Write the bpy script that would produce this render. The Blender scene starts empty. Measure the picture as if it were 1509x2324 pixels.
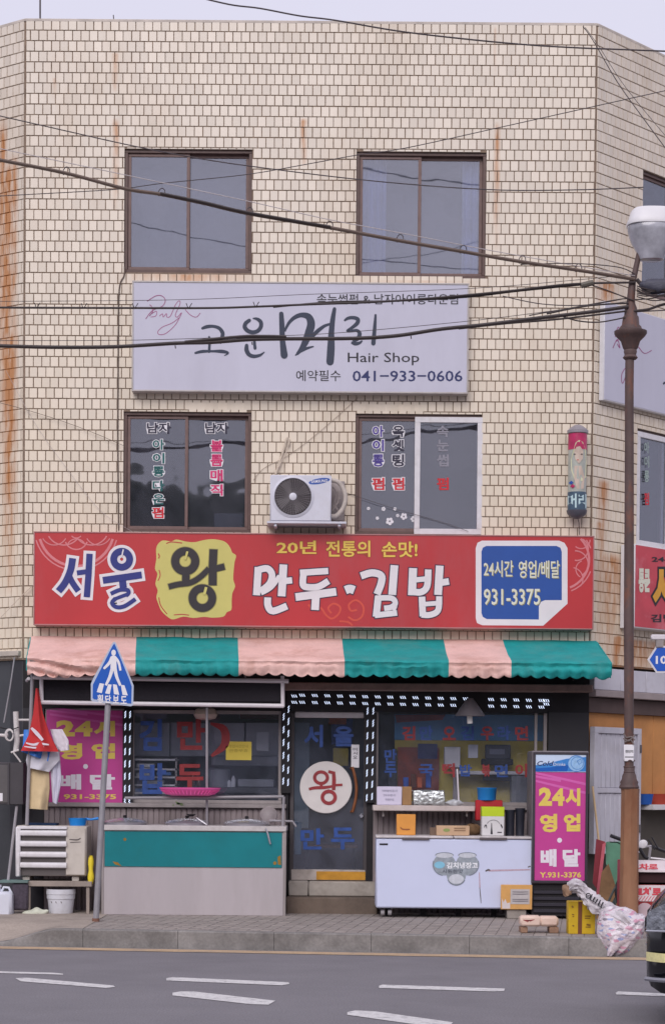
import bpy, math, random
from mathutils import Vector, Matrix, noise as mnoise
random.seed(7)
C = bpy.context.scene.collection
SC = bpy.context.scene
# ------------------------------------------------------------------ camera
PITCH, ROLL, FPX = math.radians(1.8), 0.0082, 4800.0
CAMLOC = Vector((0.0, -24.0, 1.6))
CY = 1784 + FPX*math.tan(PITCH)
RM = (Matrix.Rotation(math.pi/2-PITCH, 3, 'X') @ Matrix.Rotation(ROLL, 3, 'Z'))
cd = bpy.data.cameras.new('camera'); cam = bpy.data.objects.new('camera', cd); C.objects.link(cam)
cd.sensor_fit = 'VERTICAL'; cd.sensor_height = 24; cd.lens = 24*FPX/2324
cd.shift_y = (CY-1162)/2324; cd.clip_end = 3000; cd.clip_start = .1
cam.matrix_world = Matrix.Translation(CAMLOC) @ RM.to_4x4()
SC.camera = cam
# ------------------------------------------------------------------ sky, sun, exposure (overcast)
SUN_EL, SUN_AZ = math.radians(36), math.radians(-14)
w = bpy.data.worlds.new('World'); SC.world = w; w.use_nodes = True
nt = w.node_tree; bg = nt.nodes['Background']
sky = nt.nodes.new('ShaderNodeTexSky'); sky.sky_type = 'NISHITA'; sky.sun_disc = False
sky.sun_elevation = SUN_EL; sky.sun_rotation = math.pi + SUN_AZ; sky.air_density = 1; sky.dust_density = 4
sc_ = nt.nodes.new('ShaderNodeVectorMath'); sc_.operation = 'SCALE'; sc_.inputs['Scale'].default_value = 0.06
nt.links.new(sky.outputs[0], sc_.inputs[0])
mx = nt.nodes.new('ShaderNodeMix'); mx.data_type = 'RGBA'; mx.inputs[0].default_value = 0.90
mx.inputs[7].default_value = (.60, .585, .70, 1)
nt.links.new(sc_.outputs[0], mx.inputs[6])
nz = nt.nodes.new('ShaderNodeTexNoise'); nz.inputs['Scale'].default_value = 1.6; nz.inputs['Detail'].default_value = 4
mr = nt.nodes.new('ShaderNodeMapRange'); mr.inputs[3].default_value = .93; mr.inputs[4].default_value = 1.06
nt.links.new(nz.outputs[0], mr.inputs[0])
s2 = nt.nodes.new('ShaderNodeVectorMath'); s2.operation = 'SCALE'
nt.links.new(mx.outputs[2], s2.inputs[0]); nt.links.new(mr.outputs[0], s2.inputs['Scale'])
nt.links.new(s2.outputs[0], bg.inputs[0]); bg.inputs[1].default_value = 1.0
sd = bpy.data.lights.new('sun', 'SUN'); sd.energy = 1.5; sd.angle = math.radians(40); sd.color = (1, .95, .92)
so = bpy.data.objects.new('sun', sd); C.objects.link(so)
sdir = Vector((math.sin(SUN_AZ)*math.cos(SUN_EL), -math.cos(SUN_AZ)*math.cos(SUN_EL), math.sin(SUN_EL)))
so.rotation_euler = sdir.to_track_quat('Z', 'Y').to_euler(); so.location = (0, -10, 30)
vs = SC.view_settings; vs.view_transform = 'Standard'; vs.look = 'None'; vs.exposure = 0.41; vs.gamma = 1; vs.use_curve_mapping = False
SC.cycles.max_bounces = 8; SC.cycles.transparent_max_bounces = 12
# ------------------------------------------------------------------ projection helpers
class Plane:
    """vertical plane: origin o (x,y), direction d along the wall, outward normal n"""
    def __init__(s, o, ang, flip=False):
        s.o = Vector((o[0], o[1], 0)); s.d = Vector((math.cos(ang), math.sin(ang), 0)); s.n = Vector((math.sin(ang), -math.cos(ang), 0))
    def pt(s, u, z, out=0): 
        p = s.o + s.d*u + s.n*out; return Vector((p.x, p.y, z))
    def hit(s, px, py, out=0):
        r = RM @ Vector(((px-754.5)/FPX, (CY-py)/FPX, -1))
        o = s.o + s.n*out; t = (o-CAMLOC).dot(s.n)/r.dot(s.n)
        p = CAMLOC + r*t; return (p-o).dot(s.d), p.z
    def F(s, px, py, out=0):
        u, z = s.hit(px, py, out); return s.pt(u, z, out)
    def rect(s, x0, y0, x1, y1, out=0):
        u0 = s.hit(x0, (y0+y1)/2, out)[0]; u1 = s.hit(x1, (y0+y1)/2, out)[0]
        z1 = s.hit((x0+x1)/2, y0, out)[1]; z0 = s.hit((x0+x1)/2, y1, out)[1]
        return u0, u1, z0, z1
FR = Plane((0, 0), 0)
def G(px, py, z=0):
    r = RM @ Vector(((px-754.5)/FPX, (CY-py)/FPX, -1)); t = (z-CAMLOC.z)/r.z
    return CAMLOC + r*t
XL = FR.hit(56, 700)[0]; XR = FR.hit(1347, 700)[0]
AR, AL = math.radians(48), math.radians(36)
RT = Plane((XR, 0), AR)                                   # wall going back to the right
LF = Plane((XL-5*math.cos(AL), 5*math.sin(AL)), -AL)      # wall coming from the back left to the corner, u=5 at the corner
ZTOP = FR.hit(700, 50)[1]; ZT = 3.0; ZP = .17
# ------------------------------------------------------------------ materials
def lin(c): return tuple((x/255/12.92 if x/255 <= .04045 else ((x/255+.055)/1.055)**2.4) for x in c)
MATS = {}
def warm_low(m, z0, z1, col, amt):
    """older, yellowed tiles in the lower storeys, patchy"""
    n = m.node_tree.nodes; l = m.node_tree.links; b = n['Principled BSDF']; g = n.new('ShaderNodeNewGeometry'); sx = n.new('ShaderNodeSeparateXYZ'); l.new(g.outputs['Position'], sx.inputs[0])
    nz = n.new('ShaderNodeTexNoise'); nz.inputs['Scale'].default_value = 1.1; nz.inputs['Detail'].default_value = 5; l.new(g.outputs['Position'], nz.inputs['Vector'])
    r = n.new('ShaderNodeMapRange'); r.inputs[1].default_value = z1; r.inputs[2].default_value = z0; l.new(sx.outputs[2], r.inputs[0])
    k = n.new('ShaderNodeMath'); k.operation = 'MULTIPLY'; l.new(r.outputs[0], k.inputs[0]); r2 = n.new('ShaderNodeMapRange'); r2.inputs[1].default_value = .3; r2.inputs[2].default_value = .65; r2.inputs[3].default_value = .35*amt; r2.inputs[4].default_value = amt; l.new(nz.outputs[0], r2.inputs[0]); l.new(r2.outputs[0], k.inputs[1])
    src = b.inputs['Base Color'].links[0].from_socket; mi = n.new('ShaderNodeMix'); mi.data_type = 'RGBA'; l.new(k.outputs[0], mi.inputs[0]); l.new(src, mi.inputs[6]); mi.inputs[7].default_value = (*lin(col), 1); l.new(mi.outputs[2], b.inputs['Base Color'])
def M(name, rgb, rough=.6, var=.12, scale=6, bump=.0, metal=0, streak=0, dirt=None, dirt_amt=.0, emit=0, bscale=None, spec=None, rnd=0, alpha=None, trans=0, speck=0, sscale=120):
    if name in MATS: return MATS[name]
    m = bpy.data.materials.new(name); m.use_nodes = True; n = m.node_tree.nodes; l = m.node_tree.links
    b = n['Principled BSDF']; b.inputs['Roughness'].default_value = rough; b.inputs['Metallic'].default_value = metal
    if spec is not None: b.inputs['Specular IOR Level'].default_value = spec
    if trans: b.inputs['Transmission Weight'].default_value = trans
    if alpha is not None: b.inputs['Alpha'].default_value = alpha
    col = lin(rgb); tc = n.new('ShaderNodeNewGeometry')
    mp = n.new('ShaderNodeMapping'); l.new(tc.outputs['Position'], mp.inputs[0])
    if streak: mp.inputs['Scale'].default_value = (1, 1, streak)
    nz = n.new('ShaderNodeTexNoise'); nz.inputs['Scale'].default_value = scale; nz.inputs['Detail'].default_value = 6; nz.inputs['Roughness'].default_value = .6
    l.new(mp.outputs[0], nz.inputs['Vector'])
    r = n.new('ShaderNodeMapRange'); r.inputs[1].default_value = .3; r.inputs[2].default_value = .7
    r.inputs[3].default_value = 1-var; r.inputs[4].default_value = 1+var*.5; l.new(nz.outputs[0], r.inputs[0])
    sc = n.new('ShaderNodeVectorMath'); sc.operation = 'SCALE'; sc.inputs[0].default_value = col
    fac = r.outputs[0]
    if rnd:
        gi = n.new('ShaderNodeObjectInfo'); ad = n.new('ShaderNodeMath'); ad.operation = 'ADD'
        l.new(tc.outputs['Random Per Island'], ad.inputs[0]); l.new(gi.outputs['Random'], ad.inputs[1])
        fr = n.new('ShaderNodeMath'); fr.operation = 'FRACT'; l.new(ad.outputs[0], fr.inputs[0])
        r2 = n.new('ShaderNodeMapRange'); r2.inputs[3].default_value = 1-rnd; r2.inputs[4].default_value = 1+rnd*.4; l.new(fr.outputs[0], r2.inputs[0])
        mm = n.new('ShaderNodeMath'); mm.operation = 'MULTIPLY'; l.new(fac, mm.inputs[0]); l.new(r2.outputs[0], mm.inputs[1]); fac = mm.outputs[0]
    if speck:
        n3 = n.new('ShaderNodeTexNoise'); n3.inputs['Scale'].default_value = sscale; n3.inputs['Detail'].default_value = 3; l.new(tc.outputs['Position'], n3.inputs['Vector'])
        r3 = n.new('ShaderNodeMapRange'); r3.inputs[1].default_value = .3; r3.inputs[2].default_value = .7; r3.inputs[3].default_value = 1-speck; r3.inputs[4].default_value = 1+speck; l.new(n3.outputs[0], r3.inputs[0])
        m3 = n.new('ShaderNodeMath'); m3.operation = 'MULTIPLY'; l.new(fac, m3.inputs[0]); l.new(r3.outputs[0], m3.inputs[1]); fac = m3.outputs[0]
    l.new(fac, sc.inputs['Scale']); out = sc.outputs[0]
    if dirt:
        d2 = n.new('ShaderNodeTexNoise'); d2.inputs['Scale'].default_value = scale*.6; d2.inputs['Detail'].default_value = 8; d2.inputs['Roughness'].default_value = .7
        mp2 = n.new('ShaderNodeMapping'); l.new(tc.outputs['Position'], mp2.inputs[0]); mp2.inputs['Location'].default_value = (5, 3, 1)
        if streak: mp2.inputs['Scale'].default_value = (1, 1, streak)
        l.new(mp2.outputs[0], d2.inputs['Vector'])
        rr = n.new('ShaderNodeMapRange'); rr.inputs[1].default_value = .5; rr.inputs[2].default_value = .72; rr.inputs[4].default_value = dirt_amt
        l.new(d2.outputs[0], rr.inputs[0])
        mi = n.new('ShaderNodeMix'); mi.data_type = 'RGBA'; l.new(rr.outputs[0], mi.inputs[0]); l.new(out, mi.inputs[6]); mi.inputs[7].default_value = (*lin(dirt), 1)
        out = mi.outputs[2]
    l.new(out, b.inputs['Base Color'])
    if emit: l.new(out, b.inputs['Emission Color']); b.inputs['Emission Strength'].default_value = emit
    if bump:
        bn = n.new('ShaderNodeTexNoise'); bn.inputs['Scale'].default_value = bscale or scale*4; bn.inputs['Detail'].default_value = 5
        l.new(tc.outputs['Position'], bn.inputs['Vector'])
        bp = n.new('ShaderNodeBump'); bp.inputs['Strength'].default_value = 1; bp.inputs['Distance'].default_value = bump
        l.new(bn.outputs[0], bp.inputs['Height']); l.new(bp.outputs[0], b.inputs['Normal'])
    m['col_out'] = 1; MATS[name] = m; return m
def stained(m, stains, col=(176, 112, 48)):
    """adds rust runs (world x, top z, half width, length, strength) to a material"""
    n = m.node_tree.nodes; l = m.node_tree.links; b = n['Principled BSDF']
    g = n.new('ShaderNodeNewGeometry'); sx = n.new('ShaderNodeSeparateXYZ'); l.new(g.outputs['Position'], sx.inputs[0])
    nz = n.new('ShaderNodeTexNoise'); nz.inputs['Scale'].default_value = 14; nz.inputs['Detail'].default_value = 5
    mp = n.new('ShaderNodeMapping'); mp.inputs['Scale'].default_value = (1, 1, .22); l.new(g.outputs['Position'], mp.inputs[0]); l.new(mp.outputs[0], nz.inputs['Vector'])
    def math_(op, a, c, clamp=False):
        q = n.new('ShaderNodeMath'); q.operation = op; q.use_clamp = clamp
        for i, v in enumerate((a, c)):
            if v is None: continue
            if isinstance(v, (int, float)): q.inputs[i].default_value = v
            else: l.new(v, q.inputs[i])
        return q.outputs[0]
    tot = None
    for (x0, zt, hw, ln, st) in stains:
        a = math_('SUBTRACT', 1, math_('DIVIDE', math_('ABSOLUTE', math_('SUBTRACT', sx.outputs[0], x0), None), hw), True)
        t = math_('DIVIDE', math_('SUBTRACT', zt, sx.outputs[2]), ln)            # 0 at the top .. 1 at the end
        up = math_('MULTIPLY', t, 14, True); dn = math_('SUBTRACT', 1, t, True)
        k = math_('MULTIPLY', math_('MULTIPLY', a, up), math_('MULTIPLY', math_('POWER', dn, .6), st))
        tot = k if tot is None else math_('MAXIMUM', tot, k)
    r = n.new('ShaderNodeMapRange'); r.inputs[1].default_value = .32; r.inputs[2].default_value = .62; l.new(nz.outputs[0], r.inputs[0])
    f = math_('MINIMUM', math_('MULTIPLY', tot, math_('ADD', math_('MULTIPLY', r.outputs[0], .9), .28), True), .88)
    src = b.inputs['Base Color'].links[0].from_socket
    mi = n.new('ShaderNodeMix'); mi.data_type = 'RGBA'; l.new(f, mi.inputs[0]); l.new(src, mi.inputs[6]); mi.inputs[7].default_value = (*lin(col), 1)
    l.new(mi.outputs[2], b.inputs['Base Color'])
def glass_mat(name, tint=(.75, .8, .85), refl=.2, rough=.02, film=None, film_amt=0):
    m = bpy.data.materials.new(name); m.use_nodes = True; n = m.node_tree.nodes; l = m.node_tree.links
    n.remove(n['Principled BSDF']); o = n['Material Output']
    t = n.new('ShaderNodeBsdfTransparent'); t.inputs[0].default_value = (*tint, 1)
    g = n.new('ShaderNodeBsdfGlossy'); g.inputs['Roughness'].default_value = rough; g.inputs[0].default_value = (.92, .94, 1, 1)
    base = t.outputs[0]
    if film:
        d = n.new('ShaderNodeBsdfDiffuse'); d.inputs[0].default_value = (*lin(film), 1)
        mf = n.new('ShaderNodeMixShader'); 
        gp = n.new('ShaderNodeNewGeometry'); fn_ = n.new('ShaderNodeTexNoise'); fn_.inputs['Scale'].default_value = 2.3; fn_.inputs['Detail'].default_value = 5; fn_.inputs['Distortion'].default_value = .8; l.new(gp.outputs['Position'], fn_.inputs['Vector'])
        fr_ = n.new('ShaderNodeMapRange'); fr_.inputs[1].default_value = .3; fr_.inputs[2].default_value = .72; fr_.inputs[3].default_value = film_amt*.35; fr_.inputs[4].default_value = film_amt*2.1; l.new(fn_.outputs[0], fr_.inputs[0])
        l.new(fr_.outputs[0], mf.inputs[0]); l.new(base, mf.inputs[1]); l.new(d.outputs[0], mf.inputs[2]); base = mf.outputs[0]
    mx = n.new('ShaderNodeMixShader')
    fr = n.new('ShaderNodeLayerWeight'); fr.inputs[0].default_value = .12
    ad = n.new('ShaderNodeMath'); ad.operation = 'ADD'; ad.inputs[1].default_value = refl; ad.use_clamp = True; l.new(fr.outputs['Fresnel'], ad.inputs[0])
    l.new(ad.outputs[0], mx.inputs[0]); l.new(base, mx.inputs[1]); l.new(g.outputs[0], mx.inputs[2]); l.new(mx.outputs[0], o.inputs[0])
    tc = n.new('ShaderNodeNewGeometry'); nz = n.new('ShaderNodeTexNoise'); nz.inputs['Scale'].default_value = 1.7; l.new(tc.outputs['Position'], nz.inputs['Vector'])
    bp = n.new('ShaderNodeBump'); bp.inputs['Distance'].default_value = .004; l.new(nz.outputs[0], bp.inputs['Height']); l.new(bp.outputs[0], g.inputs['Normal'])
    MATS[name] = m; return m
# ------------------------------------------------------------------ mesh builder
class MB:
    def __init__(s): s.v = []; s.f = []; s.sm = []
    def face(s, pts, sm=False):
        i = len(s.v); s.v += [Vector(p) for p in pts]; s.f.append(list(range(i, i+len(pts)))); s.sm.append(sm)
    def box(s, x0, x1, y0, y1, z0, z1, b=0, fn=None):
        """box with chamfered edges b"""
        if b <= 0:
            c = [(x, y, z) for x in (x0, x1) for y in (y0, y1) for z in (z0, z1)]
            fs = [(0, 1, 3, 2), (4, 6, 7, 5), (0, 4, 5, 1), (2, 3, 7, 6), (0, 2, 6, 4), (1, 5, 7, 3)]
        else:
            b = min(b, (x1-x0)*.45, (y1-y0)*.45, (z1-z0)*.45); c = []
            for sx in (0, 1):
                for sy in (0, 1):
                    for sz in (0, 1):
                        X = (x0, x1)[sx]; Y = (y0, y1)[sy]; Z = (z0, z1)[sz]; dx = b*(1-2*sx); dy = b*(1-2*sy); dz = b*(1-2*sz)
                        c += [(X, Y+dy, Z+dz), (X+dx, Y, Z+dz), (X+dx, Y+dy, Z)]
            def i(sx, sy, sz, k): return (sx*4+sy*2+sz)*3+k
            fs = []
            for s_ in (0, 1):
                q = [i(s_, 0, 0, 0), i(s_, 0, 1, 0), i(s_, 1, 1, 0), i(s_, 1, 0, 0)]; fs.append(q if s_ == 0 else q[::-1])
                q = [i(0, s_, 0, 1), i(1, s_, 0, 1), i(1, s_, 1, 1), i(0, s_, 1, 1)]; fs.append(q if s_ == 0 else q[::-1])
                q = [i(0, 0, s_, 2), i(0, 1, s_, 2), i(1, 1, s_, 2), i(1, 0, s_, 2)]; fs.append(q if s_ == 0 else q[::-1])
            for a in (0, 1):
                for c_ in (0, 1):
                    q = [i(a, c_, 0, 0), i(a, c_, 0, 1), i(a, c_, 1, 1), i(a, c_, 1, 0)]; fs.append(q if a != c_ else q[::-1])
                    q = [i(a, 0, c_, 0), i(a, 1, c_, 0), i(a, 1, c_, 2), i(a, 0, c_, 2)]; fs.append(q if a != c_ else q[::-1])
                    q = [i(0, a, c_, 1), i(0, a, c_, 2), i(1, a, c_, 2), i(1, a, c_, 1)]; fs.append(q if a != c_ else q[::-1])
                    for e in (0, 1):
                        q = [i(a, c_, e, 0), i(a, c_, e, 1), i(a, c_, e, 2)]; fs.append(q if (a+c_+e) % 2 == 0 else q[::-1])
        k = len(s.v)
        s.v += [Vector(fn(*p)) if fn else Vector(p) for p in c]
        for q in fs: s.f.append([k+j for j in q]); s.sm.append(False)
        return s
    def pbox(s, P, u0, u1, z0, z1, o0, o1, b=0):
        """box on plane P: along u, z, out o0..o1"""
        return s.box(u0, u1, o0, o1, z0, z1, b, fn=lambda u, o, z: P.pt(u, z, o))
    def tube(s, pts, r, seg=8, cap=True, closed=False):
        pts = [Vector(p) for p in pts]; n = len(pts); rs = r if isinstance(r, (list, tuple)) else [r]*n
        k = len(s.v); up = None
        for i in range(n):
            a = pts[(i-1) % n] if (i or closed) else pts[0]; b = pts[(i+1) % n] if (i < n-1 or closed) else pts[-1]
            t = (b-a).normalized()
            if up is None: up = Vector((0, 0, 1)) if abs(t.z) < .9 else Vector((0, 1, 0))
            x = t.cross(up).normalized(); y = x.cross(t).normalized(); up = y
            for j in range(seg):
                an = 2*math.pi*j/seg; s.v.append(pts[i]+(x*math.cos(an)+y*math.sin(an))*rs[i])
        for i in range(n if closed else n-1):
            for j in range(seg):
                a = k+i*seg+j; b = k+i*seg+(j+1) % seg; c = k+((i+1) % n)*seg+(j+1) % seg; d = k+((i+1) % n)*seg+j
                s.f.append([a, b, c, d]); s.sm.append(seg > 5)
        if cap and not closed:
            s.f.append([k+j for j in range(seg)][::-1]); s.sm.append(False); s.f.append([k+(n-1)*seg+j for j in range(seg)]); s.sm.append(False)
        return s
    def lathe(s, c, prof, seg=20, axis=None, sy=1, sq=0):
        """prof: (r, h) list, along z or the given axis vector"""
        c = Vector(c); ax = Vector(axis or (0, 0, 1)).normalized()
        x = ax.orthogonal().normalized() if axis else Vector((1, 0, 0)); y = ax.cross(x)
        k = len(s.v)
        for r, h in prof:
            for j in range(seg):
                an = 2*math.pi*j/seg; ca, sa = math.cos(an), math.sin(an)
                if sq:
                    e = 1-sq; ca = math.copysign(abs(ca)**e, ca); sa = math.copysign(abs(sa)**e, sa)
                s.v.append(c+ax*h+(x*ca+y*sa*sy)*r)
        for i in range(len(prof)-1):
            for j in range(seg):
                s.f.append([k+i*seg+j, k+i*seg+(j+1) % seg, k+(i+1)*seg+(j+1) % seg, k+(i+1)*seg+j]); s.sm.append(True)
        s.f.append([k+j for j in range(seg)][::-1]); s.sm.append(False)
        s.f.append([k+(len(prof)-1)*seg+j for j in range(seg)]); s.sm.append(False)
        return s
    def grid(s, fn, nu, nv, sm=True, closed_u=False):
        k = len(s.v)
        for i in range(nu+1):
            for j in range(nv+1): s.v.append(Vector(fn(i/nu, j/nv)))
        for i in range(nu):
            for j in range(nv):
                a = k+i*(nv+1)+j; s.f.append([a, a+nv+1, a+nv+2, a+1]); s.sm.append(sm)
        return s
    def slab(s, fn, nu, nv, th):
        """closed thin sheet: fn(u,v) front, th vector to the back"""
        th = Vector(th); s.grid(fn, nu, nv); s.grid(lambda u, v: Vector(fn(1-u, v))+th, nu, nv)
        for (A, B, n, f) in ((0, 0, nv, lambda t: (0, t)), (0, 0, nv, lambda t: (1, t)), (0, 0, nu, lambda t: (t, 0)), (0, 0, nu, lambda t: (t, 1))):
            for i in range(n):
                p, q = Vector(fn(*f(i/n))), Vector(fn(*f((i+1)/n))); s.face([p, q, q+th, p+th])
        return s
    def prism(s, poly, fn, d0, d1):
        """poly (a,b) list -> fn(a,b,depth)"""
        k = len(s.v); n = len(poly)
        s.v += [Vector(fn(a, b, d0)) for a, b in poly]+[Vector(fn(a, b, d1)) for a, b in poly]
        s.f.append(list(range(k, k+n))); s.f.append(list(range(k+n, k+2*n))[::-1]); s.sm += [False, False]
        for i in range(n): j = (i+1) % n; s.f.append([k+i, k+n+i, k+n+j, k+j]); s.sm.append(False)
        return s
    def mesh(s, name, m, org=Vector((0, 0, 0))):
        me = bpy.data.meshes.new(name); me.from_pydata([v-org for v in s.v], [], s.f); me.polygons.foreach_set('use_smooth', s.sm)
        if m: me.materials.append(m)
        import bmesh
        bm = bmesh.new(); bm.from_mesh(me)
        if len(bm.faces) < 60000: bmesh.ops.remove_doubles(bm, verts=bm.verts, dist=1e-5) if getattr(s, 'weld', True) else None
        bmesh.ops.recalc_face_normals(bm, faces=bm.faces); bm.to_mesh(me); bm.free()
        try: me.set_sharp_from_angle(angle=math.radians(getattr(s, 'sharp', 42)))
        except Exception: pass
        return me
ORG = {}
def obj(name, mb, m, parent=None, label=None, cat=None, group=None, kind=None):
    if isinstance(mb, Ink) and len([k for k in mb.marks if 0 < k < len(mb.f)]) > 0:
        cuts = sorted(set([0]+mb.marks+[len(mb.f)])); o = None
        for a, b in zip(cuts, cuts[1:]):
            if b <= a: continue
            s = Ink(); 
            for f, g in zip(mb.f[a:b], mb.sm[a:b]): s.face([mb.v[i] for i in f], g)
            o = obj(name, s, m, parent, label, cat, group, kind)
        return o
    if parent is not None: org = ORG[parent.name]
    elif mb.v:
        xs = [v.x for v in mb.v]; ys = [v.y for v in mb.v]; zs = [v.z for v in mb.v]
        org = Vector(((min(xs)+max(xs))/2, (min(ys)+max(ys))/2, min(zs)))
    if kind == 'structure' and parent is None: org = Vector((0, 0, 0))
    o = bpy.data.objects.new(name, mb.mesh(name, m, org)); C.objects.link(o)
    if parent is not None: o.parent = parent
    else: o.location = org
    ORG[o.name] = org
    if label: o['label'] = label
    if cat: o['category'] = cat
    if group: o['group'] = group
    if not kind and name in ('flower_print', 'rust_spots', 'brush_scratches', 'letter_slits', 'flower_sticker', 'script_logo', 'black_print', 'print', 'marks', 'label_print', 'leaves', 'stripe_print', 'red_print'): o['kind'] = 'stuff'
    if kind: o['kind'] = kind
    return o
def thing(name, label, cat, loc, group=None):
    o = bpy.data.objects.new(name, None); C.objects.link(o); o.location = loc; ORG[o.name] = Vector(loc); o.empty_display_size = .1
    o['label'] = label; o['category'] = cat
    if group: o['group'] = group
    return o
# ------------------------------------------------------------------ lettering
class Ink(MB):
    weld = False
    def __init__(s): super().__init__(); s.marks = []
    def mark(s): s.marks.append(len(s.f))
def catmull(p, n=5, closed=False):
    out = []; N = len(p)
    rng = range(N if closed else N-1)
    for i in rng:
        g = lambda k: p[k % N] if closed else p[max(0, min(N-1, k))]
        a, b, c, d = g(i-1), g(i), g(i+1), g(i+2)
        for t in range(n):
            t /= n; out.append(tuple(.5*((2*b[k])+(-a[k]+c[k])*t+(2*a[k]-5*b[k]+4*c[k]-d[k])*t*t+(-a[k]+3*b[k]-3*c[k]+d[k])*t**3) for k in range(len(b))))
    if not closed: out.append(tuple(p[-1]))
    return out
def stroke(mb, pts, w, P, out, closed=False, smooth=True, add=0, cap='flat'):
    """pts (px,py[,w]) in photo pixels laid on plane P"""
    p = [(q[0], q[1], (q[2] if len(q) > 2 else w)) for q in pts]
    if smooth and len(p) > 2: p = catmull(p, 5, closed)
    n = len(p); L = []; R = []
    for i in range(n):
        a = p[(i-1) % n] if (i or closed) else p[0]; b = p[(i+1) % n] if (i < n-1 or closed) else p[-1]
        dx, dy = b[0]-a[0], b[1]-a[1]; m = math.hypot(dx, dy) or 1; dx /= m; dy /= m; h = p[i][2]/2+add
        e = 0
        if not closed and add and i == 0: e = -add
        if not closed and add and i == n-1: e = add
        cx, cy = p[i][0]+dx*e, p[i][1]+dy*e
        L.append((cx-dy*h, cy+dx*h)); R.append((cx+dy*h, cy-dx*h))
    for i in range(n if closed else n-1):
        j = (i+1) % n
        mb.face([q+P.n*(.00006*(i % 5)) for q in (P.F(*L[i], out), P.F(*R[i], out), P.F(*R[j], out), P.F(*L[j], out))])
    if cap == 'round' and not closed:
        for q in (p[0], p[-1]): disc(mb, q[0], q[1], q[2]/2+add, P, out+.0004, n=10)
def disc(mb, cx, cy, r, P, out, n=24, ry=None):
    ry = ry or r
    mb.face([P.F(cx+r*math.cos(2*math.pi*i/n), cy+ry*math.sin(2*math.pi*i/n), out) for i in range(n)])
def ringpts(cx, cy, r, ry=None, n=10, a0=0, a1=360):
    ry = ry or r; full = (a1-a0) >= 360; k = n if full else n+1
    return [(cx+r*math.cos(math.radians(a0+(a1-a0)*i/n)), cy+ry*math.sin(math.radians(a0+(a1-a0)*i/n))) for i in range(k)]
TC = {}
def glyphs(s, bold):
    if (s, bold) in TC: return TC[(s, bold)]
    cu = bpy.data.curves.new('t', 'FONT'); cu.body = s; cu.size = 1; cu.offset = bold; cu.resolution_u = 2; cu.fill_mode = 'FRONT'
    ob = bpy.data.objects.new('t', cu); me = ob.to_mesh()
    V = [(v.co.x, v.co.y) for v in me.vertices]; Fs = [list(p.vertices) for p in me.polygons]
    ob.to_mesh_clear(); bpy.data.objects.remove(ob); bpy.data.curves.remove(cu)
    TC[(s, bold)] = (V, Fs); return V, Fs
def text(mb, s, rect, P, out, bold=0, grow=0, tilt=0, slant=0):
    """lays the text so that its regular outline fills rect (photo px) on plane P; grow = extra outline"""
    V0, _ = glyphs(s, bold); V, Fs = glyphs(s, bold+grow) if grow else (V0, _)
    xs = [v[0] for v in V0]; ys = [v[1] for v in V0]; a, b, c, d = min(xs), max(xs), min(ys), max(ys)
    x0, y0, x1, y1 = rect; k = len(mb.v)
    Q = []
    for (x, y) in V:
        u = (x-a)/(b-a); t = (y-c)/(d-c); px = x0+u*(x1-x0)+slant*(t-.5)*(y1-y0); py = y1+t*(y0-y1)+tilt*u
        Q.append(P.F(px, py, out))
    mb.mark()
    for n_, f in enumerate(Fs): mb.face([Q[i]+P.n*(.00007*(n_ % 11)) for i in f])
def poly(mb, pts, P, out): mb.face([P.F(x, y, out) for x, y in pts])
# ================================================================== GROUND
def kerb_y(x): return -3.57-.12*x
asph = M('asphalt', (117, 114, 119), .93, .10, 1.3, .004, bscale=110, speck=.22, sscale=70, dirt=(100, 97, 103), dirt_amt=.45)
gr = MB(); gr.face([(-300, -400, -.01), (300, -400, -.01), (300, 500, -.01), (-300, 500, -.01)])
obj('ground', gr, M('earth', (120, 116, 112), .95, .2, .5), kind='structure')
rd = MB(); rd.face([(-60, -40, 0), (60, -40, 0), (60, kerb_y(60)+.3, 0), (-60, kerb_y(-60)+.3, 0)])
obj('road', rd, asph, kind='structure')
conc = M('kerb_concrete', (132, 128, 126), .9, .32, 3.2, .0015, bscale=60, dirt=(82, 78, 76), dirt_amt=.85, speck=.12, sscale=40)
pave_m = M('paving_blocks', (148, 139, 134), .88, .14, 5, .001, bscale=80, rnd=.09, speck=.12, sscale=45, dirt=(118, 111, 108), dirt_amt=.45)
joint_m = M('sand_joint', (132, 124, 118), .95, .1, 20)
# pavement: level at the shop, falling to the road at the left end (dropped kerb)
xA = G(0, 2140).x; xB = G(190, 2114).x
def ph(x, y):
    t = min(1, max(0, (x-xA)/(xB-xA))); h = .025+(ZP-.025)*t*t*(3-2*t)
    s = min(1, max(0, (y-kerb_y(x))/1.3)); return h+(ZP-h)*s*s*(3-2*s)
pv = MB()
xs = [-14, -9, -6]+[xA-.6+i*.12 for i in range(18)]+[-1.4, 0, 2, 4, 7, 12]; xs = sorted(set(xs))
ys_ = [0, .15, .3, .5, .7, .85, 1.0]
def pvf(u, v):
    i = min(len(xs)-1, int(round(u*(len(xs)-1)))); x = xs[i]; k = kerb_y(x)+.14; t = ys_[int(round(v*6))]
    y = k+(3.8-k)*t*t if t < 1 else 3.8
    return (x, y, ph(x, y)-.006)
pv.grid(pvf, len(xs)-1, 6, sm=False)
obj('pavement', pv, joint_m, kind='structure')
PAV = [o for o in C.objects if o.name == 'pavement'][0]
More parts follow.
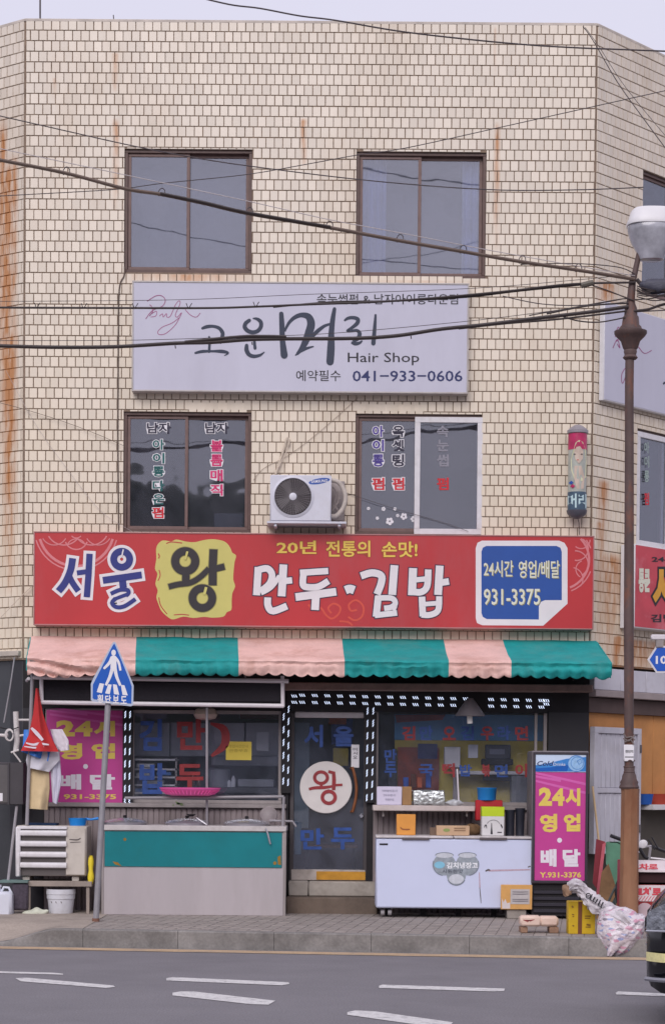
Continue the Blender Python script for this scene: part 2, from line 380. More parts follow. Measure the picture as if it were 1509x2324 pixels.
# kerb stones, one metre each (parts of the pavement)
ki = 0; x = -6.2
while x < 5.5:
    x2 = x+.94; mb = MB()
    c = []
    for xx in [x+.002+(x2-x-.004)*q_/6 for q_ in range(7)]:
        y = kerb_y(xx); h = ph(xx, y)+.004
        c.append([(xx, y, -.02), (xx, y+.004, h-.012), (xx, y+.016, h), (xx, y+.15, h), (xx, y+.15, -.02)])
    for e in range(6):
        for i in range(4): mb.face([c[e][i], c[e+1][i], c[e+1][i+1], c[e][i+1]])
    mb.face(c[0]); mb.face(c[6][::-1]); obj('kerb_stone', mb, conc, PAV); x = x2
# paving slabs, laid obliquely to the kerb as in the photo: strips running to the front right
def pav_tile(ax, ay, L, W, ang):
    d = Vector((math.cos(ang), math.sin(ang), 0)); e = Vector((-d.y, d.x, 0)); p = Vector((ax, ay, 0)); g = .006
    q = [p+d*(g/2)+e*(g/2), p+d*(L-g/2)+e*(g/2), p+d*(L-g/2)+e*(W-g/2), p+d*(g/2)+e*(W-g/2)]
    return q
def clip(poly_, f):
    out = []
    for i in range(len(poly_)):
        a, b = poly_[i], poly_[(i+1) % len(poly_)]; fa, fb = f(a), f(b)
        if fa >= 0: out.append(a)
        if (fa >= 0) != (fb >= 0): out.append(a+(b-a)*(fa/(fa-fb)))
    return out
ang = math.radians(96.9)-math.pi/2                 # parallel to nothing in the facade: blocks follow the kerb
XAP = G(262, 2100).x
ap = MB(); ap.grid(lambda u, v: (lambda x: (x, (lambda k: k+(-.05-k)*v)(kerb_y(x)+.156), ph(x, (lambda k: k+(-.05-k)*v)(kerb_y(x)+.156))+.002))(-9+(XAP-.004+9)*u), 90, 14)
obj('concrete_apron', ap, M('apron_concrete', (162, 150, 140), .92, .2, 2.5, .001, bscale=60, dirt=(112, 104, 98), dirt_amt=.7, speck=.12, sscale=40), kind='structure')
rest = MB(); cand = []
kd = Vector((1, -.12, 0)).normalized(); kn = Vector((.12, 1, 0)).normalized(); o0 = Vector((0, kerb_y(0)+.155, 0))
for i in range(-46, 40):
    for j in range(0, 36):
        L, W = .245, .122; a = o0+kd*(i*W)+kn*(j*L + (L/2 if i % 2 else 0)-L/2)
        q = [a+kd*.003+kn*.003, a+kd*(W-.003)+kn*.003, a+kd*(W-.003)+kn*(L-.003), a+kd*.003+kn*(L-.003)]
        q = clip(q, lambda p: p.y-(kerb_y(p.x)+.157)); q = clip(q, lambda p: -.02-p.y) if q else q
        q = clip(q, lambda p: p.x-XAP) if q else q
        if len(q) < 3: continue
        cand.append(((a-Vector((0, -3.4, 0))).length if 1 else 0, q))
cand.sort(key=lambda t: t[0])
for k, (dd, q) in enumerate(cand):
    mb = MB() if k < 260 else rest
    dz = random.uniform(-.0015, .0015); top = [Vector((p.x, p.y, ph(p.x, p.y)+dz)) for p in q]
    cen = sum(top, Vector())/len(top); ins = [p+(cen-p).normalized()*.005 for p in top]
    mb.face(ins)
    for i in range(len(top)):
        j = (i+1) % len(top); lo = [top[i]-Vector((0, 0, .004)), top[j]-Vector((0, 0, .004))]
        mb.face([lo[0], lo[1], ins[j], ins[i]])
    if k < 260: obj('paving_block', mb, pave_m, PAV)
rest.weld = False
obj('paving_blocks', rest, pave_m, PAV, kind='stuff')
# road paint
wpaint = M('white_road_paint', (206, 204, 204), .8, .14, 22, dirt=(122, 119, 124), dirt_amt=.95, speck=.12, sscale=60)
ypaint = M('yellow_road_paint', (184, 158, 128), .85, .2, 5, dirt=(140, 128, 122), dirt_amt=.9, speck=.15, sscale=50)
def gpoly(name, pts, m, label=None):
    mb = MB(); mb.face([G(x, y, .004) for x, y in pts]); o = obj(name, mb, m, kind='structure'); return o
for q in ([(-8, 2204), (120, 2207.5), (144, 2209.5), (144, 2212), (-8, 2208)],
          [(36, 2220), (60, 2218.5), (258, 2236.5), (262, 2240), (240, 2242), (48, 2227)],
          [(378, 2220), (392, 2217.5), (655, 2229), (657, 2233), (640, 2236), (378, 2225)],
          [(392, 2253), (410, 2250), (440, 2250), (625, 2271), (610, 2280), (570, 2279), (392, 2259)],
          [(860, 2237), (868, 2234.5), (1145, 2243.5), (1143, 2249), (1120, 2250), (860, 2242)],
          [(788, 2297), (806, 2293), (850, 2295), (1027, 2320), (1020, 2330), (980, 2330), (788, 2303)],
          [(1396, 2253), (1402, 2250), (1540, 2256), (1540, 2262), (1398, 2257)]):
    gpoly('road_marking', q, wpaint)
gl = MB()
pts = [(-6.5+i*.5) for i in range(25)]
for a, b in zip(pts, pts[1:]):
    gl.face([(a, kerb_y(a)-.42, .004), (b, kerb_y(b)-.42, .004), (b, kerb_y(b)-.12, .004), (a, kerb_y(a)-.12, .004)])
obj('road_edge_line', gl, ypaint, kind='structure')
# hills across the valley, seen only as the dark reflection in the windows
hl = MB()
def hill(u, v):
    a = math.radians(200+140*u); r = 260+140*v; h = ((54 if math.degrees(a) < 267.5 else 54-13*min(1, (math.degrees(a)-267.5)/4))+2*math.sin(u*61)+1.5*math.sin(u*141+1)+1*math.sin(u*290))*math.sin(min(1, v*1.0)*math.pi)
    return (math.cos(a)*r, math.sin(a)*r, h-1 if 0 < v < 1 else -1)
hl.grid(hill, 400, 8)
obj('hills', hl, M('wooded_hill', (62, 70, 58), .95, .3, .05), kind='structure')

# ================================================================== BUILDING
B = thing('corner_building', 'three storey corner building faced with small cream tiles, two shops at street level', 'building', (0, 0, 0))
core_m = M('mortar', (134, 116, 102), .95, .3, 3, speck=.15, sscale=30)
tile_m = M('cream_tile', (222, 211, 198), .34, .06, 1.1, .0006, bscale=30, rnd=.11, streak=.35, dirt=(190, 170, 148), dirt_amt=.6)
def SP(px, py, hwpx, lenpx, st, P=FR):
    u, z = P.hit(px, py); p = P.pt(u, z); return (p.x, z, hwpx/200, lenpx/200, st)
STN = [SP(262, 118, 9, 90, 1), SP(264, 268, 10, 210, 1), SP(125, 176, 6, 50, .5), SP(690, 268, 10, 110, 1.2), SP(1128, 275, 9, 290, 1.15),
       SP(425, 622, 170, 34, .8), SP(955, 636, 165, 24, .3), SP(1123, 60, 5, 110, .4), SP(1180, 1470, 240, 60, .3), SP(300, 1425, 240, 50, .35)]
STL = [SP(18, 345, 24, 800, 1.5, LF), SP(8, 260, 14, 700, 1.2, LF), SP(34, 345, 12, 620, 1.1, LF), SP(24, 730, 24, 620, 1.5, LF)]
STR_ = [SP(1368, 1085, 20, 170, 1.1, RT), SP(1362, 1180, 14, 130, 1.4, RT), SP(1376, 640, 30, 60, 1.5, RT), SP(1385, 1250, 60, 260, .95, RT), SP(1402, 1440, 22, 120, 1.6, RT), SP(1450, 1450, 110, 85, 1.1, RT)]
warm_low(tile_m, 3.5, 8.6, (228, 210, 178), .5); stained(tile_m, STN+STL+STR_); stained(core_m, STL+STR_)
OPN = {'ul': (283, 339, 572, 619), 'ur': (808, 345, 1102, 631), 'll': (281, 935, 570, 1208), 'lr': (806, 940, 1092, 1213)}
OF = [FR.rect(*r) for r in OPN.values()]
UR0, UR1 = RT.hit(1456, 500)[0], RT.hit(1456, 500)[0]+1.45
OR_ = [(UR0, UR1, RT.hit(1456, 668)[1], RT.hit(1456, 385)[1]), (RT.hit(1443, 1100)[0], RT.hit(1443, 1100)[0]+1.5, RT.hit(1445, 1238)[1], RT.hit(1445, 972)[1])]
LR_ = 3.0
def wall_cells(P, U0, U1, Z0, Z1, ops, th, nm):
    us = sorted(set([U0, U1]+[v for o in ops for v in o[:2] if U0 < v < U1])); zs = sorted(set([Z0, Z1]+[v for o in ops for v in o[2:] if Z0 < v < Z1]))
    mb = MB()
    for j in range(len(zs)-1):
        run = None
        for i in range(len(us)):
            full = i < len(us)-1 and not any(o[0]-1e-6 <= us[i] and us[i+1] <= o[1]+1e-6 and o[2]-1e-6 <= zs[j] and zs[j+1] <= o[3]+1e-6 for o in ops)
            if full and run is None: run = us[i]
            if not full and run is not None: mb.pbox(P, run, us[i], zs[j], zs[j+1], -th, 0); run = None
    return obj(nm, mb, core_m, B)
wall_cells(FR, XL, XR, ZT, ZTOP-.02, OF, .22, 'wall')
wall_cells(RT, 0.0, 4.2, ZT, ZTOP-.02, OR_, .22, 'wall')
wall_cells(LF, 0.6, 5.0, ZT, ZTOP-.02, [], .22, 'wall')
# tiles
TW, TH_, JT = .0945, .1172, .0076
tiles = []
def lay(P, U0, U1, ops, phase=0):
    z1 = ZTOP; row = 0
    while z1 > ZT+.02:
        z0 = max(ZT, z1-TH_); off = (TW/2 if row % 2 else 0)+phase; u = U0-off
        jit = random.uniform(-.002, .002)
        while u < U1:
            a, b = max(U0, u), min(U1, u+TW)
            if b-a > .02:
                r = [a+JT/2, b-JT/2, z0+JT/2+.001, z1-JT/2]
                if a <= U0+1e-6: r[0] = a+.001
                if b >= U1-1e-6: r[1] = b-.001
                for o in ops:
                    if r[0] < o[1] and r[1] > o[0] and r[2] < o[3] and r[3] > o[2]:
                        cs = [[r[0], min(r[1], o[0]), r[2], r[3]], [max(r[0], o[1]), r[1], r[2], r[3]], [r[0], r[1], r[2], min(r[3], o[2])], [r[0], r[1], max(r[2], o[3]), r[3]]]
                        cs = [c for c in cs if c[1]-c[0] > .012 and c[3]-c[2] > .012]
                        r = max(cs, key=lambda c: (c[1]-c[0])*(c[3]-c[2])) if cs else None
                        if r is None: break
                if r: tiles.append((P, r, jit))
            u += TW
        z1 -= TH_; row += 1
lay(FR, XL+.012, XR-.012, OF); NF = len(tiles)
lay(RT, .012, 4.2, OR_, .02); lay(LF, .6, 4.988, [], .03)
def tile_geo(mb, P, r, jit):
    c = .0022; o = .010+random.uniform(-.0006, .0012); u0, u1, z0, z1 = r; u0 += random.uniform(-.0022, .0022); z0 += jit*.5; z1 += jit*.5
    t = random.uniform(-.0007, .0007)
    A = [P.pt(u0, z0, 0), P.pt(u1, z0, 0), P.pt(u1, z1, 0), P.pt(u0, z1, 0)]
    Bv = [P.pt(u0+c, z0+c, o+t), P.pt(u1-c, z0+c, o), P.pt(u1-c, z1-c, o-t), P.pt(u0+c, z1-c, o)]
    k = len(mb.v); mb.v += A+Bv
    mb.f += [[k+4, k+5, k+6, k+7], [k, k+1, k+5, k+4], [k+1, k+2, k+6, k+5], [k+2, k+3, k+7, k+6], [k+3, k, k+4, k+7]]; mb.sm += [False]*5
cx0, cz0 = FR.hit(690, 760)
idx = sorted(range(NF), key=lambda i: (tiles[i][1][0]-cx0)**2+(tiles[i][1][2]-6.9)**2 if (tiles[i][1][1]-tiles[i][1][0] > .08) else 99)
HS = FR.rect(300, 640, 1062, 893)
vis = [i for i in idx if not (HS[0] < tiles[i][1][0] < HS[1] and HS[2] < tiles[i][1][2] < HS[3]-.05)][:296]
vset = set(vis); rest = MB(); rest.weld = False
base_tile = None
for i, (P, r, jit) in enumerate(tiles):
    if i in vset:
        mb = MB(); mb.weld = False
        if base_tile is None or (abs((r[1]-r[0])-(TW-JT)) > .002):
            tile_geo(mb, P, r, jit); o = obj('tile', mb, tile_m, B)
            if base_tile is None and abs((r[1]-r[0])-(TW-JT)) <= .002: base_tile = (o, r)
        else:
            o = base_tile[0].copy(); C.objects.link(o); o.parent = B
            o.location = (r[0]-base_tile[1][0]+random.uniform(-.001, .001), random.uniform(-.0006, .0006), r[2]-base_tile[1][2]+jit*.5)
    else: tile_geo(rest, P, r, jit)
obj('facade_tiles', rest, tile_m, B, kind='stuff')
# parapet capping, roof
cap = MB(); cm = M('parapet_cap', (196, 186, 178), .9, .25, 4, .001)
cap.pbox(FR, XL, XR, ZTOP-.02, ZTOP+.012, -.25, .012, .004); obj('capping', cap, cm, B)
cap = MB(); cap.pbox(RT, 0.0, 4.2, ZTOP-.02, ZTOP+.012, -.24, .012, .004); obj('capping', cap, cm, B)
cap = MB(); cap.pbox(LF, .6, 5.0, ZTOP-.02, ZTOP+.012, -.24, .012, .004); obj('capping', cap, cm, B)
Rr, Ll = RT.pt(4.2, 0, -.2), LF.pt(.6, 0, -.2)
rf = MB()
for z in (ZTOP-.7, 6.55, 3.42, ZT-.1):
    rf.prism([(XL, .23), (XR, .23), (Rr.x-.12, Rr.y+.05), (Rr.x-.12, 9), (Ll.x+.12, 9), (Ll.x+.12, Ll.y)], lambda a, b, d: (a, b, d), z, z+.12)
obj('floor_slab', rf, M('slab_concrete', (120, 118, 116), .95), B)
bk = MB(); bk.box(Ll.x, Rr.x, 9, 9.2, 0, ZTOP); bk.box(Rr.x-.1, Rr.x+.1, Rr.y, 9, 0, ZTOP); bk.box(Ll.x-.1, Ll.x+.1, Ll.y, 9, 0, ZTOP)
obj('rear_wall', bk, M('rear_plaster', (170, 165, 158), .9), B)
# ---- windows
brown = M('brown_window_frame', (92, 70, 66), .5, .2, 12, .0004)
whitef = M('white_upvc', (214, 211, 216), .4, .08, 10, dirt=(160, 150, 140), dirt_amt=.35)
gU = glass_mat('sky_glass', (.78, .80, .86), .19, .03, film=(120, 122, 138), film_amt=.14)
gL = glass_mat('dark_glass', (.72, .74, .80), .13, .02, film=(104, 104, 116), film_amt=.14)
gS = glass_mat('shop_glass', (.94, .95, .98), .06, .015, film=(150, 156, 180), film_amt=.05)
def frame_mb(P, x0, x1, z0, z1, t, o0, o1):
    mb = MB()
    for (a, b, c, d) in ((x0, x1, z1-t, z1), (x0, x1, z0, z0+t), (x0, x0+t, z0+t, z1-t), (x1-t, x1, z0+t, z1-t)): mb.pbox(P, a, b, c, d, o0, o1, .003)
    return mb
def window(P, r, mid, glass, label=None, white=None):
    x0, x1, z0, z1 = r
    wn = obj('window', frame_mb(P, x0, x1, z0, z1, .036, -.13, -.02), brown, B, label=label)
    midu = mid
    sashes = [(x0+.036, midu+.018, -.075), (midu-.018, x1-.036, -.11)]
    for k, (a, b, o) in enumerate(sashes):
        wf = white == k
        if wf: obj('sash', frame_mb(P, a-.03, b+.05, z0+.004, z1-.03, .062, -.045, .006), whitef, wn); obj('pane', MB().pbox(P, a+.03, b-.01, z0+.06, z1-.09, -.024, -.018), glass, wn)
        else: obj('sash', frame_mb(P, a, b, z0+.036, z1-.036, .036, o, o+.03), M('sash_brown', (112, 88, 84), .5, .2, 12), wn); obj('pane', MB().pbox(P, a+.034, b-.034, z0+.07, z1-.07, o+.012, o+.017), glass, wn)
    return wn
room_m = M('dim_room', (74, 74, 82), .95, .2, 1.2)
def room(P, r, depth=1.6, pad=.25, m=None):
    x0, x1, z0, z1 = r; mb = MB()
    a, b, c, d = x0-pad, x1+pad, z0-pad, z1+pad
    q = lambda u, z, o: P.pt(u, z, o)
    mb.face([q(a, c, -depth), q(b, c, -depth), q(b, d, -depth), q(a, d, -depth)])
    for (s, t) in (((a, c), (b, c)), ((b, c), (b, d)), ((b, d), (a, d)), ((a, d), (a, c))):
        mb.face([q(*s, -.23), q(*t, -.23), q(*t, -depth), q(*s, -depth)])
    obj('room', mb, m or room_m, B)
cur = M('grey_curtain', (112, 114, 128), .9, .12, 3); curb = M('pale_blue_curtain', (190, 198, 232), .9, .15, 4)
def curtain(P, r, m, amp=.02, waves=9, out=-.2):
    x0, x1, z0, z1 = r; mb = MB()
    mb.slab(lambda u, v: P.pt(x0+(x1-x0)*u, z0+(z1-z0)*v, out+amp*math.sin(u*waves*6.28+math.sin(v*3)*.6)), waves*8, 6, P.n*-.006)
    return obj('curtain', mb, m, B)
WU = []
for key, mid in (('ul', 427), ('ur', 952), ('ll', 423), ('lr', 950)):
    r = FR.rect(*OPN[key]); mu = FR.hit(mid, (OPN[key][1]+OPN[key][3])/2)[0]; up = key[0] == 'u'
    WU.append(window(FR, r, mu, gU if up else gL, white=1 if key == 'lr' else None, label='left sash brown, right sash framed in thick white plastic' if key == 'lr' else None))
    room(FR, r, 1.5)
r = FR.rect(*OPN['ul']); curtain(FR, (r[0]-.1, r[1]+.1, r[2]-.1, r[3]+.1), cur, .006, 5, -.34)
r = FR.rect(*OPN['ur']); curtain(FR, (r[0]+.06, r[0]+.34, r[2]-.05, r[3]+.05), curb, .03, 4, -.19); curtain(FR, (r[1]-.26, r[1]-.02, r[2]-.05, r[3]+.05), curb, .03, 3, -.19)
curtain(FR, (r[0]+.1, r[1]-.1, r[2]-.1, r[3]+.1), cur, .004, 4, -.5)
for r, wh in zip(OR_, (None, 0)):
    window(RT, r, r[0]+(r[1]-r[0])*.42, gL, white=wh); room(RT, r, 1.2)
# window lettering on the hair salon windows
inkw = M('white_sticker', (224, 222, 228), .6, .05); inkd = M('dark_sticker', (44, 40, 62), .6, .05); inkg = M('green_sticker', (22, 92, 92), .6, .05)
inkm = M('magenta_sticker', (206, 42, 108), .6, .05); inkr = M('red_sticker', (200, 36, 48), .6, .05); inkp = M('purple_sticker', (74, 58, 140), .6, .05); inkf = M('faded_sticker', (136, 134, 146), .6, .05)
def sticker(win, chars, m, out, halo=True, bold=.028):
    a, b = Ink(), Ink()
    for ch, rc in chars:
        if halo: text(a, ch, rc, FR, out, bold, grow=.05)
        text(b, ch, rc, FR, out+.0012, bold)
    if halo: obj('lettering', a, inkw, win)
    obj('lettering', b, m, win)
col = lambda s, x0, x1, ys: [(c, (x0, y, x1, y+h)) for c, (y, h) in zip(s, ys)]
O3, O4 = -.05, -.088
w3, w4 = WU[2], WU[3]
sticker(w3, [('남자', (334, 959, 389, 984))], inkd, O3); sticker(w3, [('남자', (466, 959, 520, 984))], inkd, O4+.005)
sticker(w3, col('아이롱다운', 347, 374, [(997, 24), (1028, 24), (1058, 24), (1090, 25), (1121, 24)]), inkg, O3); sticker(w3, [('펌', (346, 1151, 372, 1176))], inkr, O3)
sticker(w3, col('볼륨매직', 478, 506, [(999, 26), (1031, 27), (1066, 26), (1099, 26)]), inkm, O4+.005)
yy = [(966, 26), (998, 26), (1031, 28)]
sticker(w4, col('아이롱', 845, 871, yy), inkp, O3); sticker(w4, col('옥셋팅', 890, 917, yy), inkd, O3)
sticker(w4, [('펌', (844, 1084, 872, 1112)), ('펌', (890, 1084, 917, 1112))], inkr, O3)
sticker(w4, col('속눈썹', 991, 1018, yy), inkf, -.012, halo=False, bold=.03); sticker(w4, [('펌', (991, 1084, 1018, 1112))], inkr, -.012, halo=False, bold=.03)
fl = Ink()
for (x, y, s) in ((836, 1154, 4), (870, 1155, 5), (856, 1176, 4), (896, 1155, 4), (884, 1183, 9), (916, 1172, 8), (938, 1178, 7), (902, 1170, 4)):
    for k in range(5):
        an = k*1.2566+s; disc(fl, x+math.cos(an)*s*.6, y+math.sin(an)*s*.6, s*.42, FR, O3+.0003*k, n=8)
obj('flower_sticker', fl, inkw, w4)
wr = [c for c in B.children if c.name.startswith('window')][-1]
a_ = Ink()
for ch, y in zip('아이롱', (1003, 1035, 1068)): text(a_, ch, (1461, y, 1472, y+26), RT, .002, .02)
obj('lettering', a_, M('pale_green_sticker', (150, 168, 160), .6), wr); a_ = Ink(); text(a_, '펌', (1461, 1118, 1472, 1146), RT, .002, .03); obj('lettering', a_, inkr, wr)
# things on the sills behind the second-floor panes
sl = MB(); sl.pbox(FR, *[FR.rect(486, 1165, 552, 1200, -.3)[i] for i in range(4)], -.45, -.3, .01); obj('sill_box', sl, M('pale_box', (150, 152, 165), .8), B)

# ================================================================== SHOP FRONT (ground floor of the building)
alum = M('worn_aluminium', (150, 142, 142), .5, .18, 7, .0003, metal=.3, streak=.3)
dark = M('black_board', (26, 22, 28), .75, .3, 6); wains = M('ribbed_grey_panel', (142, 130, 132), .6, .16, 5, streak=.25, dirt=(90, 78, 74), dirt_amt=.6)
dkwall = M('dark_stone_cladding', (34, 32, 40), .55, .25, 2)
lam = M('brown_lintel', (92, 74, 70), .7, .25, 5)
def pb(name, x0, y0, x1, y1, o0, o1, m, parent, b=0, P=FR, **k):
    """box given by its photo rectangle, front face at o1"""
    r = P.rect(x0, y0, x1, y1, o1); mb = MB(); mb.pbox(P, r[0], r[1], r[2], r[3], o0, o1, b); return obj(name, mb, m, parent, **k)
def at(px, py, out, P=FR): return P.F(px, py, out)
def base(x0, x1, z, out, P=FR):
    u = (P.hit(x0, 1784, out)[0]+P.hit(x1, 1784, out)[0])/2; return P.pt(u, z, out)
XS0, XD0, XD1, XS1 = FR.hit(62, 1800)[0], FR.hit(655, 1800)[0], FR.hit(838, 1800)[0], FR.hit(1240, 1800)[0]
zs_ = FR.hit(700, 1838)[1]                        # sill height
ztop = FR.hit(700, 1612)[1]
# lintel, side piers, dark cladding at right
mb = MB(); mb.pbox(FR, XL, XR, ztop, ZT-.001, -.2, -.004); obj('lintel', mb, dark, B)
mb = MB(); mb.pbox(FR, FR.hit(1243, 1700)[0], XR, ZP-.05, ztop-.001, -.2, -.002); obj('pier', mb, dkwall, B)
mb = MB(); mb.pbox(FR, XL, FR.hit(100, 1800)[0], ZP-.05, ztop-.001, -.2, -.004); obj('pier', mb, dkwall, B)
# ribbed wainscot panels under the windows: each rib is a raised board
def ribs(x0, x1, z0, z1):
    n = int((x1-x0)/.062); mb = MB(); mb.pbox(FR, x0, x1, z0, z1, -.1, -.02)
    for i in range(n):
        a = x0+(x1-x0)*i/n; mb.pbox(FR, a+.006, a+(x1-x0)/n-.006, z0+.01, z1-.01, -.021, -.006, .004)
    obj('wainscot', mb, wains, B)
xwl = FR.hit(100, 1800)[0]; zl = FR.hit(300, 1832)[1]
ribs(xwl, FR.hit(650, 1800)[0], ZP-.04, zl); ribs(FR.hit(846, 1800)[0], FR.hit(1243, 1800)[0], ZP-.04, zl)
# sills
mb = MB(); mb.pbox(FR, xwl, FR.hit(650, 1800)[0], zl, zl+.05, -.12, .05, .006); obj('window_sill', mb, alum, B)
mb = MB(); mb.pbox(FR, FR.hit(846, 1800)[0], FR.hit(1243, 1800)[0], zl, zl+.05, -.12, .03, .006); obj('window_sill', mb, alum, B)
# shop windows
def shopwin(x0, x1, y0, mulls, label=None):
    r = FR.rect(x0, y0, x1, 1822, -.04); z0 = zl+.05
    f = obj('shop_window', frame_mb(FR, r[0], r[1], z0, r[3], .04, -.1, -.03), alum, B, label=label)
    for mx_ in mulls: u = FR.hit(mx_, 1700, -.04)[0]; obj('mullion', MB().pbox(FR, u-.015, u+.015, z0+.04, r[3]-.04, -.085, -.035), alum, f)
    obj('pane', MB().pbox(FR, r[0]+.035, r[1]-.035, z0+.035, r[3]-.035, -.07, -.064), gS, f); return f
s1 = shopwin(103, 283, 1606, [], 'left shop window filled by a magenta poster')
s2 = shopwin(297, 640, 1612, []); s3 = shopwin(850, 1240, 1608, [1215])
mb = MB()
for x in (290, 648, 842): u = FR.hit(x, 1700)[0]; mb = MB(); mb.pbox(FR, u-.04, u+.04, ZP, ztop, -.16, -.012, .004); obj('door_post' if x != 290 else 'window_post', mb, dark, B)
# interior of the shop
rm = MB(); zi1 = 2.85
rm.face([(XL+.1, 3.2, 0.1), (XR-.1, 3.2, 0.1), (XR-.1, 3.2, zi1), (XL+.1, 3.2, zi1)])
rm.face([(XL+.1, .2, 0.1), (XL+.1, 3.2, 0.1), (XL+.1, 3.2, zi1), (XL+.1, .2, zi1)]); rm.face([(XR-.1, .2, 0.1), (XR-.1, 3.2, 0.1), (XR-.1, 3.2, zi1), (XR-.1, .2, zi1)])
obj('interior_wall', rm, M('shop_interior_plaster', (150, 146, 152), .9, .2, 1), B)
rm = MB(); rm.face([(XL+.1, .2, ZP), (XR-.1, .2, ZP), (XR-.1, 3.2, ZP), (XL+.1, 3.2, ZP)]); obj('interior_floor', rm, M('shop_floor', (92, 84, 80), .5, .2, 3), B)
rm = MB(); rm.face([(XL+.1, .2, zi1), (XR-.1, .2, zi1), (XR-.1, 3.2, zi1), (XL+.1, 3.2, zi1)]); obj('interior_ceiling', rm, M('shop_ceiling', (140, 138, 140), .9), B)
# ---- stickers on the shop glass
bl = M('blue_vinyl', (38, 74, 146), .5, .35, 14); rdv = M('red_vinyl', (150, 44, 50), .5, .25, 14)
def vin(win, items, m, out=-.06, bold=.035, grow=0):
    a = Ink()
    for ch, rc in items: text(a, ch, rc, FR, out, bold)
    obj('lettering', a, m, win)
vin(s2, [('김', (316, 1632, 368, 1704)), ('밥', (317, 1732, 378, 1802))], bl); vin(s2, [('만', (402, 1632, 466, 1702)), ('두', (400, 1734, 462, 1790))], rdv)
a = Ink(); stroke(a, [(478, 1642, 5), (508, 1655, 17), (510, 1690, 18), (480, 1716, 6)], 14, FR, -.06); obj('sticker', a, rdv, s2)
chs = '김만오김우라면'; xs7 = [912, 952, 1004, 1045, 1090, 1128, 1168]
vin(s3, [(c, (x, 1648, x+30, 1680)) for c, x in zip(chs, xs7) if xs7.index(x) % 2 == 0], rdv); vin(s3, [(c, (x, 1647, x+30, 1680)) for c, x in zip(chs, xs7) if xs7.index(x) % 2 == 1], bl)
vin(s3, [('만', (872, 1700, 900, 1732)), ('두', (872, 1734, 900, 1764)), ('국', (950, 1734, 984, 1762)), ('밥', (1042, 1735, 1070, 1762)), ('면', (1122, 1735, 1152, 1764))], bl)
vin(s3, [('떡', (1003, 1732, 1032, 1764)), ('볶', (1092, 1735, 1112, 1762)), ('이', (1168, 1733, 1196, 1764))], rdv)
# magenta poster behind the left pane
mg = M('magenta_poster', (190, 60, 142), .45, .1, 2); yl = M('yellow_print', (222, 196, 92), .6, .08); wp = M('white_print', (222, 216, 226), .6, .06); pk = M('pink_print', (206, 92, 170), .6, .08)
def poster_prints(par, P, X, Y, s, o, phone=True):
    """prints common to the two magenta posters; X,Y top-left, s scale (x,y)"""
    f = lambda x, y: (X+x*s[0], Y+y*s[1])
    def T(mb, ch, x0, y0, x1, y1, b): text(mb, ch, (*f(x0, y0), *f(x1, y1)), P, o, b)
    a = Ink()
    for (x0, y0, x1, y1) in ((0, 8, 118, 34), (0, 16, 60, 26), (0, 26, 118, 54)):
        p = [f(x0, y0), f(x1, y1), f(x1, y1+6), f(x0, y0+5)]; a.mark(); poly(a, p, P, o-.0006+random.uniform(0, .0003))
    obj('pink_band', a, pk, par)
    a = Ink(); T(a, '2', 10, 44, 40, 86, .06); T(a, '4', 40, 46, 68, 86, .06); T(a, '시', 70, 46, 104, 86, .055)
    T(a, '영', 12, 104, 52, 146, .045); T(a, '업', 66, 104, 104, 144, .05)
    if phone: T(a, 'Y.931-3376', 12, 236, 106, 249, .03)
    else: T(a, '931-3375', 22, 236, 106, 249, .03)
    obj('lettering', a, yl, par)
    a = Ink(); T(a, '배', 14, 184, 50, 224, .05); T(a, '달', 64, 184, 104, 224, .045); disc(a, *f(57, 164), 5.5, P, o); obj('lettering', a, wp, par)
pb('poster', 106, 1609, 280, 1822, -.09, -.085, mg, s1)
pp = [c for c in C.objects if c.name == 'poster'][0]
bpy.data.objects.remove(pp)
PO = thing('magenta_poster', 'magenta poster with yellow and white Korean lettering behind the leftmost shop window', 'poster', base(106, 280, FR.hit(190, 1821, -.02)[1], -.02))
pb('sheet', 106, 1612, 280, 1821, -.028, -.022, mg, PO)
poster_prints(PO, FR, 114, 1596, (1.42, .875), -.020, phone=False)
# ---- glazed door
dz0, dz1 = FR.hit(745, 1998)[1], FR.hit(745, 1609)[1]
dx0, dx1 = FR.hit(658, 1800, -.05)[0], FR.hit(834, 1800, -.05)[0]
D = obj('shop_door', frame_mb(FR, dx0, dx1, dz0, dz1, .045, -.1, -.05), M('dark_door_frame', (66, 60, 64), .5, .2, 6), B)
obj('top_rail', MB().pbox(FR, dx0+.05, dx1-.05, dz1-.10, dz1-.03, -.07, -.03, .006), M('pale_closer_rail', (186, 180, 184), .5, .12, 6), D)
obj('bottom_rail', MB().pbox(FR, dx0+.02, dx1-.02, dz0-.002, dz0+.12, -.09, -.035, .005), M('dirty_white_rail', (178, 168, 162), .6, .25, 7, dirt=(110, 96, 84), dirt_amt=.6), D)
obj('pane', MB().pbox(FR, dx0+.04, dx1-.04, dz0+.115, dz1-.04, -.078, -.072), gS, D)
r = FR.rect(718, 1978, 829, 1997, -.03); obj('packing_tape', MB().pbox(FR, *r, -.034, -.031), M('yellow_tape', (196, 140, 40), .4, .25, 9), D)
vin(D, [('서', (690, 1645, 733, 1696)), ('울', (757, 1648, 802, 1694)), ('만', (682, 1880, 735, 1928)), ('두', (751, 1878, 804, 1928))], bl, -.068)
r = FR.rect(797, 1690, 815, 1742, -.066); obj('notice_strip', MB().pbox(FR, *r, -.068, -.065), inkw, D)
a = Ink(); [text(a, c, (801, 1697+i*9, 811, 1704+i*9), FR, -.064, .01) for i, c in enumerate('미시오')]; obj('lettering', a, inkd, D)
hp = [at(800+9*math.sin(t*math.pi), 1742+t*100, -.02) for t in [i/8 for i in range(9)]]; hp = [at(797, 1744, -.06)]+hp+[at(797, 1842, -.06)]
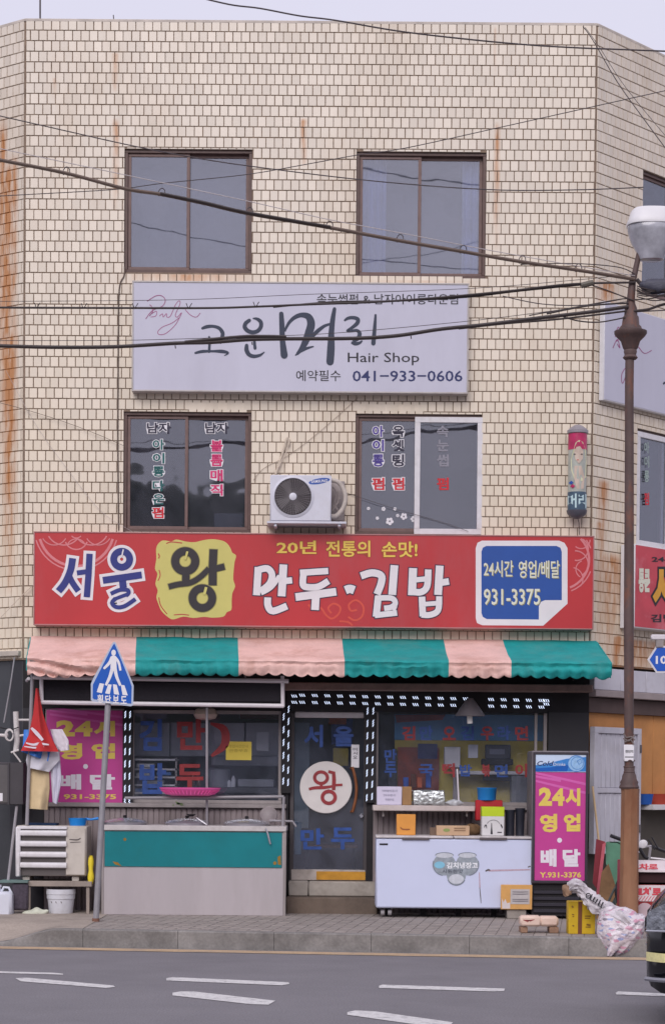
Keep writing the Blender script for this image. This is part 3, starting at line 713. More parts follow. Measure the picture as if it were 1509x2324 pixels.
obj('handle', MB().tube(hp, .017, 8), M('brown_handle', (128, 74, 38), .4, .2, 8), D)
obj('lock', MB().lathe(at(820, 1852, -.06), [(.028, 0), (.028, .03), (.018, .045)], 14, axis=(0, -1, 0)), M('chrome', (190, 190, 200), .25, .1, 4, metal=.8), D)
# round sign on the door
DS = thing('round_door_sign', 'round white board with one red Korean letter fixed to the glass door', 'sign', base(680, 800, FR.hit(740, 1846)[1], -.03))
c = at(739.5, 1787, -.03); R_ = 59.5/201
obj('board', MB().lathe(c+Vector((0, .02, 0)), [(R_-.006, 0), (R_, .006), (R_, .022), (R_-.006, .028)], 48, axis=(0, -1, 0)), M('white_board', (214, 208, 206), .5, .08, 5), DS)
RO = .0-.03+.012
a = Ink()
stroke(a, ringpts(728.5, 1765, 14.5, 13, 14), 7.5, FR, RO, closed=True); stroke(a, [(729, 1779), (729, 1788)], 6.5, FR, RO+.0004)
stroke(a, [(701, 1791, 6), (715, 1788, 7), (738, 1787, 7), (756, 1784, 5)], 6, FR, RO+.0008); stroke(a, [(745, 1751, 7), (757, 1754, 9), (758, 1770, 9), (757, 1793, 8)], 8, FR, RO+.0012, smooth=False)
stroke(a, [(758, 1782), (777, 1781)], 5.5, FR, RO+.0016); stroke(a, ringpts(746, 1809.5, 14.5, 13.5, 14), 8, FR, RO+.002, closed=True); stroke(a, [(747, 1792, 5), (742, 1800, 5)], 5, FR, RO+.0024)
obj('lettering', a, rdv, DS)
# steps at the door
stp = M('worn_step_stone', (168, 160, 152), .85, .25, 4, .0015, dirt=(98, 88, 80), dirt_amt=.7); stp2 = M('dark_step_stone', (108, 94, 84), .9, .3, 4, .002, dirt=(62, 54, 50), dirt_amt=.6)
zA, zB = FR.hit(745, 2000, .12)[1], FR.hit(745, 2036, .3)[1]
SX = (FR.hit(655, 2000, .1)[0], FR.hit(700, 2000, .1)[0], FR.hit(852, 2000, .1)[0])
mb = MB(); mb.box(SX[0], SX[1]-.003, -.12, .1, zB, zA, .01); obj('step_stone', mb, stp, B); mb = MB(); mb.box(SX[1]+.003, SX[2], -.122, .1, zB, zA-.004, .01); obj('step_stone', mb, stp, B)
mb = MB(); mb.box(SX[0]-.02, SX[2]+.02, -.36, .1, ZP-.03, zB-.002, .012); obj('step_stone', mb, stp2, B)
# interior things seen through the glass
def simple(name, label, cat, x0, y0, x1, y1, o0, o1, m, b=.004, group=None):
    r = FR.rect(x0, y0, x1, y1, o1); mb = MB(); mb.pbox(FR, *r, o0, o1, b); return obj(name, mb, m, None, label, cat, group)
bn = thing('menu_banner', 'wide blue and mustard banner on the wall inside the right shop window', 'banner', base(900, 1235, 1.3, -.55))
pb('blue_half', 895, 1622, 1232, 1680, -.57, -.55, M('banner_blue', (90, 160, 214), .6, .12, 2), bn); pb('mustard_half', 895, 1681, 1232, 1822, -.57, -.55, M('banner_mustard', (214, 190, 70), .6, .15, 2), bn)
a = Ink(); poly(a, [(896, 1622), (1010, 1622), (1004, 1634), (900, 1640)], FR, -.547); obj('red_corner', a, rdv, bn)
sh = thing('menu_photo_board', 'dim orange and blue food photo board left inside the right window', 'poster', base(905, 995, 1.4, -1.2))
pb('panel', 902, 1696, 996, 1800, -.52, -.5, M('food_photo', (150, 62, 36), .6, .6, 5), sh); pb('price_band', 948, 1688, 992, 1722, -.5, -.49, M('price_band', (40, 52, 120), .6, .3, 5), sh)
rg = thing('cash_register', 'black cash register with a raised display seen through the right window', 'cash register', base(1095, 1160, 1.5, -.9))
pb('body', 1094, 1722, 1164, 1736, -.53, -.3, dark, rg, .01); pb('display', 1101, 1690, 1158, 1722, -.48, -.4, M('register_plastic', (44, 46, 62), .4, .1), rg, .008); pb('screen', 1110, 1700, 1145, 1712, -.4, -.395, M('grey_screen', (110, 112, 130), .3), rg); pb('drawer', 1097, 1760, 1160, 1772, -.5, -.33, dark, rg, .006)
simple('counter_shelf', 'white shelf board behind the right shop window under the cash register', 'shelf', 1040, 1750, 1200, 1758, -.54, -.28, M('white_shelf', (205, 202, 205), .5))
pp_ = thing('paper_box', 'white paper towel box standing on a thin post behind the right window', 'box', base(1010, 1045, 1.4, -.6))
pb('carton', 1008, 1695, 1044, 1742, -.4, -.25, M('white_carton', (205, 202, 205), .7), pp_, .006); pb('post', 1028, 1742, 1038, 1830, -.34, -.3, alum, pp_)
simple('refrigerated_case', 'pale glass fronted case at the right end behind the shop window', 'cabinet', 1160, 1760, 1200, 1826, -.54, -.3, M('pale_case', (120, 122, 128), .4))
# left window interior
sv = thing('tray_rack', 'white shelf rack stacked with trays and blue tubs inside the left shop window', 'rack', base(305, 405, 1.3, -.9))
for y in (1722, 1744, 1762, 1780, 1798): pb('shelf', 303, y, 402, y+4, -.55, -.2, M('white_shelf', (205, 202, 205), .5), sv)
for x in (304, 400): pb('upright', x-2, 1720, x+2, 1824, -.26, -.2, alum, sv)
for i, (x, y, ww) in enumerate(((330, 1733, 40), (372, 1751, 34), (325, 1754, 30), (350, 1771, 44), (322, 1789, 30), (375, 1789, 30))): pb('tray', x-ww/2, y, x+ww/2, y+9, -.5, -.24, (M('tray_white', (185, 185, 190), .5), M('tub_blue', (60, 110, 170), .5))[i % 3 == 1], sv, .006)
wg = thing('kitchen_wall_cupboard', 'pale grey cupboard along the wall inside the left shop window', 'cupboard', base(300, 640, 1.9, -1.3))
for i, (x0, x1) in enumerate(((302, 385), (388, 470), (473, 555), (558, 636))): pb('cupboard_door', x0, 1640, x1, 1716, -.95, -.7-.01*i, M('cupboard_reflection_pale', (214, 216, 226), .5, .15, 2), wg, .006)  # doors brightened in colour to imitate the pale reflection on the window glass
pb('menu_strip', 545, 1618, 632, 1632, -.7, -.66, M('dark_red_strip', (84, 34, 36), .6), wg)
lamp = thing('glass_lamp_shade', 'round glass lamp shade hanging under the pipe frame above the left window', 'lamp', at(467, 1640, .3))
obj('shade', MB().lathe(at(467, 1634, .3), [(.05, 0), (.11, .015), (.135, .06), (.11, .12), (.04, .15)], 20), M('milky_glass', (168, 150, 140), .3, .12, 8), lamp); obj('socket', MB().lathe(at(467, 1600, .3), [(.03, -.01), (.03, .1)], 12), dark, lamp)
lamp = thing('bulb_lamp', 'energy saving bulb under a grey conical shade in front of the right window', 'lamp', at(1067, 1645, .3))
obj('shade', MB().lathe(at(1066, 1625, .3), [(.17, 0), (.165, .012), (.055, .17), (.03, .2)], 20), M('grey_enamel', (104, 98, 104), .4, .15, 8), lamp)
obj('bulb', MB().tube([at(1063, 1597, .32), at(1066, 1642, .32)], .032, 10), M('bulb_white', (226, 224, 222), .3, .05), lamp)
# folded notice
nt_ = thing('yellow_notice', 'plain yellow notice sheet stuck inside the left shop window', 'notice', at(541, 1727, -.06)); pb('sheet', 513, 1683, 571, 1725, -.066, -.06, M('yellow_paper', (222, 200, 84), .7, .06), nt_)
a = Ink(); [text(a, s, (520, 1690+i*10, 563, 1697+i*10), FR, -.058, .0) for i, s in enumerate(('영업시간안내', '연중무휴'))]; obj('lettering', a, M('faint_print', (176, 156, 62), .7), nt_)
# ---- LED strips: lit white dashes on black bars
led = M('led_white', (215, 228, 255), .4, 0, 1, emit=1.7)
LEDM = {}
def led_strip(label, px0, py0, px1, py1, rows, vert, skip=()):
    T = thing('led_light_strip', label, 'light strip', at((px0+px1)/2, py1, 0), 'lit LED strips round the shop front')
    pb('backing', px0, py0, px1, py1, -.004, .03, dark, T)
    def cluster(x, y):
        key = vert
        if key not in LEDM:
            mb = MB(); mb.weld = False; c = Vector((0, 0, 0)); s = 1/200
            for k in (-1, 0, 1):
                if not vert: q = [(-2.2+k*4.6, -3.2), (-1.2+k*4.6, -3.2), (1.9+k*4.6, 3.0), (.9+k*4.6, 3.0)]
                else: q = [(-3.4, -2.0+k*4.4), (-1.6, -2.6+k*4.4), (3.0, 1.0+k*4.4-1.6), (1.6, 2.2+k*4.4-1.2)]
                if vert: q = [(2.1, -3+k*5.2), (1.1, -3+k*5.2), (-2.1, 2.2+k*5.2), (-1.1, 2.2+k*5.2)]
                mb.prism(q, lambda a, b, d: (a*s, -d, -b*s), 0, .006)
            LEDM[key] = mb.mesh('led_cluster', led)
        o = bpy.data.objects.new('led_cluster', LEDM[key]); C.objects.link(o); o.parent = T; o.location = at(x, y, .031)-T.location
    for (a, b, c_, d, n) in rows:
        for i in range(n):
            if (a, i) in skip: continue
            cluster(a+(c_-a)*i/(n-1), b+(d-b)*i/(n-1))
led_strip('long horizontal double row of lit LED dashes above the door and right window', 651, 1571, 1242, 1616, [(686, 1578, 1228, 1590, 20), (686, 1594, 1228, 1605, 20), (668, 1580, 668.1, 1594, 2), (1239, 1590, 1239.1, 1598, 2)], False, skip=((686, 14),))
led_strip('lit LED dashes on the post between magenta poster and left shop window', 279, 1612, 302, 1832, [(285, 1622, 284, 1818, 8), (296, 1622, 294, 1818, 8)], True)
led_strip('lit LED dashes on the left door post beside the pipe frame', 638, 1608, 660, 1800, [(644, 1627, 643, 1773, 6), (655, 1610, 654, 1776, 7)], True)
led_strip('lit LED dashes on the post between glass door and right window', 828, 1617, 854, 1822, [(834, 1614, 832, 1811, 8), (847, 1614, 844, 1808, 8)], True)
# gutter beam across the front under the awning
bm_ = thing('gutter_beam', 'dusty pinkish beam running above the door and right window under the awning', 'beam', base(650, 1345, 2.6, .25))
pb('beam', 644, 1551, 1345, 1568, .03, .25, M('pinkish_beam', (136, 112, 106), .7, .25, 5, dirt=(80, 66, 62), dirt_amt=.5), bm_, .01)
# side wall at right (white soffit band, brown fascia, orange shutter, white door)
wb = M('white_fascia_panel', (196, 194, 204), .6, .1, 3, dirt=(140, 130, 126), dirt_amt=.4); orp = M('orange_shutter', (196, 136, 78), .7, .18, 3, dirt=(150, 100, 60), dirt_amt=.4)
zr = lambda y, px=1450: RT.hit(px, y)[1]
def rp(name, u0, u1, y0, y1, o0, o1, m, b=0, par=B, px=1450):
    mb = MB(); mb.pbox(RT, u0, u1, zr(y1, px), zr(y0, px), o0, o1, b); return obj(name, mb, m, par)
u0_ = 0.02
u = .02
while u < 4.2: rp('fascia_panel', u, u+.52, 1524, 1572, -.1, .05+random.uniform(0, .004), wb, .004); u += .526
rp('fascia_trim', 0, 4.2, 1573, 1588, -.1, .09, M('fascia_trim', (150, 138, 138), .6, .15, 4), .006)
rp('lintel', 0, 4.2, 1590, 1622, -.2, 0, M('brown_fascia', (84, 68, 66), .8, .2, 4))
for k in range(3): rp('shutter_leaf', .0+k*1.4, 1.396+k*1.4, 1622, 1802, -.12, -.06, orp, .004)
rp('shutter_sill', 1.16, 4.2, 1826, 1838, -.16, .12, M('white_shelf', (205, 202, 205), .5), .004)
rp('dado', 0, 4.2, 1802, 2110, -.3, -.14, M('olive_grey_dado', (84, 78, 72), .85, .2, 2, dirt=(50, 46, 44), dirt_amt=.4))
mb = MB(); mb.pbox(RT, 0, 4.2, -.1, zr(2110)+.02, -.3, -.02); obj('plinth', mb, stp2, B)
mb = MB(); mb.pbox(FR, XR-.16, XR-.001, ZP, ZT-.01, -.22, -.21); obj('jamb', mb, dkwall, B)
# white louvred door
du0, du1 = RT.hit(1358, 1790, .12)[0]-.25, RT.hit(1462, 1790, .12)[0]
wd = MB(); z0d, z1d = zr(1936, 1400), zr(1652, 1400)
WD = obj('side_door', frame_mb(RT, max(.02, du0), du1, z0d, z1d, .07, .0, .07), M('white_door_paint', (190, 188, 198), .5, .1, 4, dirt=(140, 132, 132), dirt_amt=.4), B, label='white boarded door behind the street lamp')
u = max(.02, du0)+.075
while u < du1-.1:
    mb = MB(); mb.pbox(RT, u, u+.09, z0d+.07, (z0d+z1d)/2-.03, .01, .045, .006); mb.pbox(RT, u, u+.09, (z0d+z1d)/2+.03, z1d-.07, .01, .045, .006); obj('door_board', mb, MATS['white_door_paint'], WD); u += .093
obj('door_rail', MB().pbox(RT, max(.02, du0)+.07, du1-.07, (z0d+z1d)/2-.028, (z0d+z1d)/2+.028, .01, .062, .004), MATS['white_door_paint'], WD)
obj('door_back', MB().pbox(RT, max(.02, du0)+.05, du1-.05, z0d+.03, z1d-.03, -.02, .008), MATS['white_door_paint'], WD)
for y in (1700, 1880): obj('hinge', MB().pbox(RT, du1-.035, du1-.012, zr(y+9), zr(y-9), .07, .085, .002), M('dark_hinge', (90, 84, 88), .5), WD)
# left chamfer shop front: dark glass in black frames
zl_ = lambda y: LF.hit(22, y)[1]
def lp(name, u0, u1, y0, y1, o0, o1, m, b=0, par=B): mb = MB(); mb.pbox(LF, u0, u1, zl_(y1), zl_(y0), o0, o1, b); return obj(name, mb, m, par)
lp('ledge', .6, 4.98, 1478, 1490, -.2, .06, M('pale_ledge', (186, 176, 166), .7, .2, 4), .006)
for k in range(3): lp('glass_panel', .7+k*1.4, 2.05+k*1.4 if k < 2 else 4.76, 1492, 2060, -.1, -.07, M('smoked_panel', (58, 60, 64), .22, .3, 1.2, spec=.6))
for u in (.6, 2.05, 3.45, 4.78): lp('frame_post', u, u+(.1 if u < 4.7 else .2), 1490, 2085, -.15, -.02, M('charcoal_frame', (48, 48, 54), .5, .2, 4), .004)
mb = MB(); mb.pbox(LF, .6, 4.98, -.1, zl_(2060), -.2, -.03); obj('plinth', mb, stp2, B)

# ================================================================== SIGNS
def signbox(name, label, cat, P, x0, y0, x1, y1, o0, o1, face, edge, trim=.018):
    r = P.rect(x0, y0, x1, y1, o1); T = thing(name, label, cat, P.pt((r[0]+r[1])/2, r[2], o1))
    obj('casing', MB().pbox(P, r[0], r[1], r[2], r[3], o0, o1-.004, .006), edge, T)
    obj('face', MB().pbox(P, r[0]+trim, r[1]-trim, r[2]+trim, r[3]-trim, o1-.004, o1), face, T)
    for t in ((r[0], r[1], r[3]-trim, r[3]), (r[0], r[1], r[2], r[2]+trim), (r[0], r[0]+trim, r[2]+trim, r[3]-trim), (r[1]-trim, r[1], r[2]+trim, r[3]-trim)):
        obj('trim', MB().pbox(P, *t, o1-.004, o1+.008, .003), edge, T)
    return T
lav = M('sign_white', (190, 189, 206), .42, .06, 1.6, streak=.35, dirt=(165, 162, 178), dirt_amt=.3); edgew = M('sign_edge', (182, 176, 174), .5, .12, 5, dirt=(130, 110, 90), dirt_amt=.5)
ink_slate = M('slate_ink', (46, 54, 74), .6, .06); navy = M('navy_ink', (38, 46, 96), .6, .05); blk = M('black_ink', (34, 32, 42), .6, .05); mauve = M('mauve_ink', (158, 84, 128), .6, .1)
SO = .15
HSG = signbox('hair_shop_sign', 'wide pale lavender hair salon sign with brush lettering between the upper windows', 'sign', FR, 300, 640, 1063, 891, .01, SO, lav, edgew)
o = SO+.0015; a = Ink()
def S(a, pts, w=8, k=[0], **kw): k[0] = (k[0]+1) % 9; stroke(a, pts, w, FR, kw.pop('o', o)+.00035*k[0], **kw)
S(a, [(460, 745, 6), (470, 741.5, 8), (484, 740.5, 7), (498, 745, 8), (505.5, 756, 9), (504, 766, 8), (501, 778, 5)], cap='round')
S(a, [(475, 765, 5), (476, 780, 6), (475, 798, 6)], smooth=False, cap='round'); S(a, [(444, 801, 5), (460, 797.5, 7), (482, 797, 5), (504, 797.5, 8), (518, 801, 5), (510, 807, 2)], cap='round')
a.mark(); S(a, [(566, 727, 8), (557.5, 734, 9), (556, 743, 9.5), (563, 751, 9.5), (574, 754, 9), (585, 751, 9), (592, 742, 9), (592, 731, 9), (584, 724, 7), (575, 722.5, 3)], cap='round')
S(a, [(535, 772, 3), (545, 768.5, 8), (575, 767, 8), (600, 767, 8), (612, 769, 4)]); S(a, [(577, 770, 6), (579, 790, 7)], smooth=False, cap='round')
S(a, [(560, 784, 8), (560, 795, 10), (566, 805, 9), (577, 808.5, 8), (590, 806, 6), (600, 799, 2)], cap='round')
a.mark(); S(a, [(638.5, 712, 10), (640, 740, 12), (641, 770, 12), (645, 806, 16)], cap='round')
S(a, [(646, 752, 5), (655, 734, 7), (668, 721, 9), (684, 715, 11), (700, 719, 15), (706, 735, 18), (701, 755, 18), (692, 778, 15), (684, 792, 11), (674, 804, 6)])
S(a, [(671, 806, 3), (684, 796, 7), (698, 790, 6), (711, 786.5, 3)], cap='round'); S(a, [(704, 768, 8), (720, 752, 9), (736, 740, 7), (750, 735, 5)])
S(a, [(759, 701, 8), (755, 725, 11), (752, 755, 13), (751, 790, 17), (749, 821, 17)], cap='round')
a.mark(); S(a, [(781, 728, 4), (790, 722, 7), (803, 721, 8), (812, 725, 9), (810, 734, 9), (798, 744, 7), (788, 751, 6), (798, 751, 6), (810, 750, 7), (816, 757, 9), (812, 768, 9), (800, 774, 8)]); S(a, [(797, 777, 5), (806, 780, 8), (816, 778, 6), (822, 773, 3)])
S(a, [(852, 715, 5), (850, 745, 8), (847, 779, 10)], cap='round')
obj('brush_lettering', a, ink_slate, HSG)
a = Ink()
Bz = lambda L: [(300+x/3.7725, 640+y/3.7725, 1.5) for x, y in L]
for L in ([(130, 165), (200, 120), (255, 118), (285, 155), (262, 205), (190, 235), (150, 270), (118, 316)], [(150, 195), (165, 205), (178, 250), (150, 290)], [(170, 270), (210, 250), (205, 290), (160, 300)],
          [(235, 292), (262, 272), (268, 300), (295, 270), (300, 300), (330, 290), (370, 200), (400, 162), (412, 185), (372, 280), (390, 300), (425, 262), (400, 320), (360, 380), (290, 440), (235, 450), (222, 425), (262, 385), (345, 350), (405, 305)], [(455, 235), (500, 282), (550, 300), (585, 265)]): S(a, Bz(L), 1.5)
obj('script_logo', a, mauve, HSG)
a = Ink(); text(a, '속눈썹펌 & 남자아이롱다운펌', (719, 667, 1039, 691), FR, o, .008); text(a, 'Hair Shop', (789, 800, 951, 829), FR, o, .004); text(a, '예약필수', (672, 840, 773, 865), FR, o, .004); obj('lettering', a, blk, HSG)
a = Ink(); text(a, '041−933−0606', (800, 841, 1049, 866), FR, o, .012); obj('lettering', a, navy, HSG)
# ---- restaurant sign
red = M('sign_red', (182, 46, 52), .38, .10, 1.6, streak=.35, dirt=(168, 84, 90), dirt_amt=.5); edger = M('sign_frame_pinkish', (172, 120, 120), .5, .15, 5, dirt=(110, 90, 80), dirt_amt=.5)
RS = signbox('restaurant_sign', 'long red dumpling and gimbap restaurant sign above the striped awning', 'sign', FR, 77, 1211, 1347, 1424, .01, .2, red, edger, .014)
o = .2015
pinkp = M('flower_print', (208, 122, 128), .5, .08); a = Ink()
def arcs(a, cx, cy, lst, clipf):
    for (x, y, r, a0, a1, ww) in lst:
        p = [q for q in ringpts(cx+x, cy+y, r, r, max(6, int((a1-a0)/8)), a0, a1)]
        run = []
        for q in p+[None]:
            if q and clipf(*q): run.append(q)
            else:
                if len(run) > 2: S(a, run, ww, smooth=False, o=.2002)
                run = []
arcs(a, 174, 1199, [(0, 0, 95, 0, 180, 3), (0, 0, 86, 0, 180, 6), (-28, -2, 40, 20, 175, 3), (34, -2, 40, 5, 160, 3), (-50, 8, 30, 30, 150, 2.5), (50, 8, 30, 30, 150, 2.5), (0, 22, 26, 20, 160, 3), (0, 8, 14, 0, 180, 2.5), (-62, -6, 22, 0, 120, 2.5), (62, -6, 22, 60, 180, 2.5), (0, 46, 22, 200, 340, 2.5)], lambda x, y: y > 1216 and x > 82)
arcs(a, 1268, 1270, [(0, 0, 76, -60, 85, 3), (0, 0, 68, -60, 85, 5), (36, 10, 30, -90, 60, 3), (40, -24, 26, -60, 100, 3), (28, 44, 26, -80, 40, 2.5), (50, -45, 20, 0, 130, 2.5), (58, 22, 20, 120, 250, 2.5)], lambda x, y: x > 1292 and y > 1220 and x < 1342)
obj('flower_print', a, pinkp, RS)
a = Ink()
for L in ([(700, 1372), (712, 1384), (728, 1380), (738, 1394)], [(752, 1392), (745, 1380), (757, 1370), (772, 1378), (768, 1394), (752, 1404), (738, 1394)], [(790, 1400), (806, 1408), (822, 1398), (824, 1376), (808, 1362), (792, 1372), (796, 1386), (810, 1384)], [(770, 1410), (790, 1412), (800, 1420)]): S(a, [(x, y) for x, y in L], 4.5, o=.2002)
obj('cloud_swirl', a, M('orange_red_print', (204, 74, 58), .5, .08), RS)
ls = lambda L, ox, oy, s: [(ox+p[0]/s, oy+p[1]/s)+tuple(q/s for q in p[2:]) for p in L]
def letters(spec, ox, oy, s, m_in, m_out, grow, par, rings=()):
    A_, B_ = Ink(), Ink()
    for L, ww, sm in spec:
        if L == 'mark': A_.mark(); B_.mark(); continue
        if L == 'ring': q = ringpts(ox+ww[0]/s, oy+ww[1]/s, ww[2]/s, ww[2]/s, 20); S(A_, q, ww[3]/s, closed=True, add=grow, o=.2015); S(B_, q, ww[3]/s, closed=True, o=.2055); continue
        L2 = ls(L, ox, oy, s); S(A_, L2, ww/s, smooth=sm, add=grow, o=.2015); S(B_, L2, ww/s, smooth=sm, o=.2055)
    for (cx, cy, r, ww) in rings:
        q = ringpts(ox+cx/s, oy+cy/s, r/s, r/s, 20); S(A_, q, ww/s, closed=True, add=grow, o=.2015); S(B_, q, ww/s, closed=True, o=.2055)
    if m_out: obj('letter_outline', A_, m_out, par)
    obj('lettering', B_, m_in, par)
wht = M('sign_letter_white', (222, 216, 220), .5, .05); nav2 = M('sign_letter_blue', (34, 44, 122), .5, .08); navo = M('letter_outline_navy', (56, 34, 66), .5, .05)
letters([([(243, 215), (228, 300), (190, 390), (140, 455)], 50, True), ([(212, 330), (240, 390), (285, 455)], 44, True), ([(274, 322), (350, 312)], 36, False), ([(366, 182), (358, 340), (346, 498)], 46, False),
         ('mark', 0, 0), ('ring', (600, 222, 58, 50), 0), ([(463, 376), (746, 336)], 50, False), ([(602, 350), (612, 430)], 52, False), ([(520, 474), (585, 446), (640, 446), (650, 468), (630, 488)], 30, True), ([(640, 478), (590, 496), (545, 514)], 26, True), ([(556, 506), (530, 540), (560, 570), (620, 564), (700, 512)], 30, True)],
        90, 1200, 3.2106, nav2, wht, 6.6, RS)
yb = Ink(); pts = [(865, 110), (900, 85), (960, 92), (1000, 78), (1060, 92), (1130, 98), (1190, 84), (1250, 76), (1300, 80), (1340, 90), (1372, 112), (1395, 150), (1405, 175), (1432, 195), (1422, 240), (1415, 300), (1412, 370), (1425, 420), (1405, 470), (1400, 530), (1398, 590), (1365, 608), (1340, 640), (1260, 648), (1200, 642), (1120, 650), (1050, 640), (980, 660), (945, 650), (890, 600), (868, 550), (852, 500), (862, 450), (845, 400), (860, 330), (842, 290), (852, 220), (850, 150)]
pts = catmull(ls(pts, 90, 1200, 3.2106), 3, True); yb2 = Ink(); poly(yb2, pts, FR, .2008); obj('yellow_brush_patch', yb2, M('sign_yellow', (200, 190, 108), .5, .05), RS)
a = Ink()
for L in ([(866, 180), (874, 200), (868, 216)], [(872, 300), (880, 340), (864, 380)], [(870, 500), (884, 560), (930, 622)], [(980, 628), (1040, 624), (1090, 630)], [(1436, 440), (1410, 480), (1408, 560)], [(925, 108), (960, 96), (1040, 104)]): S(a, ls(L, 90, 1200, 3.2106), 2.2, o=.2012)
obj('brush_scratches', a, red, RS)
letters([([(1068, 300), (1066, 395)], 54, False), ([(942, 422), (1010, 405), (1100, 392), (1170, 352), (1235, 290)], 40, True), ([(1268, 150), (1262, 270), (1262, 412)], 58, False), ([(1280, 292), (1348, 275)], 46, False)],
        90, 1200, 3.2106, M('sign_letter_black', (40, 34, 40), .5, .05), M('olive_shade', (150, 142, 84), .5), 1.6, RS, rings=[(1062, 236, 73, 58), (1187, 505, 72, 56)])
sl_ = Ink(); S(sl_, ls([(1078, 165), (1062, 225)], 90, 1200, 3.2106), 5, o=.2095, smooth=False); S(sl_, ls([(1215, 425), (1200, 480)], 90, 1200, 3.2106), 6, o=.2095, smooth=False); obj('letter_slits', sl_, MATS['sign_yellow'], RS)
sl_ = Ink(); S(sl_, ls([(612, 150), (600, 205)], 90, 1200, 3.2106), 3, o=.2095, smooth=False); obj('letter_slits', sl_, wht, RS)
letters([([(112, 268), (100, 465)], 50, False), ([(112, 288), (175, 278), (208, 320), (190, 385), (125, 440)], 46, True), ([(130, 450), (200, 410), (262, 330)], 34, True), ([(288, 250), (275, 472)], 54, False), ([(290, 366), (348, 360)], 44, False), ([(178, 480), (180, 540), (215, 575), (312, 540)], 48, True),
         ('mark', 0, 0), ([(403, 308), (600, 295)], 44, False), ([(428, 312), (424, 390), (455, 408), (530, 405), (602, 365)], 46, True), ([(372, 478), (656, 440)], 54, False), ([(514, 462), (508, 568)], 54, False),
         ('mark', 0, 0), ([(720, 430), (750, 420), (782, 430)], 58, True),
         ('mark', 0, 0), ([(828, 330), (905, 308), (970, 328), (968, 385), (940, 458)], 50, True), ([(1062, 255), (1046, 462)], 54, False), ([(950, 470), (934, 615)], 48, False), ([(930, 485), (1040, 485), (1068, 520), (1040, 548), (990, 556)], 38, True), ([(925, 605), (1080, 588)], 40, False), ([(1040, 545), (1075, 560)], 36, False),
         ('mark', 0, 0), ([(1192, 275), (1184, 465)], 56, False), ([(1298, 285), (1290, 400), (1250, 442), (1190, 440)], 46, True), ([(1200, 358), (1290, 350)], 36, False), ([(1378, 258), (1366, 462)], 54, False), ([(1380, 378), (1442, 368)], 46, False), ([(1254, 475), (1260, 612)], 46, False), ([(1374, 472), (1366, 570), (1310, 602), (1250, 600)], 42, True), ([(1262, 528), (1365, 520)], 32, False)],
        550, 1200, 3.0796, wht, navo, 2.3, RS)
a, b_ = Ink(), Ink()
for ch, rc in (('20년', (628, 1227, 718, 1257)), ('전통의', (740, 1227, 840, 1264)), ('손맛!', (866, 1229, 947, 1265))): text(a, ch, rc, FR, .2015, .02, grow=.04); text(b_, ch, rc, FR, .2030, .02)
obj('letter_outline', a, M('orange_outline', (160, 62, 40), .5), RS); obj('lettering', b_, M('sign_letter_gold', (224, 192, 84), .5, .05), RS)
a = Ink(); rr = [(1093, 1227), (1268, 1227), (1280, 1232), (1287, 1244), (1287, 1370), (1232, 1420), (1094, 1419), (1082, 1414), (1079, 1403), (1079, 1244), (1083, 1232)]; poly(a, rr, FR, .2010); obj('white_patch', a, wht, RS)
a = Ink(); poly(a, [(1103, 1239), (1262, 1239), (1271, 1243), (1274, 1252), (1274, 1362), (1236, 1362), (1227, 1366), (1222, 1376), (1222, 1406), (1104, 1405), (1095, 1400), (1092, 1391), (1092, 1252), (1095, 1243)], FR, .2016); obj('blue_patch', a, M('sign_blue', (24, 74, 154), .45, .06), RS)
a, b_ = Ink(), Ink()
for ch, rc in (('24시간', (1097, 1272, 1164, 1309)), ('영업/배달', (1176, 1272, 1269, 1312)), ('931-3375', (1097, 1336, 1225, 1373))): text(a, ch, (rc[0]+1.6, rc[1]+1.6, rc[2]+1.6, rc[3]+1.6), FR, .2022, .014); text(b_, ch, rc, FR, .203, .012)
obj('letter_shadow', a, M('olive_shade', (150, 142, 84), .5), RS); obj('lettering', b_, M('sign_letter_cream', (218, 218, 200), .5), RS)
# signs on the right wall
def rsign(name, label, xE, x0, y0, x1, y1, thick, face):
    """box sign on the side wall; xE = photo x of its near edge at the wall"""
    uF, zt = RT.hit(x0, y0, thick); zb = RT.hit(x0, y1, thick)[1]
    T = thing(name, label, 'sign', RT.pt(uF+.8, zb, thick))
    obj('casing', MB().pbox(RT, uF, uF+2.2, zb, zt, .02, thick-.004, .004), M('white_sign_edge', (214, 212, 216), .5, .08), T)
    obj('face', MB().pbox(RT, uF+.012, uF+2.19, zb+.012, zt-.012, thick-.004, thick), face, T); return T, uF, zb, zt
HS2, *_ = rsign('side_hair_sign', 'pale lavender hair salon sign on the side wall behind the street lamp', 1358, 1372, 682, 1509, 908, .09, lav)
a = Ink()
for L in ([(1395, 765), (1402, 742), (1408, 760), (1398, 775)], [(1428, 760), (1440, 775), (1450, 790), (1462, 802), (1478, 795)], [(1418, 835), (1410, 850), (1412, 870), (1424, 840)], [(1390, 790), (1400, 770), (1406, 790), (1400, 780)]): stroke(a, [(x, y, 1.5) for x, y in L], 1.5, RT, .0925)
obj('script_logo', a, mauve, HS2)
a = Ink(); stroke(a, [(1504, 872, 3), (1509, 868, 5), (1524, 866, 6)], 5, RT, .0925); obj('brush_lettering', a, ink_slate, HS2)
RS2, *_ = rsign('side_red_sign', 'pinkish red shop sign with yellow lettering on the side wall right of the lamp post', 1408, 1441, 1234, 1509, 1424, .22, M('faded_red', (196, 62, 76), .45, .2, 2.2, dirt=(214, 150, 160), dirt_amt=.5))
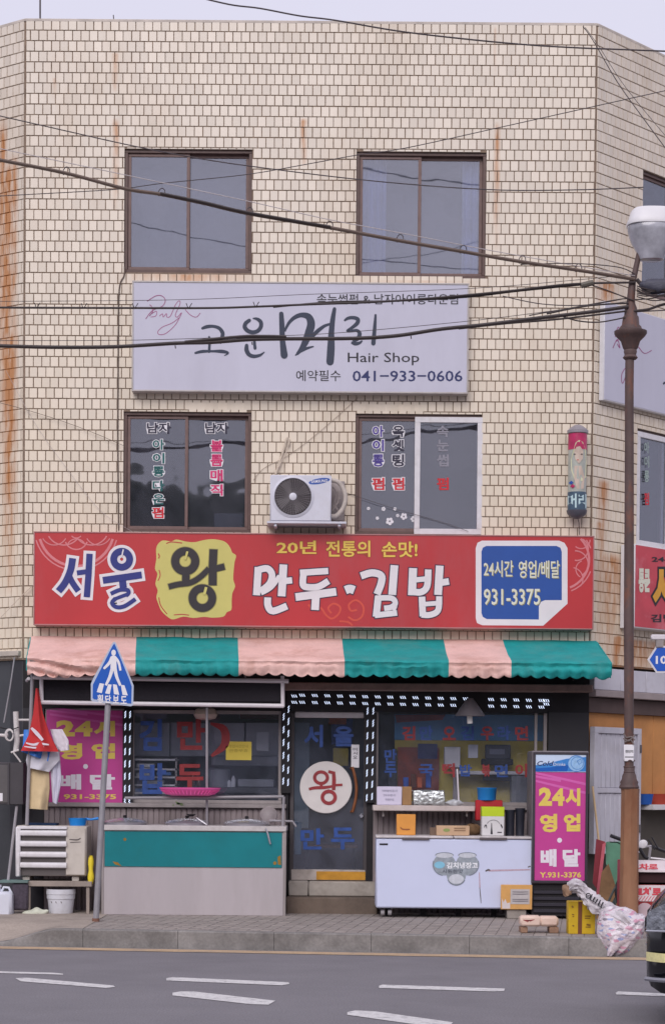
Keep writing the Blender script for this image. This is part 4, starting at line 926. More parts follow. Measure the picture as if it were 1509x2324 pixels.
a, b_, c2 = Ink(), Ink(), Ink(); text(a, '통큰', (1448, 1290, 1474, 1345), RT, .223, .05); text(c2, '서', (1480, 1284, 1530, 1385), RT, .2225, .05, grow=.06); text(b_, '서', (1480, 1284, 1530, 1385), RT, .2245, .05); text(c2, '24시', (1478, 1262, 1530, 1276), RT, .2235, .03); text(c2, '김밥', (1476, 1394, 1530, 1412), RT, .2235, .03)
obj('lettering', a, M('sign_letter_cream', (218, 218, 200), .5), RS2); obj('letter_outline', c2, blk, RS2); obj('lettering', b_, M('orange_yellow_ink', (218, 158, 40), .5), RS2)
# street-name plate
NP = thing('street_name_plate', 'blue hexagonal street name plate reading 106 with white rim at the right edge', 'sign', at(1500, 1530, 1.0))
pb('bracket', 1477, 1440, 1560, 1452, .97, 1.03, M('white_pipe', (216, 210, 216), .4, .1, 6), NP, .01); pb('hanger', 1488, 1452, 1504, 1468, .98, 1.02, alum, NP)
hx = lambda g: [(1468+g*1.3, 1497), (1488+g*.6, 1466+g), (1580, 1466+g), (1580, 1527-g), (1488+g*.6, 1527-g)]
def plate(pts, o0, o1): mb = MB(); p = [FR.F(x, y, o1) for x, y in pts]; mb.prism([(v.x, v.z) for v in p], lambda a, b, d: (a, -d, b), o0, o1); return mb
obj('rim', plate(hx(0), .985, 1.0), whitef, NP); obj('plate', plate(hx(4), 1.0, 1.004), M('plate_blue', (22, 84, 186), .4, .05), NP); a = Ink(); text(a, '106', (1487, 1488, 1528, 1507), FR, 1.006, .03); obj('lettering', a, inkw, NP)

# ================================================================== clutter inside the shop, seen through the panes
def inner(name, label, cat, x0, y0, x1, y1, o1, dep, m, b=.006):
    return simple(name, label, cat, x0, y0, x1, y1, o1-dep, o1, m, b)
pw_ = M('paper_white', (206, 206, 214), .8, .1, 6); gy_ = M('steel_dull', (128, 130, 140), .4, .2, 5); dk2 = M('dark_plastic', (52, 52, 60), .5, .2, 6); wd_ = M('counter_wood', (128, 92, 62), .7, .25, 5)
inner('paper_sheet', 'white sheet of paper hanging crooked inside the left window near its top right', 'paper', 582, 1662, 610, 1704, -.35, .01, pw_, .001)
inner('paper_sheet', 'pale paper sheet behind the yellow notice in the left window', 'paper', 486, 1650, 512, 1682, -.3, .01, pw_, .001)
inner('kitchen_hood', 'dull steel kitchen hood inside the left window above the basket', 'hood', 480, 1716, 634, 1738, -.55, .5, gy_)
inner('work_table', 'dark work table with steel edge inside the left window', 'table', 410, 1786, 636, 1800, -.3, .6, dk2); inner('steel_tray', 'steel tray on the work table inside the left window', 'tray', 540, 1768, 622, 1786, -.4, .3, gy_)
T = thing('stock_pot', 'steel stock pot on the work table behind the pink basket', 'pot', at(498, 1786, -.5)); obj('body', MB().lathe(at(498, 1786, -.5), [(.12, 0), (.125, .2), (.13, .2), (.11, .21)], 20), gy_, T)
for i, (x, h) in enumerate(((438, 30), (452, 22), (520, 16), (530, 26))): T = thing('seasoning_bottle', ['brown bottle left of the stock pot', 'short brown bottle right beside the stock pot', 'small white lidded bottle on the work table', 'taller white lidded bottle on the work table'][i], 'bottle', at(x, 1786, -.45)); obj('body', MB().lathe(at(x, 1786, -.45), [(.025, 0), (.027, h/290), (.012, h/220), (.012, h/200)], 12), (M('sauce_brown', (96, 52, 34), .3), pw_)[i > 1], T)
T = thing('dining_table', 'brown dining table inside behind the glass door', 'table', at(745, 1960, -1.6)); obj('top', MB().pbox(FR, *FR.rect(690, 1918, 812, 1924, -1.3), -2.0, -1.3), wd_, T)
for x in (696, 804): obj('leg', MB().pbox(FR, *FR.rect(x-3, 1924, x+3, 2000, -1.35), -1.4, -1.35), dk2, T)
inner('drinks_cooler', 'pale drinks cooler behind the upper part of the glass door', 'cooler', 668, 1640, 702, 1880, -1.0, .5, M('cooler_pale', (150, 168, 182), .4, .2, 3))
inner('poster', 'orange and blue poster inside the glass door above its centre', 'poster', 752, 1632, 800, 1690, -.9, .01, M('poster_blue', (48, 84, 170), .6, .5, 6), .001); inner('poster', 'orange strip poster at the top inside the glass door', 'poster', 746, 1626, 786, 1644, -.85, .01, M('poster_orange', (190, 88, 44), .6, .3, 8), .001); inner('poster', 'mustard poster low behind the glass door tag', 'poster', 756, 1698, 790, 1738, -.9, .01, M('banner_mustard', (0, 0, 0)), .001)
inner('cloth_bundle', 'blue cloth bundle low inside the glass door left of the blue lettering', 'cloth', 668, 1866, 684, 1940, -.5, .1, M('dull_blue', (90, 124, 150), .8, .2, 8))
inner('shelf_unit', 'dark shelf unit behind the cash register', 'shelf', 880, 1700, 900, 1822, -.45, .3, dk2); inner('paper_sheet', 'white menu sheet inside the right window between banner and register', 'paper', 1062, 1690, 1084, 1720, -.3, .01, pw_, .001)
for i, (x, c_) in enumerate(((915, 'poster_blue'), (932, 'sauce_brown'), (946, 'poster_orange'), (966, 'poster_blue'))): inner('jar', ['blue lidded jar leftmost on the sill inside the right window', 'brown jar second on the sill inside the right window', 'orange jar third on the sill inside the right window', 'blue jar rightmost on the sill inside the right window'][i], 'jar', x, 1764-(i % 2)*8, x+12, 1788, -.2, .08, MATS[c_])
# ================================================================== AWNING
teal = M('awning_teal', (14, 146, 146), .75, .2, 4, .005, speck=.06, sscale=50, dirt=(84, 140, 136), dirt_amt=.65, bscale=9, streak=.5); pinka = M('awning_pink', (226, 186, 178), .7, .14, 3.5, .004, speck=.05, sscale=50, dirt=(186, 138, 122), dirt_amt=.85, bscale=9, streak=.5)
AW = thing('awning', 'pink and teal striped shop awning with scalloped edge under the red sign', 'awning', base(62, 1388, 2.75, .5))
AO = 1.0
zAt = FR.hit(755, 1449, .02)[1]; zAf = FR.hit(755, 1497, AO)[1]; zAb = FR.hit(755, 1531, AO)[1]
xb_ = [FR.hit(p, 1500, AO)[0] for p in (62, 308, 542, 782, 1018, 1160, 1386)]; xt_ = [FR.hit(p, 1450, .02)[0] for p in (72, 310, 540, 776, 1006, 1140, 1352)]
def awn(u, v, i, nz=0):
    """v 0 top at wall .. .6 fold .. 1 scalloped hem"""
    xa = xb_[i]+(xb_[i+1]-xb_[i])*u; xt = xt_[i]+(xt_[i+1]-xt_[i])*u
    if v <= .6:
        t = v/.6; x = xt+(xa-xt)*t; out = .02+(AO-.02)*t; z = zAt+(zAf-zAt)*t; z -= .02*math.sin(t*math.pi); out += 0
    else:
        t = (v-.6)/.4; x = xa; out = AO+.02*math.sin(t*2)-.03*t*t; per = .142; ph_ = (xa % per)/per
        hem = .034*abs(math.sin(math.pi*ph_))**.8-.012+.02*mnoise.noise(Vector((xa*2.2, 7, 7))); z = zAf+(zAb-zAf)*t-hem*t; out += .015*math.sin(xa*44)*t
    w_ = mnoise.noise(Vector((x*1.7, v*4, 3)))*.03+mnoise.noise(Vector((x*6, v*9, 5)))*.010; out += w_; x += .012*mnoise.noise(Vector((z*9, i, 2)))*(1 if 0 < u < 1 else 0); z += mnoise.noise(Vector((x*3, v*6, 8)))*.010; out += .012*math.exp(-((v-.64)/.02)**2)-.010*math.exp(-((v-.72)/.03)**2)
    if i == 0 and v > .35:                                    # the crumpled, sagging left end
        k = (v-.35)/.65*(1-u*.7); out += .07*k*mnoise.noise(Vector((x*2, z*22+x*4, 1))) + .03*k*math.sin(z*60+x*8+2*mnoise.noise(Vector((x*3, 1, 1)))); z -= .035*k*math.sin(u*3+.3)
    return (x, -out, z)
for i in range(6):
    mb = MB(); n = int((xb_[i+1]-xb_[i])/.0142)
    mb.slab(lambda u, v: awn(u, v, i), n, 26, (0, .006, -.003)); obj('stripe', mb, (pinka, teal)[i % 2], AW)
for s_, m_ in ((0, teal), (5, teal)):                               # gable ends
    mb = MB(); i = s_; u = 0 if s_ == 0 else 1; P0 = [Vector(awn(u, k/12*.6, i)) for k in range(13)]; X = P0[-1].x+(.001 if s_ else -.001)
    top, fr_ = P0[0], P0[-1]; sx = .012 if s_ else -.012
    q = [Vector((top.x, -.03, top.z-.01)), Vector((fr_.x, -AO+.01, fr_.z-.01)), Vector((fr_.x, -AO+.02, zAb+.02)), Vector((fr_.x, -AO+.3, zAb-.0)), Vector((top.x, -.05, zAb+.05))]
    mb.face(q); mb.face([p+Vector((sx, 0, 0)) for p in q]); [mb.face([q[k], q[(k+1) % 5], q[(k+1) % 5]+Vector((sx, 0, 0)), q[k]+Vector((sx, 0, 0))]) for k in range(5)]
    obj('side_flap', mb, m_, AW)
mb = MB(); mb.tube([(xb_[0]+.03, -AO+.03, zAf-.03), (xb_[-1]-.03, -AO+.03, zAf-.03)], .018, 8); obj('front_bar', mb, alum, AW)
for x in (xb_[0]+.3, -1.0, .6, xb_[-1]-.3): mb = MB(); mb.tube([(x, -.02, zAb+.02), (x, -AO+.03, zAf-.035)], .014, 6); obj('arm', mb, alum, AW)

# ================================================================== PIPE FRAME in front of the left window
wpipe = M('white_pipe', (216, 210, 216), .4, .1, 6)
OP = .72
PF = thing('pipe_frame', 'white painted pipe frame holding a rolled black net in front of the left shop window', 'frame', base(70, 645, ZP, OP))
def pipe(name, pts, r, m, par, o=OP, seg=8): return obj(name, MB().tube([FR.F(p[0], p[1], p[2] if len(p) > 2 else o) for p in pts], r, seg), m, par)
pipe('pipe', [(76, 1537), (655, 1546)], .024, wpipe, PF); pipe('pipe', [(94, 1594), (644, 1602)], .024, wpipe, PF)
pipe('pipe', [(94, 1526), (96, 1596)], .022, wpipe, PF); pipe('pipe', [(641, 1534), (642, 1604)], .022, wpipe, PF)
pipe('pipe', [(75, 1520), (62, 1872)], .02, M('grey_pipe', (146, 142, 148), .5, .15, 6), PF); pipe('pipe', [(62, 1545, .3), (66, 1540, OP)], .018, wpipe, PF)
pb('net_roll', 98, 1547, 638, 1592, OP-.09, OP-.03, M('black_net', (34, 30, 38), .9, .25, 60, .002, bscale=400), PF, .012)
pipe('pipe', [(284, 1811, .62), (644, 1808, .62)], .016, M('grey_pipe', (146, 142, 148)), PF); pipe('pipe', [(644, 1808, .62), (642, 1876, .62)], .016, M('grey_pipe', (0, 0, 0)), PF)
pipe('pipe', [(470, 1606, .55), (470, 1872, .55)], .014, M('grey_pipe', (0, 0, 0)), PF); pipe('pipe', [(612, 1862, .6), (664, 1864, .6), (672, 1876, .6)], .012, M('grey_pipe', (0, 0, 0)), PF)

# ================================================================== COUNTER, pots, basket
ZC = lambda y, o: FR.hit(440, y, o)[1]
OC = .8
CT = thing('cooking_counter', 'steel street counter with a teal upper band in front of the left shop window', 'counter', base(232, 648, ZP, OC))
steel = M('brushed_steel', (184, 176, 180), .42, .07, 3, .0003, metal=.35, streak=.2, dirt=(150, 140, 138), dirt_amt=.3); r = FR.rect(232, 1886, 647, 2080, OC)
obj('cabinet', MB().pbox(FR, r[0], r[1], ZP+.005, FR.hit(440, 1886, OC)[1], .16, OC-.012, .004), steel, CT)
pb('steel_panel', 235, 1971, 643, 2077, OC-.012, OC, steel, CT, .003)
pb('teal_panel', 238, 1888, 640, 1968, OC-.012, OC+.002, M('teal_enamel', (0, 120, 128), .35, .1, 3, dirt=(20, 92, 88), dirt_amt=.3), CT, .003)
for (x0, x1) in ((231, 236), (643, 649)): pb('corner_strip', x0, 1886, x1, 2080, OC-.02, OC+.008, alum, CT, .002)
r = FR.rect(230, 1874, 650, 1886, OC+.02); obj('worktop', MB().pbox(FR, r[0], r[1], r[2], r[3], .1, OC+.02, .006), M('worktop_white', (196, 190, 190), .4, .15, 6, dirt=(120, 110, 104), dirt_amt=.5), CT)
zc = r[3]
rust = M('rust_spot', (150, 112, 40), .8, .3, 30)
a = Ink(); disc(a, 284, 1905, 3.6, FR, OC+.0035, 9); disc(a, 624, 1959, 4, FR, OC+.0035, 9); poly(a, [(256, 1955), (268, 1957), (277, 1966), (262, 1962)], FR, OC+.0035); poly(a, [(630, 1945), (637, 1941), (638, 1963), (631, 1962)], FR, OC+.0036); obj('rust_spots', a, rust, CT)
pt_ = M('pot_steel', (186, 184, 192), .25, .08, 8, metal=.7)
for i, (x, w_) in enumerate(((284, 52), (425, 52), (560, 54))):
    T = thing('cooking_pot', ['low steel pot with flat lid at the left end of the counter', 'low steel pot with lid in the middle of the counter', 'low steel pot with lid at the right end of the counter'][i], 'pot', at(x, 1874, .45), 'steamer pots on the counter')
    c = Vector((at(x, 1874, .45).x, -.45, zc)); R_ = w_/205
    obj('body', MB().lathe(c, [(R_*.94, 0), (R_*.96, .015), (R_*.96, .02)], 28), pt_, T)
    obj('lid', MB().lathe(c+Vector((0, 0, .02)), [(R_, 0), (R_*1.01, .006), (R_*.86, .03), (R_*.4, .052), (.03, .058)], 28), pt_, T); obj('knob', MB().lathe(c+Vector((0, 0, .077)), [(.012, 0), (.022, .01), (.022, .022), (.01, .028)], 12), dark, T)
T = thing('ladle', 'steel ladle lying across the pot lids in the middle of the counter', 'ladle', at(470, 1866, .6)); obj('handle', MB().tube([at(446, 1856, .6), at(470, 1872, .66)], .009, 6), pt_, T); obj('bowl', MB().lathe(at(434, 1853, .58), [(.02, 0), (.05, .02), (.052, .026)], 14), dark, T)
T = thing('ladle', 'steel ladle handle hanging over the right end of the teal band', 'ladle', at(610, 1915, OC+.02)); obj('handle', MB().tube([at(603, 1880, OC+.03), at(608, 1893, OC+.03), at(611, 1906, OC+.03), at(614, 1916, OC+.03)], [.008, .012, .012, .01], 8), pt_, T)
T = thing('hanging_strainer', 'round pale strainer leaning on the wall panel at the right end of the counter', 'strainer', at(610, 1874, .35)); obj('bowl', MB().lathe(at(610, 1850, .3), [(.1, 0), (.095, .03), (.05, .06), (.01, .065)], 18, axis=(0, -1, .3)), M('dull_tin', (150, 140, 142), .5, .2, 10), T)
T = thing('basket', 'wide flat pink plastic basket resting on the pipe rail', 'basket', at(432, 1808, .66)); pkp = M('pink_plastic', (238, 96, 172), .4, .06, 6)
c = at(432, 1806, .66); obj('bowl', MB().lathe(c, [(.20, 0), (.25, .012), (.32, .065), (.335, .075), (.34, .09), (.325, .09), (.235, .02), (.19, .012)], 36, sy=.6), pkp, T)
for k in range(22): an = math.pi+k/21*math.pi; q = c+Vector((math.cos(an)*.292, math.sin(an)*.292*.6-.004, .036)); obj('rib', MB().tube([q+Vector((math.cos(an)*-.03, 0, -.02)), q+Vector((math.cos(an)*.03, -.004, .026))], .005, 4), pkp, T)
T = thing('leaf_sprig', 'small limp green leaf sprig on the sill below the pink basket', 'leaf', at(408, 1826, .3))
mb = MB()
for (x, y, dx, dy) in ((398, 1818, 10, 9), (404, 1822, 14, 6), (400, 1826, 10, -4), (396, 1824, -4, 6)): mb.prism([(0, 0), (.6, .25), (1, 0), (.6, -.25)], lambda a_, b_, d, x=x, y=y, dx=dx, dy=dy: FR.F(x+dx*a_-dy*b_, y+dy*a_+dx*b_, .3+d), 0, .004)
obj('leaves', mb, M('leaf_green', (120, 140, 96), .6), T)

# ================================================================== LEFT END
def lathe_thing(name, label, cat, px, py, out, prof, m, s=1, seg=24, group=None, sq=0, sy=1):
    c = at(px, py, out); T = thing(name, label, cat, c, group); obj('body', MB().lathe(c, prof, seg, sq=sq, sy=sy), m, T); return T, c
gz = lambda y, z: 4800*(1.6-z)/(y-1784)       # depth of a ground contact seen at photo row y
def out_at(y, z=ZP): return 24-gz(y, z)
# shelf stand and old condensing unit
OS = .75
ST = thing('shelf_stand', 'rough plank shelf on legs carrying the old louvred unit at the left end', 'shelf', base(45, 210, ZP, OS))
wood = M('grey_board', (150, 138, 130), .8, .25, 6, streak=.3, dirt=(96, 84, 76), dirt_amt=.6)
pb('board', 40, 2000, 209, 2012, .2, OS, wood, ST, .004)
zb_ = FR.hit(120, 2012, OS)[1]
for (x, oo) in ((200, OS-.02), (66, OS-.02), (200, .3), (66, .3)): u = FR.hit(x, 2040, oo)[0]; obj('leg', MB().box(u-.018, u+.018, -oo, -oo+.035, ZP, zb_, .003), wood, ST)
AC2 = thing('louvred_condenser', 'old cream condensing unit with four wide louvres on the plank shelf', 'air conditioner', base(38, 196, zb_+.05, OS-.03))
crm = M('cream_enamel', (192, 184, 176), .45, .12, 5, dirt=(140, 124, 108), dirt_amt=.4)
pb('housing', 38, 1874, 197, 1988, .22, OS-.06, crm, AC2, .012); pb('right_panel', 150, 1880, 194, 1986, OS-.06, OS-.04, crm, AC2, .006); pb('left_post', 36, 1876, 47, 1990, OS-.06, OS-.01, M('white_upvc', (0, 0, 0)), AC2, .012); pb('top_rim', 44, 1875, 153, 1882, OS-.06, OS-.02, MATS['white_upvc'], AC2, .006)
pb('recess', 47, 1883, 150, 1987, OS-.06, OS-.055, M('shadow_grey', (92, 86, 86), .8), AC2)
for k in range(4):
    y = 1884+k*24.3; r = FR.rect(47, y, 152, y+24, OS-.03); mb = MB()
    mb.prism([(-.02, r[3]), (.012, r[3]-.008), (.02, r[3]-.03), (.012, r[3]-.056), (-.012, r[3]-.066), (-.05, r[3]-.05)], lambda a_, b_, d: (d, -(OS-.02+a_), b_), r[0], r[1]); obj('louvre', mb, MATS['white_upvc'], AC2)
a = Ink(); stroke(a, [(158, 1905, 2), (176, 1906, 3), (184, 1902, 2)], 2, FR, OS-.038); stroke(a, [(160, 1912, 2), (184, 1911, 1.5)], 2, FR, OS-.038); obj('scratch_marks', a, M('dark_mark', (90, 82, 82), .7), AC2)
for x in (60, 172): r = FR.rect(x-8, 1989, x+8, 2000, OS-.1); obj('foot', MB().pbox(FR, r[0], r[1], r[2], r[3], .3, OS-.1, .004), crm, AC2)
zt_ = FR.hit(180, 1875, .5)[1]
bluep = M('blue_plastic', (18, 128, 210), .35, .06, 8)
T = thing('dipper', 'bright blue plastic water dipper on top of the louvred unit', 'dipper', at(176, 1877, .5)); c = at(177, 1877, .5)
obj('bowl', MB().lathe(c, [(.07, 0), (.085, .01), (.1, .085), (.105, .1), (.095, .1), (.08, .02)], 22), bluep, T); obj('handle', MB().tube([c+Vector((.09, 0, .09)), c+Vector((.15, -.02, .085)), c+Vector((.235, -.03, .1))], [.016, .012, .016], 8), bluep, T)
simple('folded_tarp', 'dark blue folded cloth lying on top of the louvred unit', 'cloth', 62, 1868, 128, 1874, .3, .55, M('dark_blue_cloth', (22, 46, 80), .9, .3, 12), .004)
T = thing('rubber_gloves', 'yellow rubber glove bundle hanging beside the louvred unit', 'gloves', at(207, 2007, .7)); c = at(207, 2007, .7)
obj('bundle', MB().grid(lambda u, v: c+Vector(((.042+.012*math.sin(u*9))*math.cos(v*6.283)*math.sin(min(1, u*1.2+.12)*math.pi*.5+.2)*(1-.55*u*u), -.035*math.sin(v*6.283), u*.31+.012*math.sin(v*6.283*2))), 12, 12), M('yellow_rubber', (226, 204, 50), .45, .1, 9), T)
T, c = lathe_thing('bucket', 'dirty white plastic bucket under the plank shelf', 'bucket', 139, 2085, .62, [(.115, 0), (.125, .008), (.148, .22), (.156, .225), (.158, .27), (.163, .275), (.163, .33), (.15, .33), (.14, .24), (.118, .02)], M('white_bucket', (204, 204, 212), .45, .08, 5, dirt=(150, 140, 130), dirt_amt=.4))
a = Ink(); [stroke(a, [(x, 2046, 2), (x+2, 2050, 1.5)], 2, FR, .80) for x in (117, 127, 139)]; obj('marks', a, M('dark_mark', (0, 0, 0)), T)
T = thing('sack', 'small pale greenish filled sack lying left of the white bucket', 'bag', at(78, 2088, .75)); c = at(80, 2088, .75)
obj('body', MB().grid(lambda u, v: c+Vector(((u-.5)*.30, -.07*math.sin(v*6.283)*math.sin(.1+u*2.95)**.7, .055+.06*u*.6+.058*math.cos(v*6.283)*math.sin(.1+u*2.95)**.7+.01*math.sin(u*14))), 18, 14), M('pale_sack', (196, 198, 182), .7, .15, 9, .004), T)
T = thing('jerrycan', 'white plastic jerrycan standing at the left edge of the photo', 'container', at(0, 2084, .85)); r = FR.rect(-34, 2024, 27, 2086, .95)
obj('body', MB().pbox(FR, r[0], r[1], r[2], r[3], .7, .95, .03), M('jerrycan_white', (206, 208, 220), .4, .06, 5), T); obj('neck', MB().lathe(Vector((r[0]+.12, -.82, r[3]-.005)), [(.04, 0), (.035, .05), (.045, .05), (.045, .075)], 14), M('jerrycan_white', (0, 0, 0)), T); obj('grip', MB().tube([Vector((r[0]+.16, -.82, r[3]-.01)), Vector((r[0]+.19, -.82, r[3]+.045)), Vector((r[1]-.05, -.82, r[3]+.04)), Vector((r[1]-.02, -.82, r[3]-.02))], .014, 8), M('jerrycan_white', (0, 0, 0)), T)
T = thing('wire_crate', 'small dark netted crate between the jerrycan and the shelf legs', 'crate', at(46, 2070, .8)); pb('net_bag', 28, 2004, 64, 2066, .6, .8, M('purple_grey_net', (74, 66, 78), .9, .4, 30, .004), T, .02); pb('rim', 0, 1998, 64, 2004, .55, .82, M('teal_grey_rim', (96, 118, 116), .6), T, .004)
# leaning pipe, gas pipes, meter box
T = thing('leaning_pole', 'long grey pole leaning against the dark panels at the left end', 'pole', at(20, 2000, .7)); obj('shaft', MB().tube([at(40, 1822, .35), at(19, 2004, .7)], .017, 8), M('grey_pipe', (0, 0, 0)), T)
T = thing('meter_box', 'dark metal meter box on the wall at the left edge', 'meter box', at(15, 1828, .3)); mtb = M('meter_box_grey', (64, 60, 66), .45, .2, 5)
pb('cabinet', -20, 1730, 54, 1826, .1, .42, mtb, T, .006); pb('door', -20, 1736, 20, 1822, .42, .43, M('meter_door', (88, 84, 86), .4, .2, 5), T, .004); pb('label', 0, 1800, 7, 1818, .43, .433, inkw, T); pb('rib', 18, 1732, 22, 1826, .42, .436, mtb, T)
T = thing('gas_pipes', 'white painted gas pipes with a coiled hose on the left corner', 'pipe', at(40, 1730, .4)); pl = M('white_paint_pipe', (206, 200, 200), .45, .12, 6)
for pts, rr_ in (([(37, 1615, .35), (38, 1640, .35), (40, 1680, .35), (37, 1705, .35)], .032), ([(-10, 1668, .35), (10, 1669, .35), (20, 1668, .35)], .02), ([(40, 1634, .35), (78, 1634, .4)], .014), ([(44, 1670, .35), (58, 1668, .35)], .014), ([(30, 1706, .4), (44, 1724, .4), (48, 1730, .4)], .01), ([(26, 1708, .4), (44, 1702, .4)], .012), ([(0, 1651, .4), (28, 1656, .42), (44, 1650, .4)], .006)):
    obj('pipe', MB().tube([at(*p) for p in pts], rr_, 10), pl if rr_ > .007 else dark, T)
obj('hose_coil', MB().tube([at(x, y, .4+.01*i/4) for i, (x, y) in enumerate(ringpts(22, 1668, 9, 13, 14)+ringpts(23, 1669, 8, 12, 14))], .009, 6), pl, T)
T = thing('conduit', 'thin grey conduit running down the dark corner left of the awning', 'pipe', at(10, 1640, .2)); obj('tube', MB().tube([at(34, 1492, .25), at(24, 1560, .25), at(10, 1640, .25)], .009, 6), M('grey_pipe', (0, 0, 0)), T)
# hanging cloths
def cloth(name, label, cat, left, right, out, m, nx=26, ny=24, amp=.02, waves=4, th=.012, cy=0):
    def ip(L, t): 
        k = t*(len(L)-1); i = min(int(k), len(L)-2); f = k-i; return (L[i][0]*(1-f)+L[i+1][0]*f, L[i][1]*(1-f)+L[i+1][1]*f)
    def fn(u, v):
        a_, b_ = ip(left, v), ip(right, v); x = a_[0]*(1-u)+b_[0]*u; y = a_[1]*(1-u)+b_[1]*u
        return FR.F(x, y, out+cy*math.sin(u*math.pi)*(.3+v)+amp*(.3+v)*math.sin(u*waves*6.28+v*1.5)+.008*mnoise.noise(Vector((u*5, v*5, out*9))))
    T = thing(name, label, cat, at((left[-1][0]+right[-1][0])/2, left[-1][1], out)); mb = MB(); mb.slab(fn, nx, ny, (0, th, 0)); obj('fabric', mb, m, T); return T, fn
cloth('beige_towel', 'long beige towel hanging folded below the red apron', 'towel', [(64, 1735), (63, 1780), (65, 1835)], [(112, 1738), (113, 1790), (108, 1838)], .66, M('beige_cloth', (206, 184, 146), .95, .12, 7, .002), amp=.012, waves=1.6, cy=.06, th=.05)
cloth('plastic_bag', 'pale crumpled plastic bag hanging right of the beige towel', 'bag', [(108, 1700), (116, 1760), (120, 1820)], [(134, 1690), (140, 1770), (130, 1826)], .64, M('pale_plastic', (196, 194, 212), .35, .15, 9, .004), amp=.02, waves=1, cy=.05, th=.04)
cloth('grey_towel', 'light grey towel draped between red apron and beige towel', 'towel', [(66, 1692), (60, 1725), (63, 1742)], [(132, 1695), (136, 1725), (112, 1752)], .70, M('grey_cloth', (198, 196, 206), .95, .08, 7, .002), amp=.01, waves=2, cy=.06, th=.03)
cloth('white_rag', 'white rag pinned on the right of the red apron', 'cloth', [(115, 1655), (125, 1690), (138, 1705)], [(142, 1655), (156, 1680), (158, 1702)], .66, M('white_cloth', (214, 206, 216), .95, .08, 7, .002), amp=.02, waves=1.2, cy=.03)
cloth('blue_bag', 'bright blue plastic bag sticking out under the red apron', 'bag', [(55, 1656), (53, 1690), (50, 1706)], [(100, 1655), (118, 1690), (110, 1728)], .72, M('blue_bag_plastic', (54, 124, 214), .4, .15, 12, .004), amp=.02, waves=2, cy=.04, th=.03)
T, fn = cloth('red_apron', 'pointed red apron with white stripes hanging on the left pipe', 'apron', [(82, 1562), (76, 1620), (66, 1668), (48, 1704)], [(87, 1562), (98, 1620), (114, 1668), (134, 1706)], .78, M('red_cloth', (186, 44, 46), .85, .12, 6, .002), amp=.014, waves=2, cy=.09, th=.03)
a = Ink(); 
for L in ([(72, 1652, 5), (84, 1664, 8), (98, 1680, 6)], [(60, 1686, 3), (76, 1690, 5), (90, 1688, 6), (112, 1690, 3)], [(56, 1694, 2), (80, 1697, 4), (100, 1695, 2)]): stroke(a, L, 4, FR, .89)
obj('stripe_print', a, M('white_cloth', (0, 0, 0)), T)
# crossing sign
OX = out_at(2096)
XS = thing('crossing_sign', 'blue pentagonal pedestrian crossing sign on a leaning grey post', 'traffic sign', at(218, 2096, OX))
galv = M('galvanised_post', (150, 148, 154), .45, .15, 6, metal=.3, dirt=(120, 112, 108), dirt_amt=.4)
obj('post', MB().tube([at(218, 2098, OX), at(246, 1596, OX), at(254, 1500, OX-.01)], .031, 14), galv, XS); obj('base_flange', MB().lathe(at(218, 2097, OX)-Vector((0, 0, .0)), [(.07, 0), (.07, .012), (.04, .02), (.038, .06)], 14), M('rusty_flange', (120, 84, 70), .8, .3, 20), XS)
def splate(pts, o0, o1): mb = MB(); mb.prism(pts, lambda x, y, d: FR.F(x, y, d), o0, o1); return mb
out5 = [(254, 1463), (257, 1458), (261, 1456), (264, 1459), (298, 1541), (304, 1556), (303, 1600), (298, 1603), (212, 1592), (207, 1589), (207, 1552), (212, 1540)]
in5 = [(256, 1466), (260, 1460), (263, 1466), (294.5, 1543), (299.5, 1558), (298.5, 1597), (214, 1587), (211, 1584), (211.5, 1554)]
obj('rim', splate(out5, OX+.04, OX+.052), M('sign_rim', (176, 186, 206), .4, .06), XS); obj('plate', splate(in5, OX+.052, OX+.0545), M('sign_blue_reflective', (10, 84, 180), .35, .06), XS)
o = OX+.056; a = Ink(); q = lambda L: [(190+p[0]/11.608, 1440+p[1]/11.608)+tuple(v/11.608 for v in p[2:]) for p in L]
disc(a, 190+795/11.608, 1440+480/11.608, 5.2, FR, o, 18, ry=7); S(a, q([(795, 560, 90), (795, 600, 150), (795, 700, 150), (795, 900, 165), (795, 960, 165)]), 13, o=o)
S(a, q([(745, 610, 80), (690, 740, 80), (555, 885, 66)]), 6, o=o, cap='round'); S(a, q([(845, 610, 70), (930, 740, 64), (975, 950, 58)]), 5, o=o); S(a, q([(755, 920, 95), (690, 1130, 80), (590, 1340, 64)]), 6, o=o); S(a, q([(835, 920, 95), (880, 1120, 80), (975, 1345, 64)]), 6, o=o)
for L in ([(430, 1280), (545, 1300), (485, 1545), (350, 1515)], [(655, 1310), (745, 1320), (695, 1570), (572, 1550)], [(778, 1310), (880, 1325), (945, 1590), (805, 1570)], [(985, 1330), (1080, 1335), (1170, 1605), (1030, 1590)]): poly(a, q(L), FR, o-.0006)
obj('pictogram', a, inkw, XS); a = Ink()
for k, ch in enumerate('횡단보도'): text(a, ch, (221.5+k*17.8, 1576.5+k*1.0, 235+k*17.8, 1594.5+k*1.2), FR, o, .035)
obj('lettering', a, inkw, XS)

